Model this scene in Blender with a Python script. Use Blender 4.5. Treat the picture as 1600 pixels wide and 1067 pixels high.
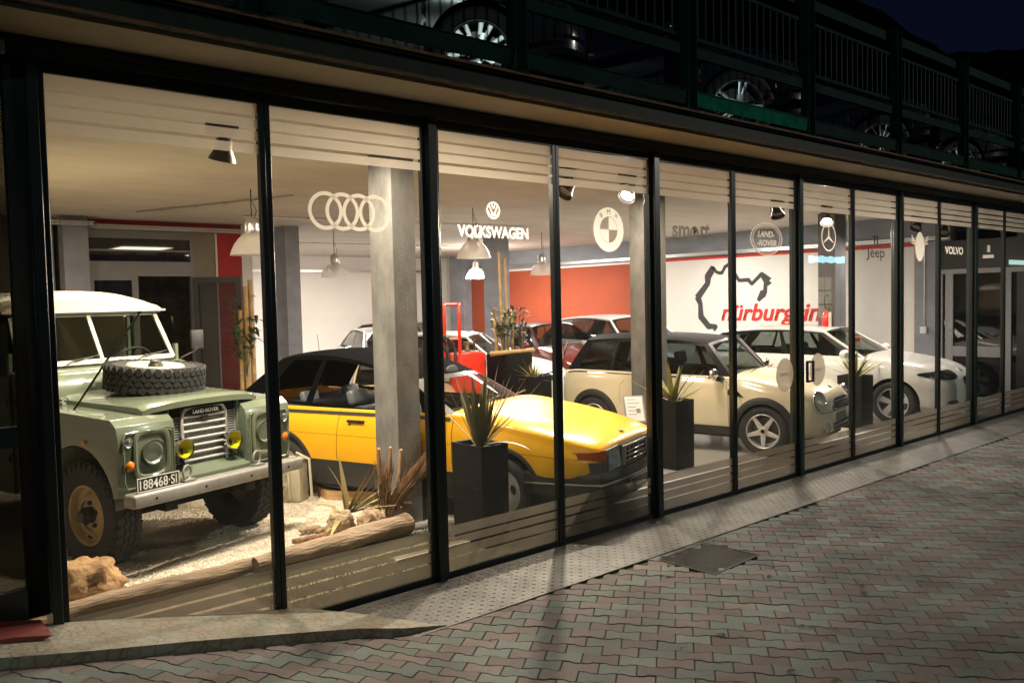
import bpy, bmesh, math, random
from mathutils import Vector, Matrix
R = math.radians
rnd = random.Random(7)
scene = bpy.context.scene
for o in list(bpy.data.objects):
    bpy.data.objects.remove(o)
COL = scene.collection

# ------------------------------------------------------------------ camera
cam_d = bpy.data.cameras.new('camera')
cam = bpy.data.objects.new('camera', cam_d)
COL.objects.link(cam)
scene.camera = cam
cam_d.sensor_width = 36.0
cam_d.lens = 36.0 * 1300.0 / 1600.0
cam_d.clip_start = 0.05
cam_d.clip_end = 1000
YAW, PITCH, ROLL = R(40.922), R(-2.83), R(-1.281)
_f = Vector((math.sin(YAW) * math.cos(PITCH), math.cos(YAW) * math.cos(PITCH), math.sin(PITCH)))
_r = Vector((math.cos(YAW), -math.sin(YAW), 0))
_u = _r.cross(_f)
_r2 = math.cos(ROLL) * _r + math.sin(ROLL) * _u
_u2 = -math.sin(ROLL) * _r + math.cos(ROLL) * _u
m = Matrix.Identity(4)
for i in range(3):
    m[i][0] = _r2[i]; m[i][1] = _u2[i]; m[i][2] = -_f[i]
m[0][3], m[1][3], m[2][3] = 0.0, -4.619, 1.956
cam.matrix_world = m

# ------------------------------------------------------------------ world, exposure
w = bpy.data.worlds.new('World')
scene.world = w
w.use_nodes = True
nt = w.node_tree
nt.nodes.clear()
wo = nt.nodes.new('ShaderNodeOutputWorld')
bg = nt.nodes.new('ShaderNodeBackground')
gr = nt.nodes.new('ShaderNodeTexCoord')
sep = nt.nodes.new('ShaderNodeSeparateXYZ')
cr = nt.nodes.new('ShaderNodeValToRGB')
nt.links.new(gr.outputs['Generated'], sep.inputs[0])
nt.links.new(sep.outputs['Z'], cr.inputs[0])
nt.links.new(cr.outputs[0], bg.inputs[0])
nt.links.new(bg.outputs[0], wo.inputs[0])
cr.color_ramp.elements[0].position = 0.0
cr.color_ramp.elements[0].color = (0.0032, 0.0042, 0.0125, 1)
cr.color_ramp.elements[1].position = 0.6
cr.color_ramp.elements[1].color = (0.0018, 0.0026, 0.0095, 1)
bg.inputs[1].default_value = 1.0
scene.view_settings.view_transform = 'Standard'
scene.view_settings.look = 'None'
scene.view_settings.exposure = -0.15
scene.view_settings.gamma = 1.0
scene.render.engine = 'CYCLES'
cy = scene.cycles
cy.use_denoising = True
cy.max_bounces = 10
cy.diffuse_bounces = 3
cy.glossy_bounces = 4
cy.transmission_bounces = 6
cy.transparent_max_bounces = 24
cy.caustics_reflective = False
cy.caustics_refractive = False
cy.sample_clamp_indirect = 4.0
cy.sample_clamp_direct = 0.0


def light(name, kind, loc, energy, color, aim=None, **kw):
    d = bpy.data.lights.new(name, kind)
    d.energy = energy
    d.color = color
    for k, v in kw.items():
        setattr(d, k, v)
    o = bpy.data.objects.new(name, d)
    COL.objects.link(o)
    o.location = loc
    if aim is not None:
        o.rotation_euler = (Vector(aim) - Vector(loc)).to_track_quat('-Z', 'Y').to_euler()
    return o


WARM = (1.0, 0.84, 0.66)
WHITE = (1.0, 0.91, 0.83)
# street lamp behind the photographer, lighting the paving and the railing (cool)
light('street_lamp_light', 'SPOT', (17.0, -10.0, 6.5), 1500, (1.0, 0.97, 0.86), aim=(6.0, -1.0, 0.8), spot_size=R(110), spot_blend=0.8, shadow_soft_size=0.12)
light('street_lamp_light_far', 'POINT', (-7.6, -12.7, 8.8), 1500, (0.80, 1.0, 0.95), shadow_soft_size=0.15)

# ------------------------------------------------------------------ materials
MATS = {}


def mat(name, color, rough=0.5, metal=0.0, noise=0.0, nscale=8.0, bump=0.0, bscale=60.0, coat=0.0, spec=0.5, vcol=None, detail=5.0, stretch=None, color2=None):
    if name in MATS:
        return MATS[name]
    mt = bpy.data.materials.new(name)
    mt.use_nodes = True
    t = mt.node_tree
    b = t.nodes['Principled BSDF']
    b.inputs['Base Color'].default_value = (*color, 1)
    b.inputs['Roughness'].default_value = rough
    b.inputs['Metallic'].default_value = metal
    b.inputs['Specular IOR Level'].default_value = spec
    if coat:
        b.inputs['Coat Weight'].default_value = coat
        b.inputs['Coat Roughness'].default_value = 0.03
    tc = t.nodes.new('ShaderNodeTexCoord')
    src = tc.outputs['Object']
    if stretch:
        mp = t.nodes.new('ShaderNodeMapping')
        mp.inputs['Scale'].default_value = stretch
        t.links.new(src, mp.inputs[0])
        src = mp.outputs[0]
    base = None
    if noise or color2:
        n = t.nodes.new('ShaderNodeTexNoise')
        n.inputs['Scale'].default_value = nscale
        n.inputs['Detail'].default_value = detail
        n.inputs['Roughness'].default_value = 0.62
        t.links.new(src, n.inputs['Vector'])
        r_ = t.nodes.new('ShaderNodeValToRGB')
        r_.color_ramp.elements[0].position = 0.32
        r_.color_ramp.elements[1].position = 0.68
        lo = color2 if color2 else tuple(c * (1 - noise) for c in color)
        hi = color if color2 else tuple(min(1, c * (1 + noise)) for c in color)
        r_.color_ramp.elements[0].color = (*lo, 1)
        r_.color_ramp.elements[1].color = (*hi, 1)
        t.links.new(n.outputs['Fac'], r_.inputs[0])
        base = r_.outputs[0]
    if vcol:
        n3 = t.nodes.new('ShaderNodeTexNoise')
        n3.inputs['Scale'].default_value = 0.9
        n3.inputs['Detail'].default_value = 7
        t.links.new(src, n3.inputs['Vector'])
        r3 = t.nodes.new('ShaderNodeValToRGB')
        r3.color_ramp.elements[0].position = 0.35
        r3.color_ramp.elements[1].position = 0.65
        r3.color_ramp.elements[0].color = (0.62, 0.60, 0.58, 1)
        r3.color_ramp.elements[1].color = (1.15, 1.15, 1.15, 1)
        t.links.new(n3.outputs['Fac'], r3.inputs[0])
        m3 = t.nodes.new('ShaderNodeMix')
        m3.data_type = 'RGBA'
        m3.blend_type = 'MULTIPLY'
        m3.inputs[0].default_value = 1.0
        t.links.new(base, m3.inputs[6])
        t.links.new(r3.outputs[0], m3.inputs[7])
        base = m3.outputs[2]
        a = t.nodes.new('ShaderNodeAttribute')
        a.attribute_name = vcol
        if base is not None:
            mx = t.nodes.new('ShaderNodeMix')
            mx.data_type = 'RGBA'
            mx.blend_type = 'MULTIPLY'
            mx.inputs[0].default_value = 1.0
            t.links.new(base, mx.inputs[6])
            t.links.new(a.outputs['Color'], mx.inputs[7])
            base = mx.outputs[2]
        else:
            base = a.outputs['Color']
    if base is not None:
        t.links.new(base, b.inputs['Base Color'])
    if bump:
        n2 = t.nodes.new('ShaderNodeTexNoise')
        n2.inputs['Scale'].default_value = bscale
        n2.inputs['Detail'].default_value = 6
        t.links.new(src, n2.inputs['Vector'])
        bp = t.nodes.new('ShaderNodeBump')
        bp.inputs['Strength'].default_value = bump
        bp.inputs['Distance'].default_value = 0.02
        t.links.new(n2.outputs['Fac'], bp.inputs['Height'])
        t.links.new(bp.outputs[0], b.inputs['Normal'])
    MATS[name] = mt
    return mt


def emis(name, color, strength):
    if name in MATS:
        return MATS[name]
    mt = bpy.data.materials.new(name)
    mt.use_nodes = True
    b = mt.node_tree.nodes['Principled BSDF']
    b.inputs['Base Color'].default_value = (*[min(1, c) for c in color], 1)
    b.inputs['Emission Color'].default_value = (*color, 1)
    b.inputs['Emission Strength'].default_value = strength
    MATS[name] = mt
    return mt


def glassmat(name, tint=(1, 1, 1), rough=0.0, ior=1.45, film=0.0, filmcol=(0.6, 0.57, 0.5), thru=0.6):
    """thin pane: transparent, reflecting by Fresnel; film > 0 adds a share of etched translucent film"""
    if name in MATS:
        return MATS[name]
    mt = bpy.data.materials.new(name)
    mt.use_nodes = True
    t = mt.node_tree
    t.nodes.clear()
    out = t.nodes.new('ShaderNodeOutputMaterial')
    tr = t.nodes.new('ShaderNodeBsdfTransparent')
    tr.inputs[0].default_value = (*tint, 1)
    gl = t.nodes.new('ShaderNodeBsdfGlossy')
    gl.inputs['Roughness'].default_value = rough
    gl.inputs[0].default_value = (1, 1, 1, 1)
    lw = t.nodes.new('ShaderNodeLayerWeight')
    lw.inputs[0].default_value = 0.5
    pw = t.nodes.new('ShaderNodeMath')
    pw.operation = 'POWER'
    pw.inputs[1].default_value = 5.0
    t.links.new(lw.outputs['Facing'], pw.inputs[0])
    f0 = ((ior - 1) / (ior + 1)) ** 2
    fr = t.nodes.new('ShaderNodeMath')
    fr.operation = 'MULTIPLY_ADD'
    fr.inputs[1].default_value = 1 - f0
    fr.inputs[2].default_value = f0
    t.links.new(pw.outputs[0], fr.inputs[0])
    mx = t.nodes.new('ShaderNodeMixShader')
    t.links.new(fr.outputs[0], mx.inputs[0])
    t.links.new(tr.outputs[0], mx.inputs[1])
    t.links.new(gl.outputs[0], mx.inputs[2])
    last = mx.outputs[0]
    if film:
        df = t.nodes.new('ShaderNodeBsdfDiffuse')
        df.inputs[0].default_value = (*filmcol, 1)
        tl = t.nodes.new('ShaderNodeBsdfTranslucent')
        tl.inputs[0].default_value = (*filmcol, 1)
        m1 = t.nodes.new('ShaderNodeMixShader')
        m1.inputs[0].default_value = thru
        t.links.new(df.outputs[0], m1.inputs[1])
        t.links.new(tl.outputs[0], m1.inputs[2])
        m2 = t.nodes.new('ShaderNodeMixShader')
        m2.inputs[0].default_value = film
        t.links.new(last, m2.inputs[1])
        t.links.new(m1.outputs[0], m2.inputs[2])
        last = m2.outputs[0]
    t.links.new(last, out.inputs[0])
    MATS[name] = mt
    return mt


# ------------------------------------------------------------------ mesh helpers
def link(name, me, parent=None, loc=None, rot=None):
    o = bpy.data.objects.new(name, me)
    COL.objects.link(o)
    if parent is not None:
        o.parent = parent
    if loc is not None:
        o.location = loc
    if rot is not None:
        o.rotation_euler = rot
    return o


def obj(name, bm, mt=None, parent=None, smooth=True, loc=None, rot=None, angle=38, bevel=0.0, bseg=2):
    if bevel:
        bmesh.ops.remove_doubles(bm, verts=bm.verts, dist=1e-5)
        es = [e for e in bm.edges if len(e.link_faces) == 2 and e.calc_face_angle(0) > 0.6]
        try:
            bmesh.ops.bevel(bm, geom=es, offset=bevel, segments=bseg, profile=0.5, affect='EDGES', clamp_overlap=True)
        except Exception:
            pass
    bmesh.ops.recalc_face_normals(bm, faces=bm.faces)
    me = bpy.data.meshes.new(name)
    if smooth:
        ca = math.radians(angle)
        for f in bm.faces:
            f.smooth = True
        for e in bm.edges:
            if len(e.link_faces) == 2 and e.calc_face_angle(0) > ca:
                e.smooth = False
    bm.to_mesh(me)
    bm.free()
    if mt is not None:
        for q in (mt if isinstance(mt, (list, tuple)) else [mt]):
            me.materials.append(q)
    return link(name, me, parent, loc, rot)


def obj_split(name, bm, mt, parent, by='side', **kw):
    """one object per side of the car (by='side') or per loose piece (by='island')"""
    groups = {}
    if by == 'side':
        for f in bm.faces:
            groups.setdefault(0 if f.calc_center_median().y < 0 else 1, []).append(f)
    else:
        seen = set()
        bm.faces.ensure_lookup_table()
        for f in bm.faces:
            if f in seen:
                continue
            st, comp = [f], []
            seen.add(f)
            while st:
                q = st.pop()
                comp.append(q)
                for e in q.edges:
                    for h in e.link_faces:
                        if h not in seen:
                            seen.add(h)
                            st.append(h)
            groups[len(groups)] = comp
    out = []
    for k in sorted(groups):
        b2 = bmesh.new()
        mp = {}
        for f in groups[k]:
            vs = []
            for v in f.verts:
                if v not in mp:
                    mp[v] = b2.verts.new(v.co)
                vs.append(mp[v])
            try:
                b2.faces.new(vs)
            except ValueError:
                pass
        out.append(obj(name, b2, mt, parent, **kw))
    bm.free()
    return out


def thing(name, label, cat, loc=(0, 0, 0), rz=0.0, group=None):
    o = bpy.data.objects.new(name, None)
    COL.objects.link(o)
    o.empty_display_size = 0.2
    o.location = loc
    o.rotation_euler = (0, 0, rz)
    return tag(o, label, cat, group)


def tag(o, label=None, cat=None, group=None, kind=None):
    if label:
        o['label'] = label
    if cat:
        o['category'] = cat
    if group:
        o['group'] = group
    if kind:
        o['kind'] = kind
    return o


def copy_tree(o, parent=None):
    c = o.copy()
    COL.objects.link(c)
    if parent is not None:
        c.parent = parent
    for ch in [x for x in COL.objects if x.parent == o]:
        copy_tree(ch, c)
    return c


def NB():
    return bmesh.new()


def box(bm, x0, x1, y0, y1, z0, z1, M=None, mi=0):
    vs = [bm.verts.new((x, y, z)) for z in (z0, z1) for y in (y0, y1) for x in (x0, x1)]
    fs = [(0, 2, 3, 1), (4, 5, 7, 6), (0, 1, 5, 4), (2, 6, 7, 3), (0, 4, 6, 2), (1, 3, 7, 5)]
    out = []
    for f in fs:
        q = bm.faces.new([vs[i] for i in f])
        q.material_index = mi
        out.append(q)
    if M is not None:
        for v in vs:
            v.co = M @ v.co
    return vs


def prism(bm, pts, a, b, axis='y', M=None, mi=0):
    """closed outline pts (2D) extruded from a to b along axis. axis y: pts=(x,z); x: pts=(y,z); z: pts=(x,y)"""
    def P(p, t):
        if axis == 'y':
            v = Vector((p[0], t, p[1]))
        elif axis == 'x':
            v = Vector((t, p[0], p[1]))
        else:
            v = Vector((p[0], p[1], t))
        return M @ v if M is not None else v
    A = [bm.verts.new(P(p, a)) for p in pts]
    B = [bm.verts.new(P(p, b)) for p in pts]
    n = len(pts)
    fs = [bm.faces.new(A), bm.faces.new(B[::-1])]
    for i in range(n):
        fs.append(bm.faces.new((A[i], B[i], B[(i + 1) % n], A[(i + 1) % n])))
    for f in fs:
        f.material_index = mi
    return A + B


def frame_for(d):
    d = d.normalized()
    u = d.orthogonal().normalized()
    return u, d.cross(u)


def tube(bm, pts, r, seg=10, cap=True, mi=0):
    pts = [Vector(p) for p in pts]
    rs = r if isinstance(r, (list, tuple)) else [r] * len(pts)
    rings = []
    u = None
    for i, p in enumerate(pts):
        if i == 0:
            d = pts[1] - pts[0]
        elif i == len(pts) - 1:
            d = pts[-1] - pts[-2]
        else:
            d = (pts[i + 1] - pts[i]).normalized() + (pts[i] - pts[i - 1]).normalized()
        if d.length < 1e-9:
            d = Vector((0, 0, 1))
        d.normalize()
        if u is None:
            u = d.orthogonal().normalized()
        else:
            u = (u - d * u.dot(d))
            u = u.normalized() if u.length > 1e-6 else d.orthogonal().normalized()
        v = d.cross(u)
        rings.append([bm.verts.new(p + (u * math.cos(2 * math.pi * k / seg) + v * math.sin(2 * math.pi * k / seg)) * rs[i]) for k in range(seg)])
    for a, b in zip(rings, rings[1:]):
        for k in range(seg):
            f = bm.faces.new((a[k], a[(k + 1) % seg], b[(k + 1) % seg], b[k]))
            f.material_index = mi
    if cap:
        for rg in (rings[0][::-1], rings[-1]):
            f = bm.faces.new(rg)
            f.material_index = mi
    return rings


def lathe(bm, prof, seg=32, axis='z', M=None, mi=0, a0=0.0, a1=2 * math.pi, closed=False):
    """prof: list of (r, h). revolve about axis z (or y)"""
    full = abs(a1 - a0 - 2 * math.pi) < 1e-6
    n = seg if full else seg + 1
    rings = []
    for k in range(n):
        a = a0 + (a1 - a0) * k / seg
        ring = []
        for (r_, h) in prof:
            if axis == 'z':
                v = Vector((r_ * math.cos(a), r_ * math.sin(a), h))
            else:
                v = Vector((r_ * math.cos(a), h, r_ * math.sin(a)))
            if M is not None:
                v = M @ v
            ring.append(bm.verts.new(v))
        rings.append(ring)
    cnt = seg
    for k in range(cnt):
        a, b = rings[k], rings[(k + 1) % n]
        for i in range(len(prof) - 1 + (1 if closed else 0)):
            j = (i + 1) % len(prof)
            if prof[i][0] < 1e-7 and prof[j][0] < 1e-7:
                continue
            try:
                f = bm.faces.new((a[i], a[j], b[j], b[i]))
                f.material_index = mi
            except Exception:
                pass
    bmesh.ops.remove_doubles(bm, verts=[v for rg in rings for v in rg], dist=1e-6)
    return rings


def grid(bm, P, nu, nv, mi=0, cu=False):
    """P(i,j) -> point, quads over nu x nv cells"""
    V = [[bm.verts.new(P(i, j)) for j in range(nv + 1)] for i in range(nu + 1)]
    for i in range(nu):
        for j in range(nv):
            f = bm.faces.new((V[i][j], V[i + 1][j], V[i + 1][j + 1], V[i][j + 1]))
            f.material_index = mi
    return V


def interp(x, tab):
    """smooth monotone interpolation through (x, value) pairs"""
    n = len(tab)
    if x <= tab[0][0]:
        return tab[0][1]
    if x >= tab[-1][0]:
        return tab[-1][1]
    for i in range(n - 1):
        x0, y0 = tab[i]
        x1, y1 = tab[i + 1]
        if x <= x1:
            h = x1 - x0
            s = (y1 - y0) / h

            def slope(k):
                if k <= 0 or k >= n - 1:
                    return (tab[min(k + 1, n - 1)][1] - tab[max(k - 1, 0)][1]) / (tab[min(k + 1, n - 1)][0] - tab[max(k - 1, 0)][0])
                a = (tab[k][1] - tab[k - 1][1]) / (tab[k][0] - tab[k - 1][0])
                b = (tab[k + 1][1] - tab[k][1]) / (tab[k + 1][0] - tab[k][0])
                if a * b <= 0:
                    return 0.0
                return 2 * a * b / (a + b)
            m0, m1 = slope(i), slope(i + 1)
            t = (x - x0) / h
            return (2 * t**3 - 3 * t**2 + 1) * y0 + (t**3 - 2 * t**2 + t) * h * m0 + (-2 * t**3 + 3 * t**2) * y1 + (t**3 - t**2) * h * m1
    return tab[-1][1]


def text_mesh(body, size=1.0, bold=0.0, shear=0.0, sx=1.0, depth=0.0, align='CENTER', spacing=1.0):
    cu = bpy.data.curves.new('lettering', 'FONT')
    cu.body = body
    cu.size = size
    cu.offset = bold
    cu.shear = shear
    cu.extrude = depth
    cu.align_x = align
    cu.align_y = 'CENTER'
    cu.space_character = spacing
    cu.resolution_u = 4
    o = bpy.data.objects.new('lettering', cu)
    COL.objects.link(o)
    bpy.context.view_layer.update()
    dg = bpy.context.evaluated_depsgraph_get()
    me = bpy.data.meshes.new_from_object(o.evaluated_get(dg))
    bpy.data.objects.remove(o)
    bpy.data.curves.remove(cu)
    if sx != 1.0:
        for v in me.vertices:
            v.co.x *= sx
    return me


def add_mesh(bm, me, M):
    n0 = len(bm.verts)
    bm.from_mesh(me)
    bm.verts.ensure_lookup_table()
    for v in bm.verts[n0:]:
        v.co = M @ v.co
    bpy.data.meshes.remove(me)


def fitw(me, width, height=None):
    """scale a lettering mesh about the origin to a given width (and height), centred"""
    xs = [v.co.x for v in me.vertices]
    ys = [v.co.y for v in me.vertices]
    w0, h0 = max(xs) - min(xs), max(ys) - min(ys)
    cx, cy_ = (max(xs) + min(xs)) / 2, (max(ys) + min(ys)) / 2
    kx = width / w0
    ky = height / h0 if height else kx
    for v in me.vertices:
        v.co.x = (v.co.x - cx) * kx
        v.co.y = (v.co.y - cy_) * ky
    return me


# matrix placing a flat XY drawing upright, facing -y (read from the street)
UP = Matrix.Rotation(R(90), 4, 'X')


def noise3(x, y, z=0.0):
    from mathutils import noise as nz
    return nz.noise(Vector((x, y, z)))
# ================================================================== MATERIAL LIBRARY
M_frame = mat('black_anodised', (0.010, 0.014, 0.014), 0.32, 0.0, spec=0.4, bump=0.05, bscale=200)
M_green = mat('green_paint', (0.002, 0.016, 0.012), 0.7, 0.0, noise=0.35, nscale=6, bump=0.02, bscale=40, spec=.05)
M_rust = mat('rusty_steel', (0.10, 0.045, 0.018), 0.75, 0.2, noise=0.5, nscale=12, bump=0.3)
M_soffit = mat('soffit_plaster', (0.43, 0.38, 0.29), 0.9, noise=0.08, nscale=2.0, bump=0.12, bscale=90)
M_ceil = mat('ceiling_plaster', (0.52, 0.475, 0.42), 0.85, noise=0.10, nscale=0.9, bump=0.06, bscale=14, stretch=(1, 2.2, 1))
M_white = mat('white_wall', (0.80, 0.76, 0.71), 0.85, noise=0.06, nscale=0.8, bump=0.15, bscale=25)
M_orange = mat('orange_wall', (0.34, 0.062, 0.023), 0.8, noise=0.10, nscale=1.2, bump=0.15, bscale=25)
M_red = mat('red_wall', (0.40, 0.014, 0.013), 0.75, noise=0.2, nscale=2.5, bump=0.15, bscale=25)
M_stripe = mat('red_stripe', (0.62, 0.035, 0.02), 0.7, noise=0.05)
M_conc = mat('rough_concrete', (0.155, 0.148, 0.138), 0.9, noise=0.32, nscale=5, bump=0.22, bscale=90, stretch=(1, 1, 0.55))
M_bluegrey = mat('blue_grey_concrete', (0.27, 0.28, 0.315), 0.85, noise=0.16, nscale=3.2, bump=0.3, bscale=30, stretch=(1, 0.35, 1))
M_greyframe = mat('grey_joinery', (0.20, 0.195, 0.20), 0.5, 0.2, noise=0.06)
M_dark = mat('dark_panel', (0.018, 0.022, 0.025), 0.4)
M_black = mat('black_plastic', (0.012, 0.012, 0.012), 0.5)
M_steel = mat('galvanised', (0.62, 0.62, 0.60), 0.34, 0.9, noise=0.10, nscale=30)
M_glass = glassmat('window_glass', (0.97, 0.985, 0.975), ior=1.45, film=.0025, filmcol=(.8, .8, .75))
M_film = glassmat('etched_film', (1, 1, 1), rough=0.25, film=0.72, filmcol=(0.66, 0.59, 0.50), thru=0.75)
M_film2 = glassmat('etched_film_shaded', (1, 1, 1), rough=0.25, film=0.78, filmcol=(0.155, 0.135, 0.11))  # same etched film; dimmer light near the floor is put into the colour
M_emblem = glassmat('emblem_film', (1, 1, 1), rough=0.3, film=0.92, filmcol=(1.0, 0.97, 0.90), thru=0.85)
M_emblem2 = glassmat('emblem_film_shaded', (1, 1, 1), rough=0.3, film=0.88, filmcol=(0.20, 0.185, 0.165), thru=0.5)  # same film as the pale emblems, its backlit darkness put into the colour
M_emblem3 = glassmat('emblem_film_halflit', (1, 1, 1), rough=0.3, film=0.88, filmcol=(0.62, 0.58, 0.51), thru=0.75)  # the emblem film again, weaker light on it put into the colour
M_gold = mat('gold_film', (0.22, 0.11, 0.01), 0.5)
M_floor = mat('floor_tile', (0.52, 0.49, 0.45), 0.16, noise=0.06, nscale=1.5, bump=0.02, bscale=8)
M_darkglass = glassmat('dark_glass', (0.10, 0.11, 0.12), ior=1.5)


def ground_z(x, y=0.0):
    d = 2.62 - x
    return 0.208 * (0.5 * (d + math.sqrt(d * d + 0.02))) - 0.0


# ================================================================== GROUND: interlocking pavers, modelled one by one
def pavers():
    bm = NB()
    cl = bm.loops.layers.float_color.new('pc')
    az = R(142)
    rd = Vector((math.sin(az), math.cos(az)))          # along a row
    jd = Vector((-rd.y, rd.x))                         # across the rows
    if jd.y < 0:
        jd = -jd
    L, H = 0.200, 0.113
    g = 0.0016
    org = Vector((3.0, -2.0))
    rr = random.Random(3)
    pink = [(0.172, 0.134, 0.122), (0.152, 0.118, 0.108), (0.192, 0.150, 0.136)]
    grn = [(0.158, 0.182, 0.165), (0.140, 0.165, 0.150), (0.182, 0.204, 0.184)]

    def inside(p):
        x, y = p
        if y > -0.60 and x > 2.75:
            return False
        if x <= 2.75 and y > -0.44 - max(0, (x - 2.35)) * 0.35:
            return False
        if 4.76 < x < 5.44 and -1.20 < y < -0.66:
            return False
        # field of view wedge, generous
        dx, dy = x, y + 4.619
        if dx * math.sin(YAW) + dy * math.cos(YAW) < 0.9:
            return False
        t = (dx * math.cos(YAW) - dy * math.sin(YAW)) / (dx * math.sin(YAW) + dy * math.cos(YAW))
        return -0.85 < t < 0.85 and x < 26
    # outline of one dog-bone block: flared ends, narrower waist, on both long sides
    w = 0.008
    prof = [(0.0, w), (0.18, w), (0.30, -w), (0.70, -w), (0.82, w), (1.0, w)]
    for j in range(-70, 130):
        for i in range(-90, 150):
            off = 0.5 * (j % 2)
            c = org + rd * ((i + off) * L) + jd * (j * H)
            if not inside(c):
                continue
            far = (c - Vector((0, -4.619))).length
            base = pink if (i + j // 2) % 2 else grn
            col = base[rr.randrange(3)]
            k = 0.82 + 0.36 * rr.random()
            col = (col[0] * k, col[1] * k, col[2] * k, 1)
            hz = rr.uniform(-0.0025, 0.0025)
            tx, ty = rr.uniform(-0.010, 0.010), rr.uniform(-0.010, 0.010)
            top = []
            lo = []
            out = []
            for (u, s) in prof:
                out.append((u * L + (g if u == 0 else (-g if u == 1 else 0)), -H / 2 - s + g))
            for (u, s) in reversed(prof):
                out.append((u * L + (g if u == 0 else (-g if u == 1 else 0)), H / 2 + s - g))
            # neighbours' flares meet waists: alternate rows are shifted by half a block
            cu, cv = L / 2, 0
            bev = 0.0028
            for (u, v) in out:
                su = u + (bev if u < cu else -bev)
                sv = v + (bev if v < 0 else -bev)
                p = c + rd * (su - cu) + jd * sv
                z = ground_z(p.x, p.y) + hz + tx * (su - cu) + ty * sv
                top.append(bm.verts.new((p.x, p.y, z)))
                if far < 9:
                    q = c + rd * (u - cu) + jd * v
                    lo.append(bm.verts.new((q.x, q.y, ground_z(q.x, q.y) + hz - 0.008)))
            fs = [bm.faces.new(top)]
            if lo:
                n = len(top)
                for a in range(n):
                    fs.append(bm.faces.new((lo[a], lo[(a + 1) % n], top[(a + 1) % n], top[a])))
            for f in fs:
                for lp in f.loops:
                    lp[cl] = col
    mp = mat('paver_concrete', (1.0, 1.0, 1.0), 0.72, noise=0.30, nscale=75, bump=0.6, bscale=260, vcol='pc', spec=0.4, detail=4)
    o = obj('paving_blocks', bm, mp, smooth=False)
    tag(o, kind='structure')
    # bedding under the blocks, reaching the horizon
    bm = NB()
    xs = [-60, -20, -8, -4, -2, -1, 0, .5, 1, 1.5, 2, 2.2, 2.4, 2.6, 2.8, 3.2, 4, 6, 10, 16, 30, 70, 200]
    ys = [-200, -80, -30, -12, -6, -3, -1.5, -.6, -0.02]
    V = {}
    for x in xs:
        for y in ys:
            V[x, y] = bm.verts.new((x, y, ground_z(max(x, -3), y) - 0.012))
    for a, b in zip(xs, xs[1:]):
        for c, d in zip(ys, ys[1:]):
            bm.faces.new((V[a, c], V[b, c], V[b, d], V[a, d]))
    mg = mat('joint_sand', (0.045, 0.045, 0.030), 0.95, noise=0.5, nscale=30, bump=0.5)
    o = obj('ground', bm, mg)
    tag(o, kind='structure')


pavers()

# stone-topped ramp kerb at the left, steel tread plate along the threshold
def kerb():
    def zt(x, y):
        return 0.206 * max(0, 2.83 - x) + 0.012
    F = [(-1.2, -.50), (0.2, -.50), (0.62, -.50), (0.97, -.50), (1.43, -.49), (1.9, -.49), (2.36, -.50), (2.62, -.56), (2.9, -.615)]
    Bk = [(-1.2, -.03), (0.2, -.03), (0.62, -.03), (0.98, -.03), (1.43, -.03), (1.9, -.03), (2.25, -.03), (2.5, -.20), (2.86, -.56)]
    bm = NB()
    n = 6
    V = []
    for f, b in zip(F, Bk):
        row = []
        for k in range(n + 1):
            t = k / n
            x, y = f[0] * (1 - t) + b[0] * t, f[1] * (1 - t) + b[1] * t
            row.append(bm.verts.new((x, y, zt(x, y) + 0.004 * noise3(x * 5, y * 5))))
        V.append(row)
    for i in range(len(F) - 1):
        for k in range(n):
            bm.faces.new((V[i][k], V[i + 1][k], V[i + 1][k + 1], V[i][k + 1]))
    lo = [bm.verts.new((f[0], f[1] - 0.004, ground_z(*f) - 0.03)) for f in F]
    for i in range(len(F) - 1):
        bm.faces.new((V[i][0], lo[i], lo[i + 1], V[i + 1][0]))
    mt = mat('kerb_stone', (0.22, 0.23, 0.18), 0.6, color2=(0.18, 0.12, 0.07), nscale=5, bump=0.6, bscale=28, detail=9)
    # crazy-paving joints by voronoi
    t = mt.node_tree
    b = t.nodes['Principled BSDF']
    vo = t.nodes.new('ShaderNodeTexVoronoi')
    vo.feature = 'DISTANCE_TO_EDGE'
    vo.inputs['Scale'].default_value = 16
    tc = t.nodes.new('ShaderNodeTexCoord')
    t.links.new(tc.outputs['Object'], vo.inputs['Vector'])
    rp = t.nodes.new('ShaderNodeValToRGB')
    rp.color_ramp.elements[0].color = (0.55, 0.55, 0.5, 1)
    rp.color_ramp.elements[1].position = 0.09
    t.links.new(vo.outputs['Distance'], rp.inputs[0])
    mx = t.nodes.new('ShaderNodeMix')
    mx.data_type = 'RGBA'; mx.blend_type = 'MULTIPLY'; mx.inputs[0].default_value = 1
    src = b.inputs['Base Color'].links[0].from_socket
    t.links.new(src, mx.inputs[6]); t.links.new(rp.outputs[0], mx.inputs[7])
    t.links.new(mx.outputs[2], b.inputs['Base Color'])
    o = obj('kerb', bm, mt, smooth=True, angle=30)
    tag(o, kind='structure')
    # red-painted piece of kerb at far left
    bm = NB()
    prism(bm, [(-1.2, 0.62), (0.70, 0.475), (0.86, 0.44), (0.80, 0.425), (-1.2, 0.60)], -0.30, -0.035, 'y')
    tag(obj('step', bm, mat('red_tile', (0.16, 0.03, 0.025), 0.5, noise=0.3, nscale=10)), kind='structure')


kerb()


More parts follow.
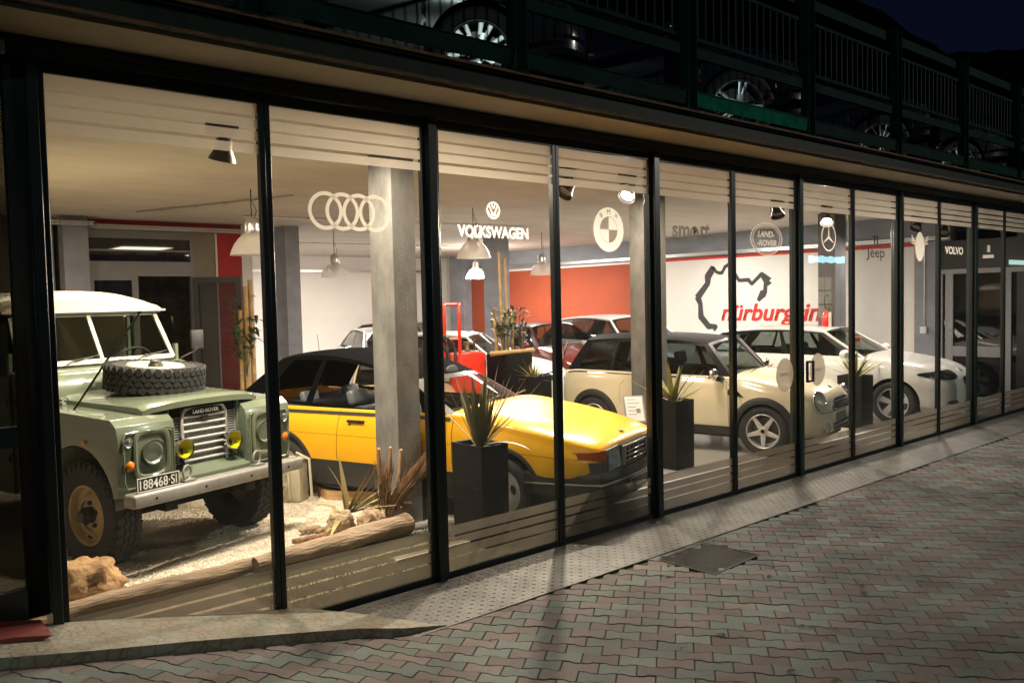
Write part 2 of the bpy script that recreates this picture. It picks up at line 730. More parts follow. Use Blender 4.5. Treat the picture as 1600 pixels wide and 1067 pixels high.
def tread_plate():
    bm = NB()
    y0, y1 = -0.63, -0.048
    z0, z1 = 0.008, 0.050
    segs = [2.42, 4.42, 6.42, 8.42, 10.42, 12.42, 14.42, 16.4]
    for a, b in zip(segs, segs[1:]):
        a2 = a + 0.002
        pts = [(y0, z0 - 0.01), (y0, z0), (y1 - 0.03, z1), (y1, z1), (y1, z1 - 0.012)]
        prism(bm, pts, a2, b - 0.002, 'x')
    # raised lozenges, near part only (farther ones shrink below a pixel)
    for a, b in zip(segs, segs[1:]):
        nx = int((b - a) / 0.045)
        for i in range(nx):
            for j in range(12):
                x = a + 0.02 + i * 0.045
                y = y0 + 0.025 + j * 0.045
                if x > 11:
                    continue
                z = z0 + (z1 - z0) * (y - y0) / (y1 - 0.03 - y0)
                s = 1 if (i + j) % 2 else -1
                d = Vector((0.7, 0.7 * s, 0)) * 0.016
                e = Vector((-0.7 * s, 0.7, 0)) * 0.005
                c = Vector((x, y, z))
                p = [c - d, c + e, c + d, c - e]
                tp = [c - d * .5 + Vector((0, 0, .003)), c + d * .5 + Vector((0, 0, .003))]
                v = [bm.verts.new(q) for q in p] + [bm.verts.new(q) for q in tp]
                for f in ((0, 1, 5, 4), (1, 2, 5), (2, 3, 4, 5), (3, 0, 4)):
                    bm.faces.new([v[k] for k in f])
    mt = mat('tread_steel', (0.100, 0.092, 0.078), 0.6, 0.1, noise=0.3, nscale=5, bump=0.15, bscale=90)
    o = obj('tread_plate', bm, mt, smooth=False)
    tag(o, 'dimpled beige metal threshold plate running along the foot of the shopfront', 'threshold plate')
    bm = NB()
    for k in range(3):
        box(bm, 2.6, 16.4, -0.044 + k * 0.011, -0.038 + k * 0.011, 0.0, 0.046)
    box(bm, 2.3, 16.4, -0.05, 0.06, -0.03, 0.030)
    tag(obj('sliding_track', bm, mat('track_metal', (0.05, 0.055, 0.05), 0.4, 0.6)), 'dark grooved sliding track under the shopfront panels', 'track')


tread_plate()


def drain():
    t = thing('drain_grate', 'dark square drain grate set in the paving beside the threshold plate', 'drain cover', (5.11, -0.92, 0))
    Mz = Matrix.Rotation(R(3), 4, 'Z')
    bm = NB()
    for a in (-.31, .29):
        box(bm, a, a + .02, -.25, .25, -.02, .004, M=Mz)
    for a in (-.25, .23):
        box(bm, -.29, .29, a, a + .02, -.02, .0035, M=Mz)
    mt = mat('cast_iron', (0.020, 0.017, 0.013), 0.7, 0.5, noise=0.4, nscale=20, bump=0.4)
    obj('rim_frame', bm, mt, t)
    bm = NB()
    for k in range(34):
        x = -.285 + k * .0170
        box(bm, x, x + .010, -.23, .23, -.02, .001, M=Mz)
    for k in range(14):
        box(bm, -.29, .29, -.215 + k * .032, -.207 + k * .032, -.02, 0.0, M=Mz)
    obj('bars', bm, mt, t)
    bm = NB()
    box(bm, -.3, .3, -.24, .24, -.05, -.025, M=Mz)
    obj('pit', bm, mat('pit_black', (0.004, 0.004, 0.003), 0.9), t)


drain()


def leaves():
    ml = mat('dead_leaf', (0.045, 0.022, 0.012), 0.8, noise=0.4, nscale=40)
    rr = random.Random(11)
    spots = [(1100, 690), ]
    bm = NB()
    for k in range(120):
        x = rr.uniform(3.0, 14.0)
        y = -0.75 - rr.random() ** 0.8 * (2.6 if x < 7 else 4.5)
        s = rr.uniform(0.012, 0.034)
        a = rr.uniform(0, 6.28)
        z = ground_z(x, y) + 0.004
        cx, sx = math.cos(a), math.sin(a)
        pts = [(-1, 0, 0), (-.3, .5, .25), (.5, .38, .5), (1.1, 0, .1), (.45, -.42, .35), (-.35, -.5, .1)]
        v = [bm.verts.new((x + (p[0] * cx - p[1] * sx) * s, y + (p[0] * sx + p[1] * cx) * s, z + p[2] * s * 0.9)) for p in pts]
        for f in ((0, 1, 5), (1, 2, 4, 5), (2, 3, 4)):
            bm.faces.new([v[q] for q in f])
    o = obj('fallen_leaves', bm, ml, smooth=False)
    tag(o, 'small dark dead leaves scattered over the paving', kind='stuff')


leaves()

# ================================================================== SHOWROOM SHELL
def plain(name, mt, boxes, kind='structure', bevel=0, label=None, cat=None):
    bm = NB()
    for b in boxes:
        box(bm, *b)
    o = obj(name, bm, mt, smooth=bool(bevel), bevel=bevel)
    if label:
        tag(o, label, cat)
    else:
        tag(o, kind=kind)
    return o


def floor():
    bm = NB()
    box(bm, -4, 15.1, 0.062, 16.2, -0.10, 0.0)
    o = obj('floor', bm, M_floor, smooth=False)
    t = M_floor.node_tree
    b = t.nodes['Principled BSDF']
    tc = t.nodes.new('ShaderNodeTexCoord')
    br = t.nodes.new('ShaderNodeTexBrick')
    br.offset = 0.0
    br.inputs['Color1'].default_value = (1, 1, 1, 1)
    br.inputs['Color2'].default_value = (0.93, 0.93, 0.93, 1)
    br.inputs['Mortar'].default_value = (0.45, 0.43, 0.40, 1)
    br.inputs['Scale'].default_value = 1.0
    br.inputs['Mortar Size'].default_value = 0.004
    br.inputs['Brick Width'].default_value = 0.6
    br.inputs['Row Height'].default_value = 0.6
    t.links.new(tc.outputs['Object'], br.inputs['Vector'])
    mx = t.nodes.new('ShaderNodeMix')
    mx.data_type = 'RGBA'; mx.blend_type = 'MULTIPLY'; mx.inputs[0].default_value = 1
    src = b.inputs['Base Color'].links[0].from_socket
    t.links.new(src, mx.inputs[6]); t.links.new(br.outputs[0], mx.inputs[7])
    t.links.new(mx.outputs[2], b.inputs['Base Color'])
    tag(o, kind='structure')
    # darker mat strip inside the glass, from the agave pot to the doors
    o = plain('walk_off_mat', mat('grey_mat', (0.085, 0.075, 0.068), 0.85, noise=0.15, nscale=60, bump=0.4, bscale=300), [(4.40, 14.9, 0.10, 0.88, 0.0, 0.008)], label='long dark grey mat along the inside of the glass', cat='mat')


floor()
plain('ceiling', M_ceil, [(-4, 20, 0.07, 16.6, 3.27, 3.42)])
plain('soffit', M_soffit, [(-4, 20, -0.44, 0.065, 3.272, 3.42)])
plain('deck', mat('deck_asphalt', (0.05, 0.05, 0.05), 0.8, noise=0.2, bump=0.3), [(-4, 20, -0.43, 16.6, 3.424, 3.45)])

X0, YL, YB, XE = -3.2, 8.5, 16.0, 15.0
o = plain('white_back_wall', M_white, [(5.78, 15.2, YB, YB + .2, 0, 3.27)], label='white wall at the far back of the showroom', cat='wall')
o = plain('return_wall', M_white, [(5.60, 5.78, YL + .002, YB, 0, 3.27)], label='white return wall running back beside the grey pillar', cat='wall')
plain('left_end_wall', M_white, [(X0 - .2, X0, 0.08, YL + 3, 0, 3.27)], label='pale wall closing the showroom behind the off-road car', cat='wall')


def end_wall():
    t = thing('end_wall', 'end wall painted orange and white under a red stripe', 'wall', (XE, 0, 0))
    bm = NB(); box(bm, 0, .2, 1.83, 7.8, 0, 2.742)
    obj('white_panel', bm, M_white, t, smooth=False)
    bm = NB(); box(bm, 0, .2, 7.8, 14.43, 0, 2.74)
    obj('orange_panel', bm, M_orange, t, smooth=False)
    bm = NB(); box(bm, 0, .2, 14.432, 16.2, 0, 3.268)
    obj('white_end_panel', bm, M_white, t, smooth=False)
    bm = NB(); box(bm, -.003, .2, 1.83, 7.8, 2.745, 2.80); box(bm, -.004, -0.0005, 7.77, 7.83, 0, 2.745)
    obj('red_stripe', bm, M_stripe, t, smooth=False)
    bm = NB(); box(bm, -.002, .2, 7.8, 14.43, 2.745, 2.80)
    obj('white_strip', bm, M_white, t, smooth=False)
    bm = NB(); box(bm, -.06, .2, 1.2, 14.43, 2.803, 3.268)
    obj('concrete_beam', bm, M_bluegrey, t, smooth=False)
    bm = NB(); box(bm, -.002, .2, 1.78, 1.828, 0, 2.80)
    obj('beige_edge', bm, mat('beige_trim', (0.62, 0.42, 0.27), 0.7), t, smooth=False)
    bm = NB(); box(bm, -.10, .2, 1.415, 1.775, 0, 2.80)
    obj('blue_grey_pier', bm, M_bluegrey, t, smooth=False)
    # circuit outline mural (own drawing of the loop) and the lettering under it
    pts = [(250, 130), (270, 155), (285, 180), (312, 192), (350, 192), (385, 125), (420, 100), (470, 160), (545, 278), (650, 272), (690, 318), (800, 205), (872, 285), (845, 330), (840, 405), (815, 430), (765, 500)]
    left = [(250, 140), (190, 235), (190, 310), (75, 470), (105, 540), (112, 690), (200, 800), (285, 800), (265, 840)]

    def W(p):
        px, py = 1080 + p[0] / 7.273, 400 + p[1] / 7.273
        return ray_wall(px, py)
    bm = NB()
    for path, wd in ((pts, [.05, .05, .05, .06, .06, .06, .06, .06, .06, .07, .06, .07, .16, .07, .08, .14, .06]), (left, [.12, .14, .10, .13, .09, .12, .11, .07, .05])):
        P = [W(q) for q in path]
        for i in range(len(P) - 1):
            a, b = P[i], P[i + 1]
            d = (b - a).normalized()
            n = Vector((-d.y, d.x))
            a = a - d * .02
            b = b + d * .02
            wa, wb = wd[i] * .62, wd[i + 1] * .62
            q = [a + n * wa, b + n * wb, b - n * wb, a - n * wa]
            dz = 0.003 + 0.0004 * (i % 3)
            vs = [bm.verts.new((-dz, v.x, v.y)) for v in q]
            bm.faces.new(vs)
    obj('circuit_outline', bm, mat('mural_grey', (0.055, 0.052, 0.052), 0.8), t, smooth=False)
    me = fitw(text_mesh('nürburgring', 1.0, bold=0.028, shear=0.24), 2.55, 0.47)
    bm = NB()
    # read from the room (looking toward +x): text x runs toward -y
    Mw = Matrix(((0, 0, -1, -0.005), (-1, 0, 0, 4.58), (0, 1, 0, 1.545), (0, 0, 0, 1)))
    add_mesh(bm, me, Mw)
    obj('lettering', bm, mat('mural_red', (0.60, 0.030, 0.022), 0.7), t, smooth=False)
    # socket and conduit on the pier
    bm = NB(); tube(bm, [(-.115, 1.60, 2.75), (-.115, 1.60, 1.35)], .009, 8)
    obj('conduit', bm, M_steel, t)
    bm = NB(); box(bm, -.16, -.10, 1.55, 1.66, 1.22, 1.34)
    obj('socket_box', bm, mat('white_plastic', (0.75, 0.75, 0.73), 0.4), t, bevel=.006)
    # dark panel and doors next to the street
    bm = NB(); box(bm, 0, .2, .02, 1.41, 2.316, 2.80)
    obj('dark_fascia', bm, M_dark, t, smooth=False)
    bm = NB()
    box(bm, -.03, .05, .02, 1.41, 2.235, 2.314)
    for a, b in ((1.335, 1.41), (1.165, 1.29), (.27, .40), (.02, .07)):
        box(bm, -.031, .05, a, b, 0, 2.234)
    box(bm, -.029, .05, .40, 1.165, .84, 1.01)
    box(bm, -.029, .05, .40, 1.165, 0, .16)
    obj('grey_door_frame', bm, mat('light_grey_joinery', (0.36, 0.35, 0.37), 0.45), t, smooth=False)
    bm = NB(); box(bm, 0.005, .02, .03, 1.40, 0.01, 2.23)
    obj('door_glass', bm, mat('door_black_glass', (0.006, 0.007, 0.009), 0.03, spec=0.6), t, smooth=False)


def ray_wall(px, py):
    X = (px - 800) / 1300.0
    Y = (533.5 - py) / 1300.0
    D = _f + _r2 * X + _u2 * Y
    O = Vector((0, -4.619, 1.956))
    s = (XE - O.x) / D.x
    P = O + D * s
    return Vector((P.y, P.z))


end_wall()


def left_wall():
    t = thing('red_door_wall', 'wall with grey double door, beige panel and red paint behind the green off-road car', 'wall', (0, YL, 0))
    bm = NB(); box(bm, 5.197, 5.60, 0, .2, 0, 3.268); box(bm, 3.25, 5.196, -.001, .2, 3.125, 3.268)
    obj('red_panel', bm, M_red, t, smooth=False)
    bm = NB(); box(bm, 4.81, 5.165, 0.001, .2, 0, 3.122)
    obj('beige_panel', bm, mat('beige_panel', (0.23, 0.20, 0.15), 0.8, noise=0.1), t, smooth=False)
    bm = NB(); box(bm, 5.167, 5.195, -.012, .2, 0, 3.122)
    obj('white_cover_strip', bm, mat('white_plastic', (0.75, 0.75, 0.73), 0.4), t, smooth=False)
    bm = NB(); box(bm, -3.2, 2.86, 0.0, .2, 0, 3.268)
    obj('grey_panel', bm, mat('dim_grey_wall', (0.22, 0.20, 0.18), 0.85, noise=0.15), t, smooth=False)
    # joinery
    bm = NB()
    for (a, b, c, d) in ((3.25, 4.81, 3.0, 3.122), (3.25, 4.81, 2.44, 2.66), (3.25, 3.30, 0, 3.0), (4.76, 4.81, 0, 3.0), (3.88, 3.97, 0, 2.44), (3.30, 3.88, 2.38, 2.44), (3.30, 3.88, 0, .12), (3.30, 3.36, .12, 2.38), (3.30, 4.76, 2.81, 2.835)):
        box(bm, a, b, -.03 - .0005 * a, .05, c, d)
    obj('door_frame', bm, M_greyframe, t, smooth=False)
    bm = NB(); box(bm, 3.30, 4.76, .0, .01, 2.66, 3.0); box(bm, 3.36, 3.88, .0, .01, .12, 2.38)
    obj('door_glass', bm, mat('door_black_glass', (0.006, 0.007, 0.009), 0.03), t, smooth=False)
    # open leaf
    lf = thing('open_door_leaf', None, None)
    lf.parent = t
    lf.location = (4.79, -.03, 0)
    lf.rotation_euler = (0, 0, R(-48))
    bm = NB()
    for (a, b, c, d) in ((0, .09, .02, 2.42), (.70, .79, .02, 2.42), (.09, .70, 2.33, 2.42), (.09, .70, .02, .2)):
        box(bm, a, b, -.025, .025, c, d)
    obj('leaf_frame', bm, mat('dark_grey_joinery', (0.05, 0.05, 0.05), 0.4), lf, smooth=False)
    bm = NB(); box(bm, .09, .70, -.004, .004, .2, 2.33)
    obj('leaf_glass', bm, glassmat('leaf_clear_glass', (.55, .55, .55)), lf, smooth=False)


left_wall()
plain('store_room', mat('stone_rubble', (0.085, 0.06, 0.035), 0.95, noise=0.6, nscale=5, bump=1.0, bscale=9), [(3.0, 5.6, 10.4, 10.5, 0, 3.2), (5.55, 5.595, 8.75, 10.4, 0, 3.2), (2.95, 3.0, 8.75, 10.5, 0, 3.2)])


def column(x0, x1, y0, y1, label, name='concrete_column', mt=None):
    bm = NB()
    box(bm, x0, x1, y0, y1, 0, 3.266)
    bmesh.ops.subdivide_edges(bm, edges=bm.edges, cuts=6, use_grid_fill=True)
    rr = random.Random(int(x0 * 100))
    for v in bm.verts:
        n = noise3(v.co.x * 6, v.co.y * 6, v.co.z * 3) * 0.004
        v.co.x += n
        v.co.y += n
    o = obj(name, bm, mt or M_conc, smooth=True, bevel=0.0, angle=50)
    tag(o, label, 'column', 'concrete columns holding up the showroom ceiling')


column(3.966, 4.20, 1.50, 1.87, 'rough grey column nearest the street, behind the dried reeds')
column(8.14, 8.44, 2.10, 2.44, 'grey column between the yellow convertible and the cream hatchback')
column(12.93, 13.28, 2.2, 2.50, 'dark grey column carrying the red fire extinguisher', mt=mat('dark_concrete', (0.12, 0.115, 0.12), 0.8, noise=0.15, nscale=4, bump=0.4, bscale=40))
column(6.22, 6.47, 8.2, 8.76, 'grey column beyond the black soft top, right of the bamboo canes', mt=M_bluegrey)
column(10.80, 11.08, 8.2, 8.68, 'blue-grey column behind the bamboo planter', mt=M_bluegrey)
column(14.70, 15.01, 14.43, 15.07, 'narrow grey column in the far corner beside the orange paint', mt=M_bluegrey)
column(2.92, 3.24, 8.2, 8.49, 'grey column beside the store room door, wrapped by the cable tray', mt=M_bluegrey)


def tray(name, pts, label, w=.10):
    """perforated cable tray along pts (list of (x, y, z)); flanges and slots modelled"""
    bm = NB()
    for a, b in zip(pts, pts[1:]):
        a, b = Vector(a), Vector(b)
        d = (b - a)
        L = d.length
        d.normalize()
        n = Vector((-d.y, d.x, 0))
        Mx = Matrix.Translation(a) @ Matrix(((d.x, n.x, 0, 0), (d.y, n.y, 0, 0), (0, 0, 1, 0), (0, 0, 0, 1)))
        box(bm, 0, L, -w / 2, w / 2, 0, .003, M=Mx)
        k = 0
        for sgn in (-1, 1):
            y = sgn * w / 2
            box(bm, 0, L, y - .0015, y + .0015, 0.003, .018, M=Mx)
            box(bm, 0, L, y - .0015, y + .0015, .044, .062, M=Mx)
            x = 0
            while x < L:
                box(bm, x, min(L, x + .03), y - .0012, y + .0012, .018, .044, M=Mx)
                x += .06
    tag(obj(name, bm, M_steel, smooth=False), label, 'cable tray', 'galvanised cable trays')


tray('cable_tray', [(14.87, 1.2, 2.825), (14.87, 14.3, 2.825)], 'long galvanised cable tray above the red stripe and orange paint')
tray('cable_tray', [(5.85, 15.9, 2.83), (14.9, 15.9, 2.83)], 'cable tray on the far white wall behind the pendants')
tray('cable_tray', [(3.30, 8.40, 3.125), (5.58, 8.40, 3.125)], 'cable tray over the grey door and red wall')
tray('cable_tray', [(2.70, 8.12, 3.13), (3.30, 8.12, 3.13), (3.33, 8.34, 3.13)], 'short bent cable tray wrapping the column left of the door')

for (a, b, lb) in (((5.0, 7.0, 3.25), (9.9, 6.4, 3.25), 'thin ceiling conduit over the black soft top'), ((7.2, 11.5, 3.25), (13.4, 11.0, 3.25), 'thin ceiling conduit feeding the rear pendants'), ((3.6, 7.2, 3.255), (4.6, 4.6, 3.255), 'short thin ceiling conduit near the red wall')):
    bm = NB()
    tube(bm, [a, b], .011, 8)
    for k in range(1, 5):
        p = Vector(a).lerp(Vector(b), k / 5)
        box(bm, p.x - .03, p.x + .03, p.y - .03, p.y + .03, 3.235, 3.268)
    tag(obj('ceiling_conduit', bm, M_steel), lb, 'conduit', 'thin conduits on the ceiling')

# ================================================================== SHOPFRONT
PX = [2.129 + 1.168 * i for i in range(-1, 12)]
ZB, ZT = 0.085, 3.117
POSTS = [1, 3, 5, 7, 9, 11]     # index of thick posts in i numbering


def ring(bm, cx, cz, ro, ri, seg=48, a0=0, a1=2 * math.pi, kx=1.0, y=0.0, tilt=0):
    n = seg
    V = []
    for k in range(n + 1):
        a = a0 + (a1 - a0) * k / n
        V.append((bm.verts.new((cx + ro * kx * math.cos(a), y, cz + ro * math.sin(a))), bm.verts.new((cx + ri * kx * math.cos(a), y, cz + ri * math.sin(a)))))
    for k in range(n):
        bm.faces.new((V[k][0], V[k + 1][0], V[k + 1][1], V[k][1]))


def disc(bm, cx, cz, rx, rz, y=0.0, seg=48):
    bm.faces.new([bm.verts.new((cx + rx * math.cos(2 * math.pi * k / seg), y, cz + rz * math.sin(2 * math.pi * k / seg))) for k in range(seg)])


def stroke(bm, pts, wd, y=0.0):
    for (a, b) in zip(pts, pts[1:]):
        a, b = Vector(a), Vector(b)
        d = (b - a).normalized()
        n = Vector((-d.y, d.x)) * wd / 2
        bm.faces.new([bm.verts.new((q.x, y, q.y)) for q in (a + n, b + n, b - n, a - n)])


def word(bm, body, cx, cz, wd, ht, bold=0.02, shear=0.0, y=0.0, rot=0.0):
    me = fitw(text_mesh(body, 1.0, bold=bold, shear=shear), wd, ht)
    add_mesh(bm, me, Matrix.Translation((cx, y, cz)) @ Matrix.Rotation(-rot, 4, 'Y') @ UP)


def emblem(i, px0, px1):
    """returns list of (part name, bmesh, material) for panel i, local x measured from world 0"""
    bm = NB()
    res = []
    if i == 0:
        for k in range(4):
            ring(bm, 2.514 + k * 0.117, 2.53, .118, .094, y=-0.0002 * k)
        res.append(('ring_emblem', bm, M_emblem3))
    elif i == 1:
        ring(bm, 3.853, 2.602, .063, .052)
        stroke(bm, [(3.815, 2.638), (3.853, 2.555)], .013, y=-.0002)
        stroke(bm, [(3.891, 2.638), (3.853, 2.555)], .013, y=-.0004)
        stroke(bm, [(3.835, 2.655), (3.853, 2.612), (3.871, 2.655)], .012, y=-.0006)
        stroke(bm, [(3.803, 2.60), (3.828, 2.553), (3.846, 2.592)], .011, y=-.0008)
        stroke(bm, [(3.903, 2.60), (3.878, 2.553), (3.860, 2.592)], .011, y=-.0010)
        word(bm, 'VOLKSWAGEN', 3.857, 2.447, .66, .085, bold=.035)
        res.append(('lettering_and_roundel', bm, M_emblem))
    elif i == 2:
        ring(bm, 5.072, 2.512, .180, .106)
        for a in (0, math.pi):
            V0 = bm.verts.new((5.072, 0, 2.512))
            vs = [V0] + [bm.verts.new((5.072 + .102 * math.cos(a + math.pi / 2 * k / 12), 0, 2.512 + .102 * math.sin(a + math.pi / 2 * k / 12))) for k in range(13)]
            bm.faces.new(vs)
        res.append(('roundel', bm, M_emblem))
        b2 = NB()
        for ch, a in (('B', R(38)), ('M', 0), ('W', R(-38))):
            word(b2, ch, 5.072 - .145 * math.sin(a), 2.512 + .145 * math.cos(a), .038 if ch != 'B' else .026, .040, bold=.0, rot=a, y=-.0016)
        res.append(('roundel_letters', b2, mat('etched_letter', (0.16, 0.14, 0.11), 0.8)))
    elif i == 3:
        word(bm, 'sm', 6.02, 2.531, .25, .105, bold=.03)
        ring(bm, 6.215, 2.527, .060, .036)
        word(bm, 'rt', 6.375, 2.548, .14, .145, bold=.03)
        res.append(('lettering', bm, M_emblem2))
        b2 = NB()
        b2.faces.new([b2.verts.new(q) for q in ((6.195, -.0016, 2.585), (6.255, -.0016, 2.545), (6.195, -.0016, 2.502))])
        res.append(('gold_arrow', b2, M_gold))
    elif i == 4:
        ring(bm, 7.39, 2.51, .163, .152, kx=1.77)
        ring(bm, 7.39, 2.51, .138, .131, kx=1.80)
        word(bm, 'LAND-', 7.385, 2.555, .30, .062, bold=.035, shear=.2)
        word(bm, '-ROVER', 7.395, 2.470, .36, .062, bold=.035, shear=.2)
        res.append(('oval_lettering', bm, M_emblem3))
    elif i == 5:
        ring(bm, 8.616, 2.567, .155, .140)
        for k in range(3):
            a = math.pi / 2 + k * 2 * math.pi / 3
            n = Vector((-math.sin(a), math.cos(a))) * .017
            d = Vector((math.cos(a), math.sin(a)))
            c = Vector((8.616, 2.567))
            bm.faces.new([bm.verts.new((q.x, -.0002, q.y)) for q in (c + n, c + d * .143, c - n)])
        disc(bm, 8.616, 2.567, .017, .017, y=-.0004, seg=16)
        res.append(('star_emblem', bm, M_emblem))
    elif i == 6:
        word(bm, 'Jeep', 9.706, 2.405, .46, .16, bold=.022)
        for k in range(2):
            box(bm, 9.66 + k * .07, 9.69 + k * .07, -.0008, -.0002, 2.52, 2.62)
        res.append(('lettering', bm, glassmat('emblem_film_backlit', (1, 1, 1), rough=0.3, film=0.93, filmcol=(0.07, 0.065, 0.06), thru=0.5)))  # same emblem film; looking dark before the bright wall is put into the colour
    elif i == 7:
        disc(bm, 10.91, 2.52, .13, .185)
        for s in (-1, 1):
            for k in range(3):
                stroke(bm, [(10.91 + s * .11, 2.56 - k * .01), (10.91 + s * .24, 2.66 - k * .045)], .014, y=-.0003 - .0002 * k)
        res.append(('winged_emblem', bm, M_emblem3))
    elif i == 8:
        word(bm, 'VOLVO', 11.987, 2.495, .60, .105, bold=.03)
        res.append(('lettering', bm, M_emblem))
    elif i == 9:
        stroke(bm, [(13.0, 2.43), (13.42, 2.445)], .05)
        stroke(bm, [(13.22, 2.50), (13.22, 2.60)], .10, y=-.0003)
        res.append(('shield_emblem', bm, M_emblem))
    else:
        bm.free()
    return res


EMB = {0: 'with four overlapping frosted rings', 1: 'with VOLKSWAGEN and a small roundel in frosted film', 2: 'with the round BMW emblem in frosted film',
       3: 'with the word smart and a gold arrow', 4: 'with the LAND ROVER oval in frosted film', 5: 'with a three-pointed star and the door handle', 6: 'with the word Jeep in frosted film',
       7: 'with a frosted winged emblem', 8: 'with the word VOLVO in frosted film', 9: 'with a faint shield emblem', 10: 'without emblem at the far end of the shopfront', -1: 'without emblem, above the ramped kerb'}
STR = [(3.117, 3.049), (3.031, 2.976), (2.961, 2.905), (2.886, 2.832)]
SBT = [(0.087, 0.170), (0.183, 0.247), (0.262, 0.318), (0.331, 0.400)]


def shopfront():
    for n in range(12):
        i = n - 1               # panel between PX[n] and PX[n+1]; i = emblem number of the pane right of post i
        a, b = PX[n], PX[n + 1]
        la = 0.036 if (i in POSTS) else 0.0
        lb = 0.036 if ((i + 1) in POSTS) else 0.0
        xa, xb = a + la, b - lb
        lab = 'tall sliding glass panel ' + EMB[i]
        t = thing('glass_panel', lab, 'glass panel', (xa, 0, 0), 0, 'sliding glass panels of the shopfront')
        st = .034
        dy = 0.0
        bm = NB()
        W_ = xb - xa
        zlo = ZB
        box(bm, 0.001, st, -.022 + dy, .028 + dy, -0.02, 3.18)
        box(bm, W_ - st, W_ - .001, -.022 + dy, .028 + dy, -0.02, 3.18)
        box(bm, st, W_ - st, -.020 + dy, .026 + dy, ZT, 3.18)
        box(bm, st, W_ - st, -.020 + dy, .026 + dy, -.02, ZB)
        obj('panel_frame', bm, M_frame, t, bevel=.003, bseg=1)
        bm = NB()
        box(bm, st, W_ - st, 0, .008, zlo, ZT)
        obj('pane', bm, M_glass, t, smooth=False)
        bm = NB()
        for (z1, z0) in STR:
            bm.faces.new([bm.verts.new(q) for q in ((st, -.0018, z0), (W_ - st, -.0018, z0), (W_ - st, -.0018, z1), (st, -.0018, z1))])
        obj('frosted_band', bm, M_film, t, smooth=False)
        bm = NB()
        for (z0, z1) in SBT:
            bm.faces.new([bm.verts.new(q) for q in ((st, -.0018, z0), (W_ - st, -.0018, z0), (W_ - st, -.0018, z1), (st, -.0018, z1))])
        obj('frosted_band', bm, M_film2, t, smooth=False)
        for (nm, bme, mt) in emblem(i, xa, xb):
            bmesh.ops.translate(bme, verts=bme.verts, vec=(-xa, -.0020, 0))
            obj(nm, bme, mt, t, smooth=False)
        if i in (4, 5):
            bm = NB()
            cx = 7.71 if i == 4 else 8.366
            disc(bm, cx - xa, 1.125 if i == 4 else 1.137, .165, .175, y=-.0020)
            stk = obj('round_sticker', bm, glassmat('sticker_film', film=.95, filmcol=(0.36, 0.32, 0.26), rough=.3), t, smooth=False)
            bm = NB()
            word(bm, 'ENTRATA', cx - xa, 1.13, .19, .04, bold=.03, y=-.0035)
            obj('sticker_lettering', bm, mat('sticker_text', (0.72, 0.68, 0.6) if i == 4 else (0.13, 0.12, 0.10), .6), stk, smooth=False)
        if i == 5:
            bm = NB()
            hx = 8.10 - xa
            for (p, q, r_, s) in ((hx, hx + .12, 1.225, 1.245), (hx, hx + .12, 1.02, 1.04), (hx + .10, hx + .12, 1.04, 1.225), (hx - .02, hx, 1.02, 1.245)):
                box(bm, p, q, -.05, -.025, r_, s)
            obj('pull_handle', bm, M_black, t, bevel=.003, bseg=1)
    # thick posts
    for n, i in enumerate(POSTS + [-1]):
        x = 2.129 + 1.168 * i
        bm = NB()
        if i == -1:
            box(bm, .912, x - .001, -.06, .09, .30, 3.26)
            lb = 'broad black corner post of the shopfront, beside the ramped kerb'
        else:
            box(bm, x - .035, x + .035, -.055, .075, -.03, 3.26)
            nm = ['between the VOLKSWAGEN pane and the four-ring pane', 'between the BMW pane and the smart pane', 'between the LAND ROVER pane and the star pane', 'between the Jeep pane and the winged-emblem pane', 'between the VOLVO pane and the shield pane', 'closing the shopfront past the last pane'][n]
            lb = 'slim black-green shopfront post ' + nm
        tag(obj('shopfront_post', bm, M_frame if i < 4 else mat('dark_green_frame', (0.008, 0.030, 0.024), .35), bevel=.004, bseg=1), lb, 'post', 'shopfront posts')
    bm = NB()
    box(bm, -3.2, 16.2, -.062, .06, 3.182, 3.269)
    box(bm, -3.2, 16.2, -.066, -.0625, 3.20, 3.215)
    box(bm, -3.2, 16.2, -.066, -.0625, 3.235, 3.25)
    tag(obj('shopfront_header', bm, M_frame, bevel=.003, bseg=1), 'long black header rail above the shopfront glass', 'header rail')
    # left panel past the corner post: has a middle rail
    t = thing('side_glass_panel', 'glass panel with a middle rail left of the broad corner post', 'glass panel', (-1.3, 0, 0))
    bm = NB()
    for (a, b, c, d) in ((2.115, 2.21, .45, 3.18), (0, .08, .45, 3.18), (.08, 2.115, .45, .60), (.08, 2.115, 1.30, 1.40), (.08, 2.115, 3.11, 3.18)):
        box(bm, a, b, -.022, .028, c, d)
    obj('panel_frame', bm, M_frame, t, bevel=.003, bseg=1)
    bm = NB()
    box(bm, .08, 2.115, 0, .008, .60, 1.30)
    box(bm, .08, 2.115, 0, .008, 1.40, 3.11)
    obj('pane', bm, glassmat('tinted_pane', (0.30, 0.31, 0.28), ior=1.45), t, smooth=False)
    bm = NB(); box(bm, -3.2, -1.301, -.05, .06, 0, 3.18)
    tag(obj('black_wall', bm, M_frame, smooth=False), 'black cladding at the far left of the shopfront', 'wall')
    bm = NB(); box(bm, 15.001, 20, -.05, .2, -.05, 3.27)
    tag(obj('side_wall', bm, M_dark, smooth=False), 'dark wall continuing past the end of the shopfront', 'wall')
    plain('threshold', mat('threshold_dark', (0.02, 0.02, 0.018), .7), [(-1.3, 2.3, -.028, .06, -.03, .02), ])


shopfront()

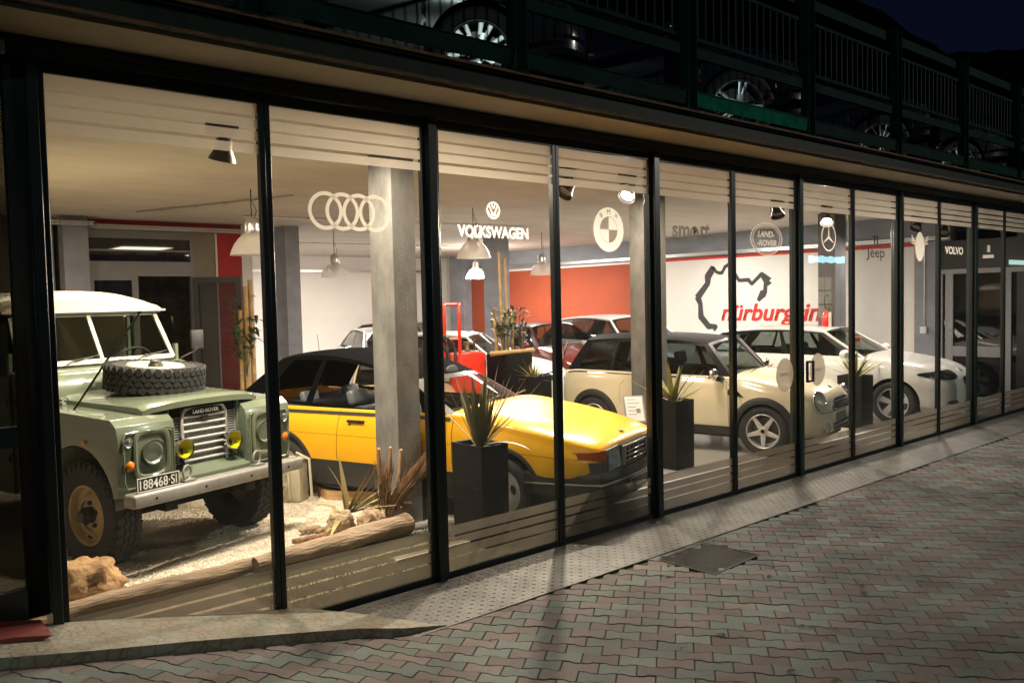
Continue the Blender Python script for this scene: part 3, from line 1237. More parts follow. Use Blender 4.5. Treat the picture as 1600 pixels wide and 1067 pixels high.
# small bracket and cable at the soffit, top left
bm = NB()
tube(bm, [(.60, -.30, 3.24), (.66, -.22, 3.22), (.74, -.15, 3.21), (.80, -.12, 3.20), (.80, -.10, 3.16)], .022, 10)
box(bm, .55, .63, -.34, -.26, 3.20, 3.27)
tag(obj('soffit_bracket', bm, mat('dirty_white', (0.20, 0.19, 0.16), .7, noise=.3, nscale=30)), 'grubby pipe bracket under the soffit at the top left corner', 'bracket')

# ================================================================== CANOPY EDGE, RAILING
def canopy_edge():
    bm = NB()
    box(bm, -4, 20, -.455, -.442, 3.30, 3.425)            # web
    box(bm, -4, 20, -.50, -.442, 3.290, 3.299)            # lower flange
    box(bm, -4, 20, -.52, -.456, 3.426, 3.436)
    tag(obj('edge_beam', bm, mat('beam_dark_green', (0.008, 0.014, 0.010), .6, noise=.5, nscale=4, bump=.04, spec=.2), smooth=False), 'dark green steel beam along the edge of the parking deck', 'beam')
    bm = NB()
    box(bm, -4, 20, -.524, -.5205, 3.422, 3.440)
    box(bm, -4, 20, -.504, -.5005, 3.287, 3.303)
    tag(obj('rust_line', bm, M_rust, smooth=False), 'rusty edge strips of the deck beam', 'strip')
    rail_m = M_green
    px = [3.70 + 1.832 * k for k in range(-3, 8)]
    t = thing('deck_railing', 'dark green steel railing with upright bars along the parking deck edge', 'railing', (0, -.47, 0))
    for x in px:
        bm = NB()
        box(bm, x - .055, x - .047, -.045, .045, 3.44, 4.78)
        box(bm, x + .047, x + .055, -.045, .045, 3.44, 4.78)
        box(bm, x - .047, x + .047, -.005, .005, 3.44, 4.78)
        box(bm, x - .06, x + .06, -.06, .06, 3.437, 3.447)
        prism(bm, [(x - .056, 3.45), (x - .056, 3.60), (x - .085, 3.45)], -.05, .0, 'y')
        obj('rail_post', bm, rail_m, t, smooth=False)
    bm = NB(); box(bm, -4, 20, .048, .10, 4.66, 4.76)
    obj('top_rail', bm, rail_m, t, smooth=False)
    for a, b in zip(px, px[1:]):
        bm = NB()
        box(bm, a + .06, b - .06, .02, .04, 4.50, 4.53)
        box(bm, a + .06, b - .06, .02, .04, 4.02, 4.05)
        obj('bar_frame', bm, rail_m, t, smooth=False)
        bm = NB()
        n = 16
        for k in range(1, n):
            x = a + .06 + (b - a - .12) * k / n
            tube(bm, [(x, .03, 4.05), (x, .03, 4.50)], .0075, 6)
        obj('upright_bars', bm, mat('green_grey_bar', (0.022, 0.030, 0.027), .6, spec=.1), t)
        bm = NB()
        box(bm, a + .056, b - .056, .0, .03, 3.875, 3.96)
        obj('mid_rail', bm, rail_m, t, smooth=False)
        bm = NB()
        box(bm, a + .056, b - .056, -.035, -.028, 3.475, 3.585)
        box(bm, a + .056, b - .056, -.045, .0, 3.585, 3.592)
        obj('kick_plate', bm, mat('teal_paint', (0.001, 0.10, 0.060), .8, noise=.45, nscale=9, bump=.03, spec=.05) if 5 < a < 6 else M_green, t, smooth=False)


canopy_edge()


def hills():
    bm = NB()
    V = []
    pr = [(-60, 30, 26), (0, 80, 30), (20, 75, 31), (45, 60, 36), (52, 46, 34), (60, 38, 32), (66, 31, 28), (70, 27, 24), (74, 24.5, 21.5), (84, 14, 23), (100, -6, 22), (120, -40, 16)]
    # ridge (x, y, z) sampled finely
    import itertools
    R_ = []
    for (a, b) in zip(pr, pr[1:]):
        for k in range(14):
            t = k / 14
            R_.append([a[q] * (1 - t) + b[q] * t for q in range(3)])
    for (x, y, z) in R_:
        h = z + 1.6 * noise3(x * .09, y * .09) + .5 * noise3(x * .6, y * .6)
        row = [bm.verts.new((x * .75, y * .75, -1)), bm.verts.new((x * .9, y * .9, h * .55)), bm.verts.new((x, y, h)), bm.verts.new((x * 1.3, y * 1.3, h * .5))]
        V.append(row)
    for a, b in zip(V, V[1:]):
        for k in range(3):
            bm.faces.new((a[k], a[k + 1], b[k + 1], b[k]))
    tag(obj('hills', bm, mat('night_hill', (0.012, 0.018, 0.012), .95, noise=.4, nscale=.3)), kind='structure')


hills()


def moss():
    bm = NB()
    rr = random.Random(31)
    for k in range(46):
        x = rr.uniform(2.9, 9.0); y = -0.7 - rr.random() * 2.4
        for q in range(9):
            a = rr.uniform(0, 6.28); s = rr.uniform(.002, .012)
            px_, py_ = x + math.cos(a) * s * 2, y + math.sin(a) * s * 2
            h = rr.uniform(.004, .013)
            z = ground_z(px_, py_) - .003
            bm.faces.new([bm.verts.new(v) for v in ((px_ - s * .5, py_, z), (px_ + s * .5, py_ + s * .2, z), (px_ + rr.uniform(-.006, .006), py_ + rr.uniform(-.006, .006), z + h))])
    tag(obj('moss', bm, mat('moss_green', (0.035, 0.055, 0.015), .9), smooth=False), 'little tufts of moss in the paving joints', kind='stuff')


moss()


def street_side():
    """the dark shop building across the street, whose lit sign and window are mirrored in the shopfront glass"""
    t = thing('shop_building', 'dark building across the street with a lit sign, seen only mirrored in the glass', 'building', (30, -12, 0))
    bm = NB(); box(bm, -16, 34, -6, -.02, 0, 7)
    obj('wall', bm, mat('night_render', (0.05, 0.05, 0.05), .9), t, smooth=False)
    SG = emis('sign_glow', (0.42, 0.86, 1.0), 7)
    bm = NB(); box(bm, -.75, 2.25, .0, .10, 3.08, 3.46)
    obj('sign_box', bm, mat('sign_backing', (0.10, 0.16, 0.18), .5), t, smooth=False)
    bm = NB()
    rr = random.Random(4)
    x = -.68
    while x < 2.1:
        w_ = rr.uniform(.12, .34)
        box(bm, x, min(2.18, x + w_), .10, .12, 3.12 + rr.uniform(0, .05), 3.42 - rr.uniform(0, .06))
        x += w_ + .035
    obj('sign_light', bm, SG, t, smooth=False)
    bm = NB()
    for a, b in ((.2, .62), (.72, 1.15)):
        for z in (1.0, 1.55, 2.1):
            box(bm, a, b, .0, .03, z, z + .48)
    obj('lit_window', bm, emis('shop_window_glow', (0.75, 0.68, 0.40), 1.1), t, smooth=False)
    bm = NB(); box(bm, 20.5, 25.5, .0, .1, 3.3, 3.55)
    obj('far_sign', bm, emis('far_sign_glow', (0.6, 0.9, 0.8), 2.5), t, smooth=False)


street_side()
# ================================================================== CARS
M_tyre = mat('tyre_rubber', (0.018, 0.017, 0.016), 0.75, noise=0.2, nscale=30, bump=0.1, bscale=120)
M_rim = mat('alloy_silver', (0.74, 0.72, 0.69), 0.34, 0.55)
M_chrome = mat('chrome', (0.85, 0.85, 0.85), 0.06, 1.0)
M_cglass = glassmat('car_glass', (0.42, 0.46, 0.44), ior=1.5)
M_cglass_lt = glassmat('car_glass_clear', (0.72, 0.77, 0.73), ior=1.5)
M_lens = glassmat('lamp_lens', (0.9, 0.92, 0.95), ior=1.5, film=.12, filmcol=(.85, .86, .84))
M_amber = mat('amber_lens', (0.80, 0.20, 0.01), 0.12, coat=0.5)
M_redlens = mat('red_lens', (0.35, 0.01, 0.01), 0.15, coat=0.5)
M_seat = mat('dark_leather', (0.035, 0.035, 0.036), 0.42, noise=0.2, nscale=20, bump=0.2, bscale=80)
M_well = mat('wheel_well', (0.006, 0.006, 0.006), 0.95)
M_matte = mat('black_trim', (0.020, 0.020, 0.020), 0.55)
M_gloss = mat('gloss_black', (0.006, 0.006, 0.007), 0.35, spec=0.15)
M_roofblack = mat('roof_black', (0.006, 0.006, 0.007), 0.6, spec=0.08)
M_refl = mat('lamp_reflector', (0.78, 0.78, 0.76), 0.28, 0.55, noise=.15, nscale=60)


def wheel(parent, x, y, side, R_=.31, W=.20, rr_=.20, style='star5', zc=None, tread=False, rimmat=None, spin=0.0):
    """side -1: outer face toward -y. returns tyre object (part) with the rim as sub-part"""
    zc = R_ if zc is None else zc
    rot = 0.0 if side < 0 else math.pi
    bm = NB()
    h = W / 2
    pr = [(rr_, -h * .78), (rr_ + .012, -h * .93), (rr_ + (R_ - rr_) * .55, -h * 1.0), (R_ - .020, -h * .93), (R_ - .004, -h * .76)]
    for k in range(4):
        a = -h * .70 + k * h * .40
        pr += [(R_, a), (R_, a + h * .30), (R_ - .007, a + h * .31), (R_ - .007, a + h * .39)]
    pr += [(R_ - .004, h * .90), (R_ - .03, h), (rr_, h * .9)]
    lathe(bm, pr, 64, 'y')
    if tread:
        n = 34
        for k in range(n):
            for row, (ya, yb, sk) in enumerate(((-1.0, -.42, .5), (-.40, .0, -.5), (.0, .40, .5), (.42, 1.0, -.5))):
                a = 2 * math.pi * (k + (.5 if row % 2 else 0)) / n
                Mx = Matrix.Rotation(a, 4, 'Y') @ Matrix.Translation((R_ - .006, (ya + yb) / 2 * h, 0)) @ Matrix.Rotation(sk * .9, 4, 'X')
                wz = R_ * math.pi / n * .66
                wy = (yb - ya) * h / 2 * .88
                box(bm, -.012, .012, -wy, wy, -wz, wz, M=Mx)
            # shoulder lugs on the side wall
            a = 2 * math.pi * k / n
            for sg in (-1, 1):
                Mx = Matrix.Rotation(a, 4, 'Y') @ Matrix.Translation((R_ - .035, sg * h * .97, 0))
                box(bm, -.022, .026, -.006, .006, -.018, .012, M=Mx)
    t = obj('wheel', bm, M_tyre, parent, loc=(x, y, zc), rot=(0, rot and 0, rot), angle=35)
    bm = NB()
    Rr = rr_ + .004
    o = -h * .80
    mtr = rimmat or M_rim
    if style == 'steel':
        lathe(bm, [(Rr, o + .006), (Rr + .006, o - .006), (Rr - .008, o - .010), (Rr - .016, o), (Rr - .020, o + .045), (Rr - .050, o + .060), (Rr - .075, o + .030), (Rr * .52, o + .018), (Rr * .50, o + .035), (Rr * .30, o + .035), (0.0, o + .035)], 56, 'y')
    else:
        lathe(bm, [(Rr, o + .02), (Rr + .004, o - .004), (Rr - .006, o - .008), (Rr - .016, o + .002), (Rr - .020, o + .02), (Rr - .024, h * .8)], 56, 'y')
    obj('rim', bm, mtr, t, angle=35)
    if style == 'steel':
        bm = NB()
        for k in range(5):
            a = 2 * math.pi * k / 5 + .3
            Mx = Matrix.Translation((math.cos(a) * Rr * .40, 0, math.sin(a) * Rr * .40))
            lathe(bm, [(.016, o + .036), (.016, o + .014), (.0, o + .012)], 6, 'y', M=Mx)
        for k in range(2):
            a = 1.3 + k * math.pi
            Mx = Matrix.Rotation(-a, 4, 'Y')
            box(bm, Rr * .80, Rr * .86, o + .040, o + .050, -.02, .02, M=Mx)
        obj('wheel_nuts', bm, mat('dark_nut', (0.02, 0.016, 0.012), .6, .4), t)
        bm = NB()
        lathe(bm, [(.062, o + .034), (.060, o - .012), (.050, o - .022), (.045, o - .05), (.03, o - .06), (0, o - .06)], 24, 'y')
        for k in range(6):
            a = math.pi / 3 * k
            Mx = Matrix.Translation((math.cos(a) * .052, 0, math.sin(a) * .052))
            lathe(bm, [(.007, o - .02), (.007, o - .03), (.0, o - .03)], 6, 'y', M=Mx)
        obj('hub', bm, mat('oily_hub', (0.05, 0.05, 0.045), .5, .5, noise=.4, nscale=40), t)
        return t

    def spoke(bm, a, r0, w0, r1, w1, y0, y1, th=.02, ridge=.008):
        Mx = Matrix.Rotation(-a, 4, 'Y')
        pts = [(r0, -w0), (r1, -w1), (r1, w1), (r0, w0)]
        A = []
        for (r_, w_), yy in zip(pts, (y0, y1, y1, y0)):
            A.append(bm.verts.new(Mx @ Vector((r_, yy, w_))))
        Bv = [bm.verts.new(Mx @ Vector((r_, yy + th, w_ * .8))) for (r_, w_), yy in zip(pts, (y0, y1, y1, y0))]
        c0 = bm.verts.new(Mx @ Vector((r0, y0 - ridge, 0)))
        c1 = bm.verts.new(Mx @ Vector((r1, y1 - ridge * .4, 0)))
        for f in ((A[0], A[1], c1, c0), (c0, c1, A[2], A[3]), (A[0], Bv[0], Bv[1], A[1]), (A[2], Bv[2], Bv[3], A[3]), (Bv[0], Bv[3], Bv[2], Bv[1])):
            bm.faces.new(f)
    bm = NB()
    yc = o + .006
    if style == 'star5':
        for k in range(5):
            a = spin + 2 * math.pi * k / 5
            spoke(bm, a, .03, .036, Rr - .012, .019, yc + .004, yc - .004, .022, .010)
        lathe(bm, [(.052, yc + .02), (.050, yc - .010), (.036, yc - .014), (.034, yc - .006), (.0, yc - .006)], 24, 'y')
    elif style == 'wide5':
        for k in range(5):
            a = spin + 2 * math.pi * k / 5
            spoke(bm, a, .02, .030, Rr - .010, .050, yc + .016, yc - .002, .018, .003)
        lathe(bm, [(.055, yc + .02), (.052, yc + .004), (.03, yc), (.0, yc)], 24, 'y')
    elif style == 'disc3':
        prof = [(Rr - .006, yc - .004), (Rr * .85, yc - .012), (Rr * .5, yc - .002), (Rr * .2, yc + .004), (0, yc + .004)]
        lathe(bm, prof, 56, 'y')
    elif style == 'y7':
        for k in range(7):
            a = spin + 2 * math.pi * k / 7
            spoke(bm, a, .04, .020, Rr * .62, .020, yc - .004, yc - .008, .012, .004)
            for s in (-1, 1):
                a2 = a + s * .17
                Mx = a2
                spoke(bm, a2, Rr * .55, .014, Rr - .006, .019, yc - .008, yc - .002, .012, .003)
        lathe(bm, [(.075, yc + .006), (.072, yc - .006), (.035, yc - .012), (.0, yc - .012)], 24, 'y')
    elif style == 'split5':
        for k in range(5):
            a = spin + 2 * math.pi * k / 5
            for s in (-1, 1):
                spoke(bm, a + s * .13, .05, .012, Rr - .008, .016, yc - .002, yc - .004, .014, .004)
            spoke(bm, a, .03, .036, Rr * .48, .030, yc - .004, yc - .004, .014, .004)
        lathe(bm, [(.06, yc + .01), (.058, yc - .010), (.044, yc - .012), (.04, yc - .004), (.0, yc - .004)], 24, 'y')
    elif style == 'multi':
        for k in range(15):
            spoke(bm, spin + 2 * math.pi * k / 15, .04, .007, Rr - .008, .007, yc - .004, yc - .004, .012, .003)
        lathe(bm, [(.055, yc + .01), (.052, yc - .008), (.0, yc - .010)], 24, 'y')
    obj('spokes', bm, mtr, t, angle=35)
    bm = NB()
    if style == 'disc3':
        for k in range(3):
            a = spin + 2 * math.pi * k / 3
            Mx = Matrix.Rotation(-a, 4, 'Y') @ Matrix.Translation((Rr * .70, yc - .0125, 0))
            n = 20
            vs = [bm.verts.new(Mx @ Vector((.028 * math.cos(2 * math.pi * q / n), 0, .040 * math.sin(2 * math.pi * q / n)))) for q in range(n)]
            bm.faces.new(vs)
        obj('rim_slots', bm, M_well, t, smooth=False)
    else:
        lathe(bm, [(.0, h * .1), (Rr * .78, h * .1), (Rr * .78, h * .25), (0, h * .25)], 32, 'y')
        obj('brake_disc', bm, mat('brake_disc', (0.10, 0.095, 0.09), .4, .7), t)
        if style in ('star5', 'wide5', 'split5'):
            bm = NB()
            lathe(bm, [(.024, yc - .015), (.022, yc - .018), (0, yc - .018)], 20, 'y')
            obj('centre_cap', bm, M_gloss, t)
        if style == 'y7':
            bm = NB()
            for k in range(4):
                a = .5 + math.pi / 2 * k
                Mx = Matrix.Translation((math.cos(a) * .056, 0, math.sin(a) * .056))
                lathe(bm, [(.011, yc - .008), (.010, yc - .020), (0, yc - .022)], 12, 'y', M=Mx)
            obj('wheel_nuts', bm, M_gloss, t)
    return t


class Body:
    """lofted car body: X forward from the front axle, Y left, Z up"""

    def __init__(s, w, top, sh, bot, side, arches, zc, n=3.0, cabin=None, keep=2):
        s.w, s.top, s.sh, s.bot, s.side, s.arches, s.zc, s.n, s.cabin, s.keep = w, top, sh, bot, side, arches, zc, n, cabin, keep
        s.x0, s.x1 = w[-1][0], w[0][0]

    def g(s, x, z):
        zb, zs = interp(x, s.bot), interp(x, s.sh)
        t = max(0.0, min(1.0, (z - zb) / max(1e-4, zs - zb)))
        return interp(t, s.side)

    def y(s, x, z):
        return interp(x, s.w) * s.g(x, z)

    def ztop(s, x, y):
        ys = s.y(x, interp(x, s.sh))
        zs, zt = interp(x, s.sh), interp(x, s.top)
        q = min(1.0, abs(y) / ys)
        return zs + (zt - zs) * (max(0.0, 1 - q ** s.n)) ** (1 / s.n)

    def build(s, name, mt, parent, nside=16, ntop=14, step=.045):
        xs = []
        x = s.x1
        n = int((s.x0 - s.x1) / step)
        xs = [s.x1 + (s.x0 - s.x1) * k / n for k in range(n + 1)]
        # finer toward both ends
        xs += [s.x0 - .006, s.x0 - .015, s.x0 - .03, s.x1 + .006, s.x1 + .015, s.x1 + .03]
        for (xc, Ra) in s.arches:
            for k in range(25):
                a = math.pi * k / 24
                xs.append(xc + Ra * math.cos(a) * .9995)
            xs += [xc - Ra - .0006, xc + Ra + .0006]
        if s.cabin:
            xs += [s.cabin[0], s.cabin[1]]
        xs = sorted(set(round(q, 5) for q in xs if s.x1 <= q <= s.x0))
        bm = NB()
        rows = []
        for x in xs:
            zb = interp(x, s.bot)
            lo = zb
            for (xc, Ra) in s.arches:
                if abs(x - xc) < Ra:
                    lo = max(lo, s.zc + math.sqrt(max(0, Ra * Ra - (x - xc) ** 2)))
            zs, zt = interp(x, s.sh), interp(x, s.top)
            lo = min(lo, zs - .01)
            half = []
            for k in range(nside + 1):
                t = k / nside
                z = lo + (zs - lo) * t
                half.append((s.y(x, z), z))
            ys = half[-1][0]
            for k in range(1, ntop + 1):
                a = (math.pi / 2) * k / ntop
                yy = ys * max(0, math.cos(a)) ** (2 / s.n)
                zz = zs + (zt - zs) * math.sin(a) ** (2 / s.n)
                half.append((yy, zz))
            half[-1] = (0.0, zt)
            left = [bm.verts.new((x, y, z)) for (y, z) in half]
            right = [bm.verts.new((x, -y, z)) for (y, z) in half[:-1]]
            rows.append(left + right[::-1])
        m = len(rows[0])
        for i in range(len(rows) - 1):
            xm = (xs[i] + xs[i + 1]) / 2
            for j in range(m - 1):
                if s.cabin and s.cabin[0] < xm < s.cabin[1]:
                    if nside + s.keep <= j < m - 1 - (nside + s.keep):
                        continue
                bm.faces.new((rows[i][j], rows[i][j + 1], rows[i + 1][j + 1], rows[i + 1][j]))
        for rw in (rows[0][::-1], rows[-1]):
            # end cap as horizontal strips
            for k in range(m // 2):
                a, b, c, d = rw[k], rw[k + 1], rw[m - 2 - k], rw[m - 1 - k]
                try:
                    bm.faces.new([v for v in dict.fromkeys((a, b, c, d))])
                except Exception:
                    pass
        bmesh.ops.remove_doubles(bm, verts=bm.verts, dist=1e-5)
        return obj(name, bm, mt, parent, angle=42)

    def under(s, parent):
        """inner wheel wells and floor pan"""
        bm = NB()
        yi = .42
        for (xc, Ra) in s.arches:
            for sg in (-1, 1):
                R2 = Ra + .002

                def P(i, j):
                    a = math.pi * i / 18
                    x = xc + R2 * math.cos(a)
                    z = s.zc + R2 * math.sin(a)
                    yo = s.y(max(s.x1, min(s.x0, x)), z) - .006
                    return Vector((x, sg * (yo if j else yi), z))
                grid(bm, P, 18, 1)
                bm.faces.new([bm.verts.new((xc + R2 * math.cos(math.pi * i / 18), sg * yi, s.zc + R2 * math.sin(math.pi * i / 18))) for i in range(19)])
                box(bm, xc - Ra, xc + Ra, sg * yi - .005, sg * yi + .005, .2, s.zc)
        zf = interp((s.x0 + s.x1) / 2, s.bot)
        box(bm, s.x1 + .12, s.x0 - .12, -.42, .42, zf - .03, zf + .02)
        if len(s.arches) == 2:
            a, b = sorted(s.arches)
            wv = s.y((a[0] + b[0]) / 2, zf + .02) - .03
            box(bm, a[0] + a[1], b[0] - b[1], -wv, wv, zf - .025, zf + .025)
        obj('underbody', bm, M_well, parent, smooth=False)

    def patch(s, name, x0, x1, z0, z1, off, mt, parent, sides=(-1, 1), nx=None, nz=2, fz=None):
        """strip lying proud of the flank; z0, z1 may be functions of x"""
        bm = NB()
        nx = nx or max(1, int(abs(x1 - x0) / .05))
        f0 = z0 if callable(z0) else (lambda x: z0)
        f1 = z1 if callable(z1) else (lambda x: z1)
        for sg in sides:
            def P(i, j):
                x = x0 + (x1 - x0) * i / nx
                z = f0(x) + (f1(x) - f0(x)) * j / nz
                return Vector((x, sg * (s.y(x, z) + off), z))
            V = grid(bm, P, nx, nz)
            # returns
            for row in ((0), (nz)):
                for i in range(nx):
                    a, b = V[i][row], V[i + 1][row]
                    c = bm.verts.new(b.co - Vector((0, sg * (off + .004), 0)))
                    d = bm.verts.new(a.co - Vector((0, sg * (off + .004), 0)))
                    bm.faces.new((a, b, c, d))
        return obj_split(name, bm, mt, parent)

    def seam(s, name, pts, parent, wd=.006, mt=None, sides=(-1, 1)):
        """thin dark shut line through (x, z) points on the flank"""
        bm = NB()
        P = []
        for a, b in zip(pts, pts[1:]):
            k = max(1, int((Vector(b) - Vector(a)).length / .04))
            P += [Vector(a).lerp(Vector(b), q / k) for q in range(k)]
        P.append(Vector(pts[-1]))
        for sg in sides:
            prev = None
            for i, q in enumerate(P):
                d = (P[min(i + 1, len(P) - 1)] - P[max(i - 1, 0)]).normalized()
                n = Vector((-d.y, d.x)) * wd / 2
                pr = []
                for e in (q + n, q - n):
                    pr.append(bm.verts.new((e.x, sg * (s.y(e.x, e.y) + .0012), e.y)))
                if prev:
                    bm.faces.new((prev[0], prev[1], pr[1], pr[0]))
                prev = pr
        return obj_split(name, bm, mt or M_well, parent, smooth=False)

    def door_cards(s, x0, x1, parent, mt=None):
        return s.patch('door_card', x0, x1, lambda x: .30, lambda x: interp(x, s.sh) - .004, -.035, mt or M_matte, parent, nz=3)

    def arch_trim(s, name, wd, off, mt, parent, z0=.2):
        bm = NB()
        for (xc, Ra) in s.arches:
            for sg in (-1, 1):
                n = 30
                a0 = -math.asin(min(1, max(0, (s.zc - z0)) / Ra)) if s.zc > z0 else 0

                def P(i, j):
                    a = a0 + (math.pi - 2 * a0) * i / n
                    r_ = Ra - .006 + (wd + .006) * j / 4
                    x, z = xc + r_ * math.cos(a), s.zc + r_ * math.sin(a)
                    o_ = off * (1 if j < 3 else (.6 if j == 3 else 0.0)) + .001
                    return Vector((x, sg * (s.y(x, z) + o_), z))
                V = grid(bm, P, n, 4)
                for i in range(n):
                    a, b = V[i][0], V[i + 1][0]
                    c = bm.verts.new(b.co - Vector((0, sg * .05, 0)))
                    d = bm.verts.new(a.co - Vector((0, sg * .05, 0)))
                    bm.faces.new((a, b, c, d))
        return obj_split(name, bm, mt, parent, by='island')


class Cabin:
    def __init__(s, A0, A1, C0, C1, bf=.12, bs=.02, br=.06, crown=.04, arch=.03, bv=.012):
        s.A0, s.A1, s.C0, s.C1 = map(Vector, (A0, A1, C0, C1))
        s.bf, s.bs, s.br, s.crown, s.arch, s.bv = bf, bs, br, crown, arch, bv

    def side(s, u, v, sg=1):
        b = s.A0.lerp(s.C0, u)
        t = s.A1.lerp(s.C1, u)
        t.z += s.arch * 4 * u * (1 - u)
        p = b.lerp(t, v)
        p.y += s.bs * 4 * u * (1 - u) * (1 - .4 * v) + s.bv * 4 * v * (1 - v)
        p.y *= sg
        return p

    def wind(s, u, v):
        p = s.A0.lerp(s.A1, v)
        y = p.y * u + (s.bv * 4 * v * (1 - v)) * u
        return Vector((p.x + s.bf * (1 - u * u) * (1 - .35 * v), y, p.z + s.crown * v * (1 - abs(u) ** 2.5)))

    def rear(s, u, v):
        p = s.C0.lerp(s.C1, v)
        y = p.y * u + (s.bv * 4 * v * (1 - v)) * u
        return Vector((p.x - s.br * (1 - u * u) * (1 - .35 * v), y, p.z + s.crown * v * (1 - abs(u) ** 2.5)))

    def roof(s, u, q):
        p = s.A1.lerp(s.C1, q)
        y = (p.y + s.bs * 4 * q * (1 - q) * .6) * u
        x = p.x + s.bf * .65 * (1 - u * u) * (1 - q) - s.br * .65 * (1 - u * u) * q
        return Vector((x, y, p.z + s.arch * 4 * q * (1 - q) + s.crown * (1 - abs(u) ** 2.5)))

    def panel(s, fn, ub, vb, wins, bmF, bmG, nu, nv, mf=0):
        us = sorted(set([ub[0] + (ub[1] - ub[0]) * k / nu for k in range(nu + 1)] + [w_[0] for w_ in wins] + [w_[1] for w_ in wins]))
        vs = sorted(set([vb[0] + (vb[1] - vb[0]) * k / nv for k in range(nv + 1)] + [w_[2] for w_ in wins] + [w_[3] for w_ in wins]))
        cache = {}

        def V(bm, key, i, j):
            k = (key, i, j)
            if k not in cache:
                cache[k] = bm.verts.new(fn(us[i], vs[j]))
            return cache[k]
        for i in range(len(us) - 1):
            for j in range(len(vs) - 1):
                um, vm = (us[i] + us[i + 1]) / 2, (vs[j] + vs[j + 1]) / 2
                win = any(w_[0] < um < w_[1] and w_[2] < vm < w_[3] for w_ in wins)
                if win and bmG is None:
                    continue
                bm, key = (bmG, 'g') if win else (bmF, 'f')
                f = bm.faces.new((V(bm, key, i, j), V(bm, key, i + 1, j), V(bm, key, i + 1, j + 1), V(bm, key, i, j + 1)))
                f.material_index = mf if not win else 0

    def build(s, parent, mt_roof, mt_pillar, glass, side_wins, wind_win=(-.93, .93, .06, .93), rear_win=(-.85, .85, .15, .88), glass_wind=None, roof_open=False, side_glass=True):
        bmR, bmP, bmG, bmW, bmB = NB(), NB(), NB(), NB(), NB()
        for sg in (-1, 1):
            s.panel(lambda u, v: s.side(u, v, sg), (0, 1), (0, 1), side_wins, bmP, bmG if side_glass else None, 14, 6)
        s.panel(s.wind, (-1, 1), (0, 1), [wind_win], bmP, bmW, 16, 6)
        s.panel(s.rear, (-1, 1), (0, 1), [rear_win] if rear_win else [], bmP, bmB, 16, 6)
        s.panel(s.roof, (-1, 1), (0, 1), [], bmR, None, 20, 16)
        obj('roof', bmR, mt_roof, parent, angle=60)
        obj('window_frame', bmP, mt_pillar, parent, angle=60)
        if side_glass:
            obj_split('side_window', bmG, glass, parent, by='island', angle=60)
        else:
            bmG.free()
        obj('windscreen', bmW, glass_wind or glass, parent, angle=60)
        if rear_win:
            obj('rear_window', bmB, glass, parent, angle=60)
        else:
            bmB.free()


def _noop():
    pass


def seat(parent, x, y, z=.42, head=True, mt=None, hs=.62):
    bm = NB()
    box(bm, x - .25, x + .25, y - .24, y + .24, z - .1, z + .06)
    Mx = Matrix.Translation((x - .22, y, z + .02)) @ Matrix.Rotation(R(-14), 4, 'Y')
    box(bm, -.07, .06, -.23, .23, 0, hs * .88, M=Mx)
    if head:
        box(bm, -.05, .05, -.13, .13, hs * .92, hs * 1.18, M=Mx)
    return obj('seat', bm, mt or M_seat, parent, bevel=.035, bseg=3)


def interior(parent, x0, x1, w_, zb=.3, dash=None, wheel_y=-.36, rear=True, mt=None, zdash=.95, sx=-.95, hs=.62, rx=None):
    bm = NB()
    box(bm, x1, x0, -w_, w_, zb, zb + .03)
    obj('cabin_floor', bm, M_matte, parent, smooth=False)
    bm = NB()
    prism(bm, [(x0 + .05, zdash - .35), (x0 + .05, zdash), (x0 - .18, zdash + .01), (x0 - .38, zdash - .07), (x0 - .36, zdash - .20), (x0 - .2, zdash - .4)], -w_ + .02, w_ - .02, 'y')
    obj('dashboard', bm, M_matte, parent, bevel=.02)
    for y in (-.36, .36):
        seat(parent, sx, y, .40, True, mt, hs)
    if rear:
        bm = NB()
        xr = rx if rx is not None else sx - .85
        box(bm, xr - .2, xr + .3, -w_ + .08, w_ - .08, .35, .50)
        Mx = Matrix.Translation((xr - .2, 0, .45)) @ Matrix.Rotation(R(-16), 4, 'Y')
        box(bm, -.06, .07, -w_ + .08, w_ - .08, 0, .48, M=Mx)
        for y in (-.33, .33):
            box(bm, -.04, .04, y - .12, y + .12, .47, .62, M=Mx)
        obj('rear_seat', bm, mt or M_seat, parent, bevel=.03, bseg=3)
    bm = NB()
    c = Vector((x0 - .46, wheel_y, zdash - .10))
    Mx = Matrix.Translation(c) @ Matrix.Rotation(R(-62), 4, 'Y')
    for k in range(28):
        pass
    pts = [Mx @ Vector((.185 * math.cos(2 * math.pi * k / 28), .185 * math.sin(2 * math.pi * k / 28), 0)) for k in range(29)]
    tube(bm, pts, .014, 8, cap=False)
    for a in (0, 2.2, -2.2):
        tube(bm, [Mx @ Vector((0, 0, 0)), Mx @ Vector((.18 * math.cos(a + math.pi), .18 * math.sin(a + math.pi), 0))], .014, 6)
    tube(bm, [Mx @ Vector((0, 0, 0)), Mx @ Vector((0, 0, .25))], .03, 8)
    obj('steering_wheel', bm, M_matte, parent)


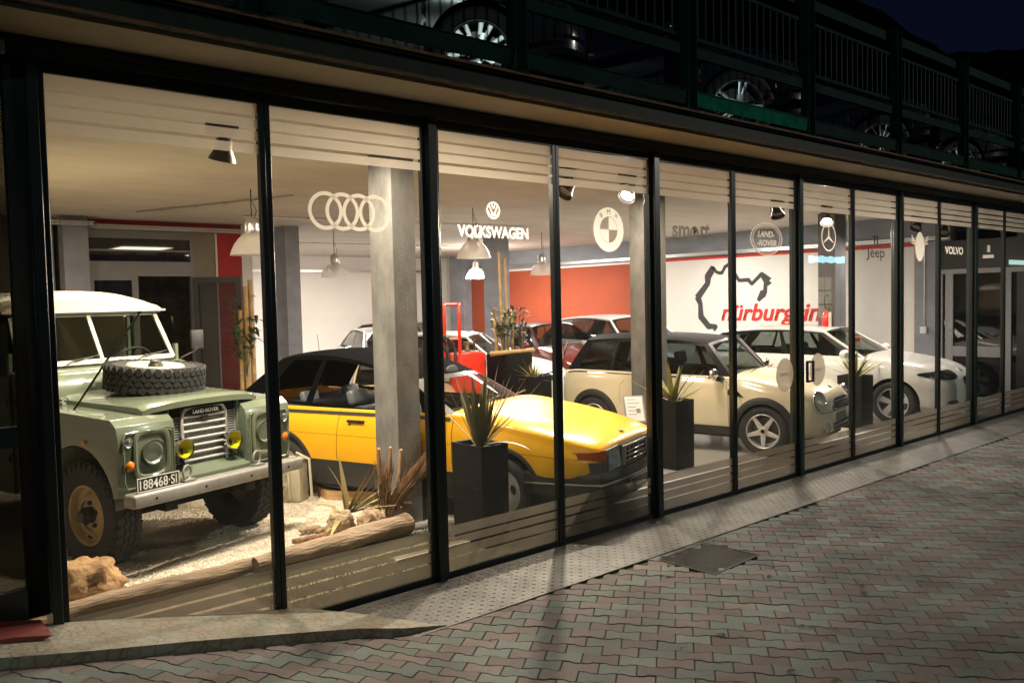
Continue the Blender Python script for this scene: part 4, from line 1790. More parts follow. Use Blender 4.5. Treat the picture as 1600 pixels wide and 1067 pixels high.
def lamp_round(name, parent, c, r_, d, mt_lens, mt_body=None, depth=.03, ring_=None):
    """round lamp facing direction d"""
    d = Vector(d).normalized()
    q = d.to_track_quat('Z', 'Y').to_matrix().to_4x4()
    Mx = Matrix.Translation(c) @ q
    bm = NB()
    lathe(bm, [(r_ * 1.0, -depth), (r_ * 1.12, 0), (r_ * 1.08, .010), (r_ * .98, .008), (r_ * .96, .0)], 36, 'z', M=Mx)
    o = obj(name, bm, mt_body or M_chrome, parent)
    bm = NB()
    lathe(bm, [(r_ * .96, -.002), (r_ * .6, -depth * .8), (r_ * .2, -depth), (0, -depth)], 32, 'z', M=Mx)
    obj('reflector', bm, ring_ or M_refl, o)
    bm = NB()
    lathe(bm, [(r_ * .97, .002), (r_ * .8, .012), (r_ * .4, .020), (0, .022)], 32, 'z', M=Mx)
    obj('lens', bm, mt_lens, o)
    return o


def on_nose(B, y, z, xg=None):
    """largest x at which the body surface contains (y, z): bisection along x"""
    lo, hi = -.2, B.x0

    def inside(x):
        if z > B.ztop(x, y):
            return False
        if z < interp(x, B.bot):
            return False
        zs = interp(x, B.sh)
        if z <= zs and abs(y) > B.y(x, z):
            return False
        if z > zs and abs(y) > B.y(x, zs):
            return False
        return True
    if inside(hi):
        return hi
    for _ in range(30):
        m_ = (lo + hi) / 2
        if inside(m_):
            lo = m_
        else:
            hi = m_
    return lo


def nose_patch(B, name, ys, zs_, off, mt, parent, n=14, outline=None):
    """patch lying on the nose between y range and z range; outline(t)->(y, z) closed curve makes a fan instead"""
    bm = NB()
    if outline:
        C = [outline(2 * math.pi * k / 40) for k in range(40)]
        cy_, cz = sum(c[0] for c in C) / 40, sum(c[1] for c in C) / 40
        rings = []
        for q in (1.0, .75, .5, .25):
            rg = []
            for (a, b) in C:
                y, z = cy_ + (a - cy_) * q, cz + (b - cz) * q
                rg.append(bm.verts.new((on_nose(B, y, z) + off, y, z)))
            rings.append(rg)
        for a, b in zip(rings, rings[1:]):
            for k in range(40):
                bm.faces.new((a[k], a[(k + 1) % 40], b[(k + 1) % 40], b[k]))
        bm.faces.new(rings[-1])
    else:
        def P(i, j):
            y = ys[0] + (ys[1] - ys[0]) * i / n
            z = zs_[0] + (zs_[1] - zs_[0]) * j / 6
            return Vector((on_nose(B, y, z) + off, y, z))
        grid(bm, P, n, 6)
    return obj(name, bm, mt, parent)


# ------------------------------------------------------------------ green off-road car
def build_offroader():
    t = thing('off_road_car', 'sage green off-road car with cream roof and spare tyre on its bonnet', 'car', (2.308, 2.332, 0.02), -1.273)
    G = mat('sage_green_paint', (0.170, 0.200, 0.138), 0.22, coat=0.55, noise=0.04, nscale=2, bump=0.02, bscale=6)
    CR = mat('cream_paint', (0.76, 0.67, 0.47), 0.35, coat=0.3, noise=0.04, nscale=3)
    CRW = mat('cream_wheel_paint', (0.48, 0.36, 0.18), 0.45, noise=0.15, nscale=8)
    GAL = mat('galvanised_bumper', (0.34, 0.33, 0.31), 0.55, 0.3, noise=0.14, nscale=14, bump=0.1)
    ch = NB()
    # chassis, axle, engine bay darkness
    box(ch, -2.9, .50, -.42, -.32, .42, .56)
    box(ch, -2.9, .50, .32, .42, .42, .56)
    box(ch, -.10, .10, -.60, .60, .34, .46)
    box(ch, -2.33, -2.13, -.6, .6, .34, .46)
    box(ch, .28, .36, -.42, .42, .45, .80)
    tube(ch, [(.12, .25, .42), (.12, -.55, .40)], .02, 8)
    obj('chassis', ch, M_well, t, smooth=False)
    # front wings: boxes with rounded outer shoulders, wheel openings cut in the outline
    for sg in (-1, 1):
        bm = NB()
        arch = [(.46 * math.cos(a) * 1.0, .46 + .47 * math.sin(a)) for a in [math.pi * k / 16 for k in range(17)]]
        prof = [(.50, .60), (.525, 1.02), (.49, 1.12), (.40, 1.155), (-.62, 1.195), (-.62, .58)] + [(-p[0] * -1, p[1]) for p in arch[::-1]]
        prof = [(.50, .60), (.525, 1.02), (.505, 1.10), (.44, 1.15), (-.62, 1.195), (-.62, .58), (-.46, .58)] + [(x, z) for (x, z) in [(.46 * math.cos(a), .50 + .44 * math.sin(a)) for a in [math.pi - math.pi * k / 16 for k in range(17)]]] + [(.44, .58)]
        a, b = (.335, .80) if sg > 0 else (-.80, -.335)
        prism(bm, prof, a, b, 'y')
        wg = obj('front_wing', bm, G, t, bevel=.05, bseg=4, angle=50)
        # recessed lamp panel with headlamp
        bm = NB()
        n = 40

        def rrect(hy, hz, r_, k):
            a = 2 * math.pi * k / n
            cxx, czz = math.cos(a), math.sin(a)
            e = 5
            return (hy * (abs(cxx) ** (2 / e)) * (1 if cxx > 0 else -1), hz * (abs(czz) ** (2 / e)) * (1 if czz > 0 else -1))
        cyh = sg * .535
        def ringr(hy, hz, x):
            return [bm.verts.new((x, cyh + rrect(hy, hz, 0, k)[0], .88 + rrect(hy, hz, 0, k)[1])) for k in range(n)]
        rg = [ringr(.150, .185, .515), ringr(.150, .185, .535), ringr(.135, .170, .541), ringr(.118, .150, .535), ringr(.112, .140, .520)]
        for p, q in zip(rg, rg[1:]):
            for k in range(n):
                bm.faces.new((p[k], p[(k + 1) % n], q[(k + 1) % n], q[k]))
        bm.faces.new(rg[-1])
        obj('lamp_surround', bm, G, wg)
        # panel rib around both lamps
        bm = NB()
        pts = [(.538, sg * .36, 1.045), (.538, sg * .36, .665), (.538, sg * .40, .655), (.538, sg * .745, .655), (.538, sg * .765, .70), (.538, sg * .765, 1.02), (.530, sg * .74, 1.05), (.530, sg * .40, 1.06), (.538, sg * .36, 1.045)]
        tube(bm, pts, .007, 6)
        obj('panel_rib', bm, G, wg)
        lamp_round('headlamp', wg, (.535, sg * .525, .888), .085, (1, 0, 0), M_lens, mat('lamp_ring', (0.10, 0.12, .07), .3, .2), .05)
        lamp_round('side_lamp', wg, (.540, sg * .728, .985), .034, (1, 0, 0), M_lens, M_chrome, .02)
        lamp_round('indicator_lamp', wg, (.540, sg * .722, .82), .036, (1, 0, 0), M_amber, M_chrome, .02, ring_=M_amber)
        bm = NB()
        lathe(bm, [(.03, 0), (.028, .012), (.0, .02)], 16, 'z', M=Matrix.Translation((.12, sg * .802, .97)) @ Matrix.Rotation(sg * R(-90), 4, 'X') @ Matrix.Scale(.55, 4, (0, 1, 0)))
        obj('side_repeater', bm, M_amber, wg)
    # bonnet
    bm = NB()
    def PB(i, j):
        u, v = i / 20, j / 16
        x = -.66 + 1.115 * u
        y = -.53 + 1.06 * v
        z = 1.235 - .022 * u + .035 * (1 - (abs(y) / .53) ** 3)
        if u > .93:
            z -= .02 * ((u - .93) / .07) ** 2
            x -= 0
        if abs(y) > .50:
            z -= .012
        x += -.05 * (abs(y) / .53) ** 4 * u + .02 * u
        return Vector((x, y, z))
    V = grid(bm, PB, 20, 16)
    bd = [V[i][0] for i in range(21)] + [V[20][j] for j in range(1, 17)] + [V[i][16] for i in range(19, -1, -1)]
    lo = [bm.verts.new(v.co + Vector((0, 0, -.045))) for v in bd]
    for k in range(len(bd) - 1):
        bm.faces.new((bd[k], bd[k + 1], lo[k + 1], lo[k]))
    obj('bonnet', bm, G, t, angle=50)
    bm = NB()
    box(bm, -.68, .40, -.50, .50, .95, 1.17)
    obj('engine_bay', bm, M_well, t, smooth=False)
    # bulkhead, scuttle, doors, body sides
    bm = NB()
    prism(bm, [(-.66, .50), (-.66, 1.28), (-.74, 1.42), (-.90, 1.46), (-.90, .50)], -.78, .78, 'y')
    obj('bulkhead', bm, G, t, bevel=.02)
    bm = NB()
    box(bm, -.80, -.735, -.60, -.10, 1.30, 1.40)
    box(bm, -.80, -.735, .10, .60, 1.30, 1.40)
    obj('vent_flaps', bm, G, t, bevel=.012)
    for sg in (-1, 1):
        bm = NB()
        y0, y1 = sorted((sg * .74, sg * .795))
        box(bm, -1.70, -.90, y0, y1, .48, 1.36)
        d = obj('door', bm, G, t, bevel=.015)
        bm = NB()
        box(bm, -1.70, -1.66, sg * .76 - .015, sg * .76 + .015, 1.36, 1.86)
        box(bm, -.96, -.92, sg * .76 - .015, sg * .76 + .015, 1.36, 1.60)
        obj('window_frame', bm, G, d, smooth=False)
        bm = NB()
        box(bm, -1.66, -.95, sg * .755 - .003, sg * .755 + .003, 1.36, 1.86)
        obj('door_glass', bm, M_cglass_lt, d, smooth=False)
        bm = NB()
        prism(bm, [(-2.9, .58), (-1.71, .48), (-1.71, 1.36), (-2.95, 1.36)] , y0, y1, 'y')
        obj('rear_side', bm, G, t, bevel=.015)
        bm = NB()
        box(bm, -2.95, -1.71, sg * .755 - .012, sg * .755 + .012, 1.36, 1.90)
        obj('hardtop_side', bm, CR, t, smooth=False)
    bm = NB(); box(bm, -2.98, -2.93, -.78, .78, .5, 1.92)
    obj('tail', bm, G, t, smooth=False)
    bm = NB(); box(bm, -2.9, -.9, -.74, .74, .55, .60); box(bm, -2.9, -2.0, -.72, .72, .9, .94)
    obj('load_floor', bm, M_matte, t, smooth=False)
    # windscreen frame in two panes
    gal = mat('windscreen_alloy', (0.42, 0.42, 0.34), 0.45, 0.4)
    bm = NB()
    def WS(y, v):
        return Vector((-.905 - .215 * v, y, 1.475 + .43 * v))
    def bar(a, b, wd, th=.02):
        a, b = Vector(a), Vector(b)
        d = (b - a).normalized()
        up_ = Vector((.89, 0, .45))
        s_ = d.cross(up_).normalized() * wd / 2
        u_ = up_.normalized() * th
        vs = [bm.verts.new(q) for q in (a + s_, b + s_, b - s_, a - s_, a + s_ + u_, b + s_ + u_, b - s_ + u_, a - s_ + u_)]
        for f in ((0, 1, 2, 3), (4, 7, 6, 5), (0, 4, 5, 1), (1, 5, 6, 2), (2, 6, 7, 3), (3, 7, 4, 0)):
            bm.faces.new([vs[k] for k in f])
    bar(WS(-.70, 0), WS(-.655, 1), .045)
    bar(WS(.70, 0), WS(.655, 1), .045)
    bar(WS(0, 0), WS(0, 1), .040, .022)
    bar(WS(-.70, .02), WS(.70, .02), .050, .019)
    bar(WS(-.67, .97), WS(.67, .97), .045, .018)
    ws = obj('windscreen_frame', bm, gal, t, bevel=.004, bseg=1)
    for y0, y1 in ((-.68, -.015), (.015, .68)):
        bm = NB()
        bm.faces.new([bm.verts.new(WS(y, v) + Vector((.01, 0, 0))) for (y, v) in ((y0, .03), (y1, .03), (y1 * .97, .96), (y0 * .97, .96))])
        obj('windscreen_pane', bm, M_cglass_lt, ws, smooth=False)
    bm = NB()
    for y in (-.36, .30):
        tube(bm, [WS(y, -.02) + Vector((.04, 0, 0)), WS(y + .10, .09) + Vector((.04, 0, 0)), WS(y + .27, .13) + Vector((.035, 0, 0))], .006, 6)
        tube(bm, [WS(y + .10, .06) + Vector((.04, 0, 0)), WS(y + .34, .16) + Vector((.03, 0, 0))], .005, 6)
    obj('wipers', bm, M_black, t)
    # roof
    bm = NB()
    def PR(i, j):
        u, v = i / 16, j / 22
        x = -1.07 - 1.90 * u
        y = -.735 + 1.47 * v
        q = abs(y) / .735
        z = 1.925 + .185 * (max(0, 1 - q ** 2.6)) ** .6 * (1 - .45 * (1 - min(1, u / .18)) ** 2)
        return Vector((x + (.0 if u > 0 else .0), y, z))
    V = grid(bm, PR, 16, 22)
    bm.faces.new([V[0][j] for j in range(23)][::-1])
    box(bm, -2.98, -1.055, -.75, -.725, 1.915, 1.93)
    box(bm, -2.98, -1.055, .725, .75, 1.915, 1.93)
    box(bm, -1.07, -1.045, -.745, .745, 1.914, 1.929)
    obj('roof', bm, CR, t, angle=50)
    bm = NB(); box(bm, -1.10, -1.06, -.70, .70, 1.895, 1.913)
    obj('roof_seal', bm, M_black, t, smooth=False)
    # grille
    bm = NB()
    box(bm, .34, .400, -.33, .33, .66, 1.17)
    obj('radiator_panel', bm, M_well, t, smooth=False)
    bm = NB()
    prism(bm, [(.395, 1.165), (.44, 1.205), (.40, 1.215), (.34, 1.165)], -.335, .335, 'y')
    box(bm, .30, .435, -.335, -.315, .66, 1.19)
    box(bm, .30, .435, .315, .335, .66, 1.19)
    obj('grille_surround', bm, G, t, bevel=.004)
    silver = mat('grille_silver', (0.62, 0.61, 0.58), .4, .25)
    bm = NB()
    for a, b in ((-.31, -.205), (.205, .31)):
        for k in range(19):
            z = .735 + k * .0195
            box(bm, .4040, .4140, a, b, z, z + .007)
        box(bm, .402, .4160, a - .006, a, .73, 1.10)
        box(bm, .402, .4160, b, b + .006, .73, 1.10)
    for k in range(36):
        z = .71 + k * .0125
        box(bm, .4040, .4100, -.195, .195, z, z + .004)
    for k in range(30):
        y = -.195 + k * .0134
        box(bm, .4030, .4080, y, y + .003, .71, 1.14)
    obj('grille_mesh', bm, silver, t, smooth=False)
    bm = NB()
    for k in range(8):
        z = .695 + k * .056
        tube(bm, [(.4300, -.20, z), (.4300, .20, z)], .011, 8)
    tube(bm, [(.4300, -.20, .69), (.4300, -.205, 1.10), (.4300, -.175, 1.15), (.4300, .175, 1.15), (.4300, .205, 1.10), (.4300, .20, .69), (.4300, -.20, .69)], .013, 8)
    obj('grille_bars', bm, silver, t)
    bm = NB()
    n = 30
    for x_ in (.385, .408):
        pass
    P = [(-.125 * (1 if False else 1), 0)]
    out = [(.150 * (abs(math.cos(2 * math.pi * k / n)) ** .6) * (1 if math.cos(2 * math.pi * k / n) > 0 else -1), 1.128 + .030 * (abs(math.sin(2 * math.pi * k / n)) ** .6) * (1 if math.sin(2 * math.pi * k / n) > 0 else -1)) for k in range(n)]
    prism(bm, out, .4370, .4540, 'x')
    bd_ = obj('badge', bm, M_gloss, t)
    bm = NB()
    add_mesh(bm, fitw(text_mesh('LAND-ROVER', 1, bold=.02), .24, .030), Matrix.Translation((.4555, 0, 1.128)) @ Matrix(((0, 0, 1, 0), (1, 0, 0, 0), (0, 1, 0, 0), (0, 0, 0, 1))))
    for v in bm.verts:
        pass
    obj('badge_lettering', bm, M_refl, bd_, smooth=False)
    bm = NB(); box(bm, .4340, .4480, -.035, .025, 1.055, 1.088)
    obj('grille_tag', bm, M_black, t, smooth=False)
    # yellow lamps
    YEL = glassmat('yellow_lens', (0.92, 0.88, 0.05), ior=1.5)
    for y in (-.235, .225):
        lamp_round('yellow_driving_lamp', t, (.50, y, .862), .072, (1, 0, 0), YEL, M_chrome, .05, ring_=mat('yellow_reflector', (0.70, 0.66, 0.02), .3, .2))
        bm = NB(); tube(bm, [(.45, y, .86), (.45, y, .77), (.48, y, .74)], .013, 8); lathe(bm, [(.076, .44), (.05, .40), (0, .39)], 24, 'y', M=Matrix.Translation((0, y, .862)) @ Matrix.Rotation(R(90), 4, 'Z') @ Matrix.Scale(-1, 4, (0, 1, 0)))
        obj('lamp_bracket', bm, M_black, t)
    # apron, bumper
    bm = NB()
    def PA(i, j):
        u, v = i / 8, j / 12
        x = .37 + .17 * u
        y = -.36 + .72 * v
        return Vector((x, y, .715 - .06 * u ** 2 * 1.2 + .012 * math.sin(v * math.pi)))
    grid(bm, PA, 8, 12)
    box(bm, .53, .54, -.36, .36, .58, .655)
    obj('front_apron', bm, G, t)
    bm = NB()
    box(bm, .555, .685, -.80, .80, .535, .635)
    bp = obj('front_bumper', bm, GAL, t, bevel=.022, bseg=3)
    bm = NB()
    for y in (-.62, -.20, .23, .62):
        lathe(bm, [(.011, 0), (.0, .001)], 12, 'z', M=Matrix.Translation((.686, y, .585)) @ Matrix.Rotation(R(90), 4, 'Y'))
    obj('bumper_holes', bm, M_well, bp, smooth=False)
    for y in (-.30, .36):
        bm = NB()
        Mx = Matrix.Translation((.60, y, .70)) @ Matrix.Rotation(R(15), 4, 'Z')
        tube(bm, [Mx @ Vector((0, .045 * math.cos(2 * math.pi * k / 20), .055 * math.sin(2 * math.pi * k / 20))) for k in range(21)], .009, 8, cap=False)
        box(bm, .57, .64, y - .05, y + .05, .636, .652)
        obj('lifting_ring', bm, GAL, t)
    # plate
    bm = NB(); box(bm, .640, .648, -.745, -.405, .640, .742)
    pl = obj('number_plate', bm, mat('plate_black', (0.01, 0.01, 0.01), .4), t, smooth=False)
    bm = NB()
    add_mesh(bm, fitw(text_mesh('188468·SI', 1, bold=.015), .30, .070), Matrix.Translation((.6495, -.575, .691)) @ Matrix(((0, 0, 1, 0), (1, 0, 0, 0), (0, 1, 0, 0), (0, 0, 0, 1))))
    obj('plate_lettering', bm, mat('plate_white', (0.8, 0.8, 0.75), .5), pl, smooth=False)
    bm = NB()
    for (a, b, c, d) in ((-.745, -.405, .640, .646), (-.745, -.405, .736, .742), (-.745, -.739, .646, .736), (-.411, -.405, .646, .736)):
        box(bm, .648, .652, a, b, c, d)
    obj('plate_border', bm, mat('plate_white', (0.8, 0.8, 0.75), .5), pl, smooth=False)
    # rivets, catches and hinges
    bm = NB()
    for sg in (-1, 1):
        for k in range(12):
            bmesh.ops.create_icosphere(bm, subdivisions=1, radius=.0045, matrix=Matrix.Translation((-.60 + k * .085, sg * .775, 1.196 - k * .0032)))
        for k in range(5):
            bmesh.ops.create_icosphere(bm, subdivisions=1, radius=.0045, matrix=Matrix.Translation((.528, sg * .345, .66 + k * .09)))
        for k in range(4):
            bmesh.ops.create_icosphere(bm, subdivisions=1, radius=.0045, matrix=Matrix.Translation((-.60, sg * .803, .66 + k * .14)))
    obj('rivets', bm, GAL, t)
    for sg in (-1, 1):
        bm = NB()
        tube(bm, [(-.50, sg * .545, 1.225), (-.50, sg * .57, 1.255), (-.50, sg * .60, 1.215)], .009, 6)
        box(bm, -.53, -.47, sg * .60 - .015, sg * .60 + .015, 1.19, 1.215)
        obj('bonnet_catch', bm, GAL, t)
        bm = NB()
        for z in (.75, 1.20):
            box(bm, -.96, -.86, sg * .80 - .008, sg * .80 + .008, z, z + .035)
            tube(bm, [(-.905, sg * .812, z - .01), (-.905, sg * .812, z + .045)], .012, 8)
        obj('door_hinge', bm, G, t)
    # wheels
    for x in (0, -2.235):
        for sg in (-1, 1):
            wheel(t, x, sg * .655, sg, R_=.405, W=.205, rr_=.222, style='steel', tread=True, rimmat=CRW)
    # spare on the bonnet
    sp = wheel(t, -.17, 0.0, -1, R_=.385, W=.20, rr_=.222, style='steel', zc=1.375, tread=True, rimmat=CR)
    sp.rotation_euler = (Matrix.Rotation(R(5), 4, 'Y') @ Matrix.Rotation(R(-92), 4, 'X')).to_euler()
    sp.name = 'spare_wheel'
    bm = NB()
    lathe(bm, [(.225, -.090), (.215, -.102), (.19, -.096), (.17, -.085), (0, -.080)], 48, 'y')
    obj('rim_cover', bm, CR, sp)
    bm = NB()
    tube(bm, [(-1.06, .50, 1.915), (-.62, -.12, 1.53), (-.13, -.79, 1.10)], [.009, .009, .007], 8)
    obj('black_stay', bm, mat('stay_black', (0.004, 0.004, 0.004), .9, spec=.0), t)
    # interior
    for y in (-.42, .42):
        seat(t, -1.45, y, .92, False, hs=.5)
    bm = NB()
    Mx = Matrix.Translation((-1.15, -.40, 1.42)) @ Matrix.Rotation(R(-50), 4, 'Y')
    Mx = Matrix.Translation((-1.15, .40, 1.42)) @ Matrix.Rotation(R(-50), 4, 'Y')
    tube(bm, [Mx @ Vector((.21 * math.cos(2 * math.pi * k / 28), .21 * math.sin(2 * math.pi * k / 28), 0)) for k in range(29)], .012, 8, cap=False)
    for a in (0, 2.1, 4.2):
        tube(bm, [Mx @ Vector((0, 0, 0)), Mx @ Vector((.2 * math.cos(a), .2 * math.sin(a), 0))], .009, 6)
    obj('steering_wheel', bm, M_black, t)
    # mirror arm, hinge
    bm = NB()
    tube(bm, [(-.88, .77, 1.46), (-.84, .90, 1.52), (-.84, .93, 1.56)], .008, 8)
    box(bm, -.86, -.835, .87, 1.0, 1.54, 1.72)
    obj('door_mirror', bm, M_matte, t, bevel=.01)
    bm = NB()
    tube(bm, [(-.90, .74, 1.45), (-.90, .74, 1.53)], .016, 10)
    obj('hinge_post', bm, G, t)
    return t


# ------------------------------------------------------------------ yellow convertible
def build_convertible():
    t = thing('convertible_car', 'yellow convertible with black soft top and black lower flanks', 'car', (5.32, 1.12, 0.0), -1.23)
    Y = mat('yellow_paint', (0.80, 0.40, 0.010), 0.30, coat=0.22, spec=.35, noise=0.015, nscale=2)
    side = [(0, .93), (.12, .975), (.30, .985), (.55, 1.0), (.80, .985), (1.0, .93)]
    B = Body(w=[(-3.68, .50), (-3.64, .62), (-3.50, .74), (-3.1, .82), (-2.0, .845), (-.8, .845), (0, .835), (.5, .80), (.74, .745), (.86, .68), (.90, .60)],
             top=[(-3.68, .86), (-3.60, .99), (-3.2, 1.02), (-2.6, 1.00), (-.9, .985), (-.5, .985), (0, .935), (.5, .85), (.80, .765), (.88, .72), (.90, .64)],
             sh=[(-3.68, .80), (-3.5, .90), (-2.5, .915), (-.6, .925), (0, .84), (.4, .765), (.70, .70), (.86, .655), (.90, .60)],
             bot=[(-3.68, .40), (-3.4, .24), (-2.8, .20), (.4, .20), (.8, .24), (.90, .30)],
             side=side, arches=[(0, .385), (-2.517, .385)], zc=.30, n=3.4, cabin=(-3.28, -.50), keep=2)
    B.build('body', Y, t)
    B.under(t)
    # black lower cladding
    B.patch('lower_cladding', -2.13, -.387, .20, .448, .006, M_matte, t, nz=4)
    B.patch('rear_cladding', -3.62, -2.905, .26, .50, .006, M_matte, t, nz=4)
    B.arch_trim('arch_lip', .028, .006, M_matte, t, z0=.22)
    B.seam('door_seam', [(-.47, .92), (-.46, .46)], t)
    B.seam('door_seam', [(-1.78, .93), (-1.80, .46)], t)
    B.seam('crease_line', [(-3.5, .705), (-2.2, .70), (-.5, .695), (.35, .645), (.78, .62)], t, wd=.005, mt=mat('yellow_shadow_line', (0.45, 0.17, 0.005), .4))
    bm = NB()
    for sg in (-1, 1):
        y = B.y(-1.55, .83) * sg
        box(bm, -1.66, -1.46, min(y - sg * .01, y + sg * .022), max(y - sg * .01, y + sg * .022), .828, .850)
        lathe(bm, [(.014, 0), (.014, .008), (0, .008)], 12, 'z', M=Matrix.Translation((-1.64, y, .80)) @ Matrix.Rotation(R(90) * (1 if sg < 0 else -1), 4, 'X'))
    obj_split('door_handle', bm, M_black, t)
    B.door_cards(-2.70, -.52, t)
    # bumper wrapping the nose
    bm = NB()
    def bump_out(sc, z):
        pts = []
        for k in range(41):
            u = -1 + 2 * k / 40
            y = .84 * u
            x = .99 - .10 * abs(u) ** 2.2 - .62 * max(0, (abs(u) - .86) / .14) ** 1.2
            pts.append(Vector((x * 1.0 + (sc - 1) * .05, y * sc, z)))
        return pts
    prof = [(.95, .31), (1.0, .325), (1.008, .40), (1.0, .445), (.985, .495), (.96, .510), (.90, .508)]
    rows = [bump_out(s_, z) for (s_, z) in prof]
    for r_, (s_, z) in zip(rows, prof):
        for p in r_:
            p.x += -.02 * abs(z - .41) / .1
    V = [[bm.verts.new(p) for p in r_] for r_ in rows]
    for i in range(len(V) - 1):
        for k in range(40):
            bm.faces.new((V[i][k], V[i][k + 1], V[i + 1][k + 1], V[i + 1][k]))
    bp = obj('front_bumper', bm, mat('bumper_black', (0.025, 0.025, 0.024), .22, coat=.3), t)
    for z0, z1, mt_, nm in ((.418, .432, mat('bright_strip', (0.75, 0.72, 0.65), .25, .8), 'bright_strip'),):
        bm = NB()
        a = bump_out(1.014, z0)
        b = bump_out(1.014, z1)
        for k in range(40):
            bm.faces.new([bm.verts.new(p + Vector((.006, 0, 0))) for p in (a[k], a[k + 1], b[k + 1], b[k])])
        obj(nm, bm, mt_, bp)
    B.patch('front_cladding', .387, .82, lambda x: interp(x, B.bot) + .002, lambda x: .47, .005, M_matte, t, nz=4)
    # lower valance
    bm = NB()
    a = bump_out(.93, .315)
    b = [p + Vector((-.10, 0, -.12)) for p in bump_out(.90, .315)]
    for k in range(40):
        bm.faces.new([bm.verts.new(p) for p in (a[k], a[k + 1], b[k + 1], b[k])])
    obj('front_valance', bm, M_matte, t)
    nose_patch(B, 'nose_panel', (-.58, .58), (.31, .50), .006, M_matte, t, n=20)
    bm = NB()
    box(bm, .985, 1.0, -.27, .27, .33, .40)
    obj('plate_holder', bm, M_matte, t, bevel=.004)
    # lamps: amber corner, headlamp, grille
    def strip(name, y0, y1, z0, z1, mt_, off=.004, d=None, sgs=(-1, 1)):
        bm = NB()
        for sg in sgs:
            def P(i, j):
                y = (y0 + (y1 - y0) * i / 10)
                z = z0 + (z1 - z0) * j / 4
                x = on_nose(B, y, min(z, .70)) + off
                return Vector((x, sg * y, z))
            grid(bm, P, 10, 4)
        return obj(name, bm, mt_, d or t)
    def NX(y, z):
        return on_nose(B, y, min(z, B.ztop(.86, 0) - .02))
    for sg in (-1, 1):
        def lampgrid(name, y0, y1, z0, z1, off, mt_, parent, n=10, slant=0.0):
            bm = NB()
            def P(i, j):
                y = y0 + (y1 - y0) * i / n
                q = j / 5
                zz1 = z1 - slant * i / n
                z = z0 + (zz1 - z0) * q
                return Vector((NX(y, z0 + (z1 - z0) * .35) + off - .018 * q, sg * y, z))
            V = grid(bm, P, n, 5)
            edge = [V[i][5] for i in range(n + 1)]
            for a, b in zip(edge, edge[1:]):
                c_ = bm.verts.new(b.co + Vector((-.05, 0, .004)))
                d_ = bm.verts.new(a.co + Vector((-.05, 0, .004)))
                bm.faces.new((a, b, c_, d_))
            return obj(name, bm, mt_, parent)
        hl = lampgrid('headlamp', .285, .555, .512, .695, .020, mat('headlamp_glass', (0.42, 0.45, 0.44), .10, .3, coat=1.0, noise=.5, nscale=16), t, slant=.008)
        lampgrid('corner_lamp', .562, .735, .605, .690, .016, mat('dark_amber_lens', (0.50, 0.095, 0.008), .1, coat=.8), t, slant=.010)
        lampgrid('corner_lamp_clear', .562, .715, .512, .600, .016, mat('smoked_lens', (0.20, 0.16, 0.13), .1, .5, coat=.8), t)
        bm = NB()
        tube(bm, [Vector((NX(.558, .63) + .02, sg * .558, z)) for z in (.512, .60, .69)], .004, 6)
        tube(bm, [Vector((NX(y, .60) + .02, sg * y, .510)) for y in (.28, .4, .5, .6, .66, .72)], .006, 6)
        obj('lamp_trim', bm, M_black, t)
    bm = NB()
    box(bm, .86, .915, -.28, .28, .51, .69)
    obj('grille_opening', bm, M_well, t, smooth=False)
    bm = NB()
    for z in (.54, .58, .62):
        box(bm, .918, .945, -.26, .26, z, z + .008)
    prism(bm, [(-.28, .515), (-.26, .515), (-.235, .685), (-.262, .685)], .92, .95, 'x')
    prism(bm, [(.28, .515), (.26, .515), (.235, .685), (.262, .685)], .92, .95, 'x')
    box(bm, .915, .945, -.25, .25, .665, .682)
    for y in (-.11, .11):
        box(bm, .917, .930, y - .006, y + .006, .52, .68)
    obj('grille_bars', bm, mat('dull_chrome', (0.45, 0.44, 0.42), .25, .9), t, bevel=.002, bseg=1)
    # bonnet edge line
    bm = NB()
    lathe(bm, [(.030, 0), (.028, .004), (0, .006)], 20, 'z', M=Matrix.Translation((.80, 0, B.ztop(.80, 0) + .001)))
    obj('bonnet_badge', bm, M_black, t)
    # cabin: windscreen and raised soft top
    C = Cabin((-.52, .70, .90), (-1.08, .565, 1.215), (-3.35, .64, .98), (-2.78, .52, 1.40), bf=.20, bs=.05, br=.08, crown=.035, arch=.12)
    FA = mat('soft_top_fabric', (0.0025, 0.0025, 0.003), .9, noise=.25, nscale=60, bump=.3, bscale=200, spec=.03)
    bmR, bmP, bmF, bmG, bmW = NB(), NB(), NB(), NB(), NB()
    wins = [(.085, .60, .06, .92), (.635, .86, .06, .90)]
    for sg in (-1, 1):
        f_ = (lambda u, v, sg=sg: C.side(u, v, sg))
        C.panel(f_, (0, 1), (0, 1), wins, bmF, None, 16, 6)
        # frameless door glass, half lowered
        C.panel(lambda u, v: C.side(u, v, sg) - Vector((0, sg * .012, 0)), (.085, .40), (.0, .10), [], bmG, None, 6, 1)
    C.panel(C.wind, (-1, 1), (0, 1), [(-.90, .90, .05, .90)], bmP, bmW, 16, 6)
    C.panel(C.roof, (-1, 1), (0, 1), [], bmR, None, 20, 16)
    C.panel(C.rear, (-1, 1), (0, 1), [], bmR, None, 16, 6)
    obj('soft_top', bmR, FA, t, angle=70)
    obj('soft_top_side', bmF, FA, t, angle=70)
    bmG.free()
    obj('windscreen_frame', bmP, mat('windscreen_frame_grey', (0.05, 0.05, 0.05), .35, .3, coat=.4), t, angle=70)
    obj('windscreen', bmW, M_cglass_lt, t, angle=70)
    B.patch('belt_trim', -3.0, -.50, lambda x: interp(x, B.sh) - .028, lambda x: interp(x, B.sh) + .0, .008, M_matte, t, nz=3)
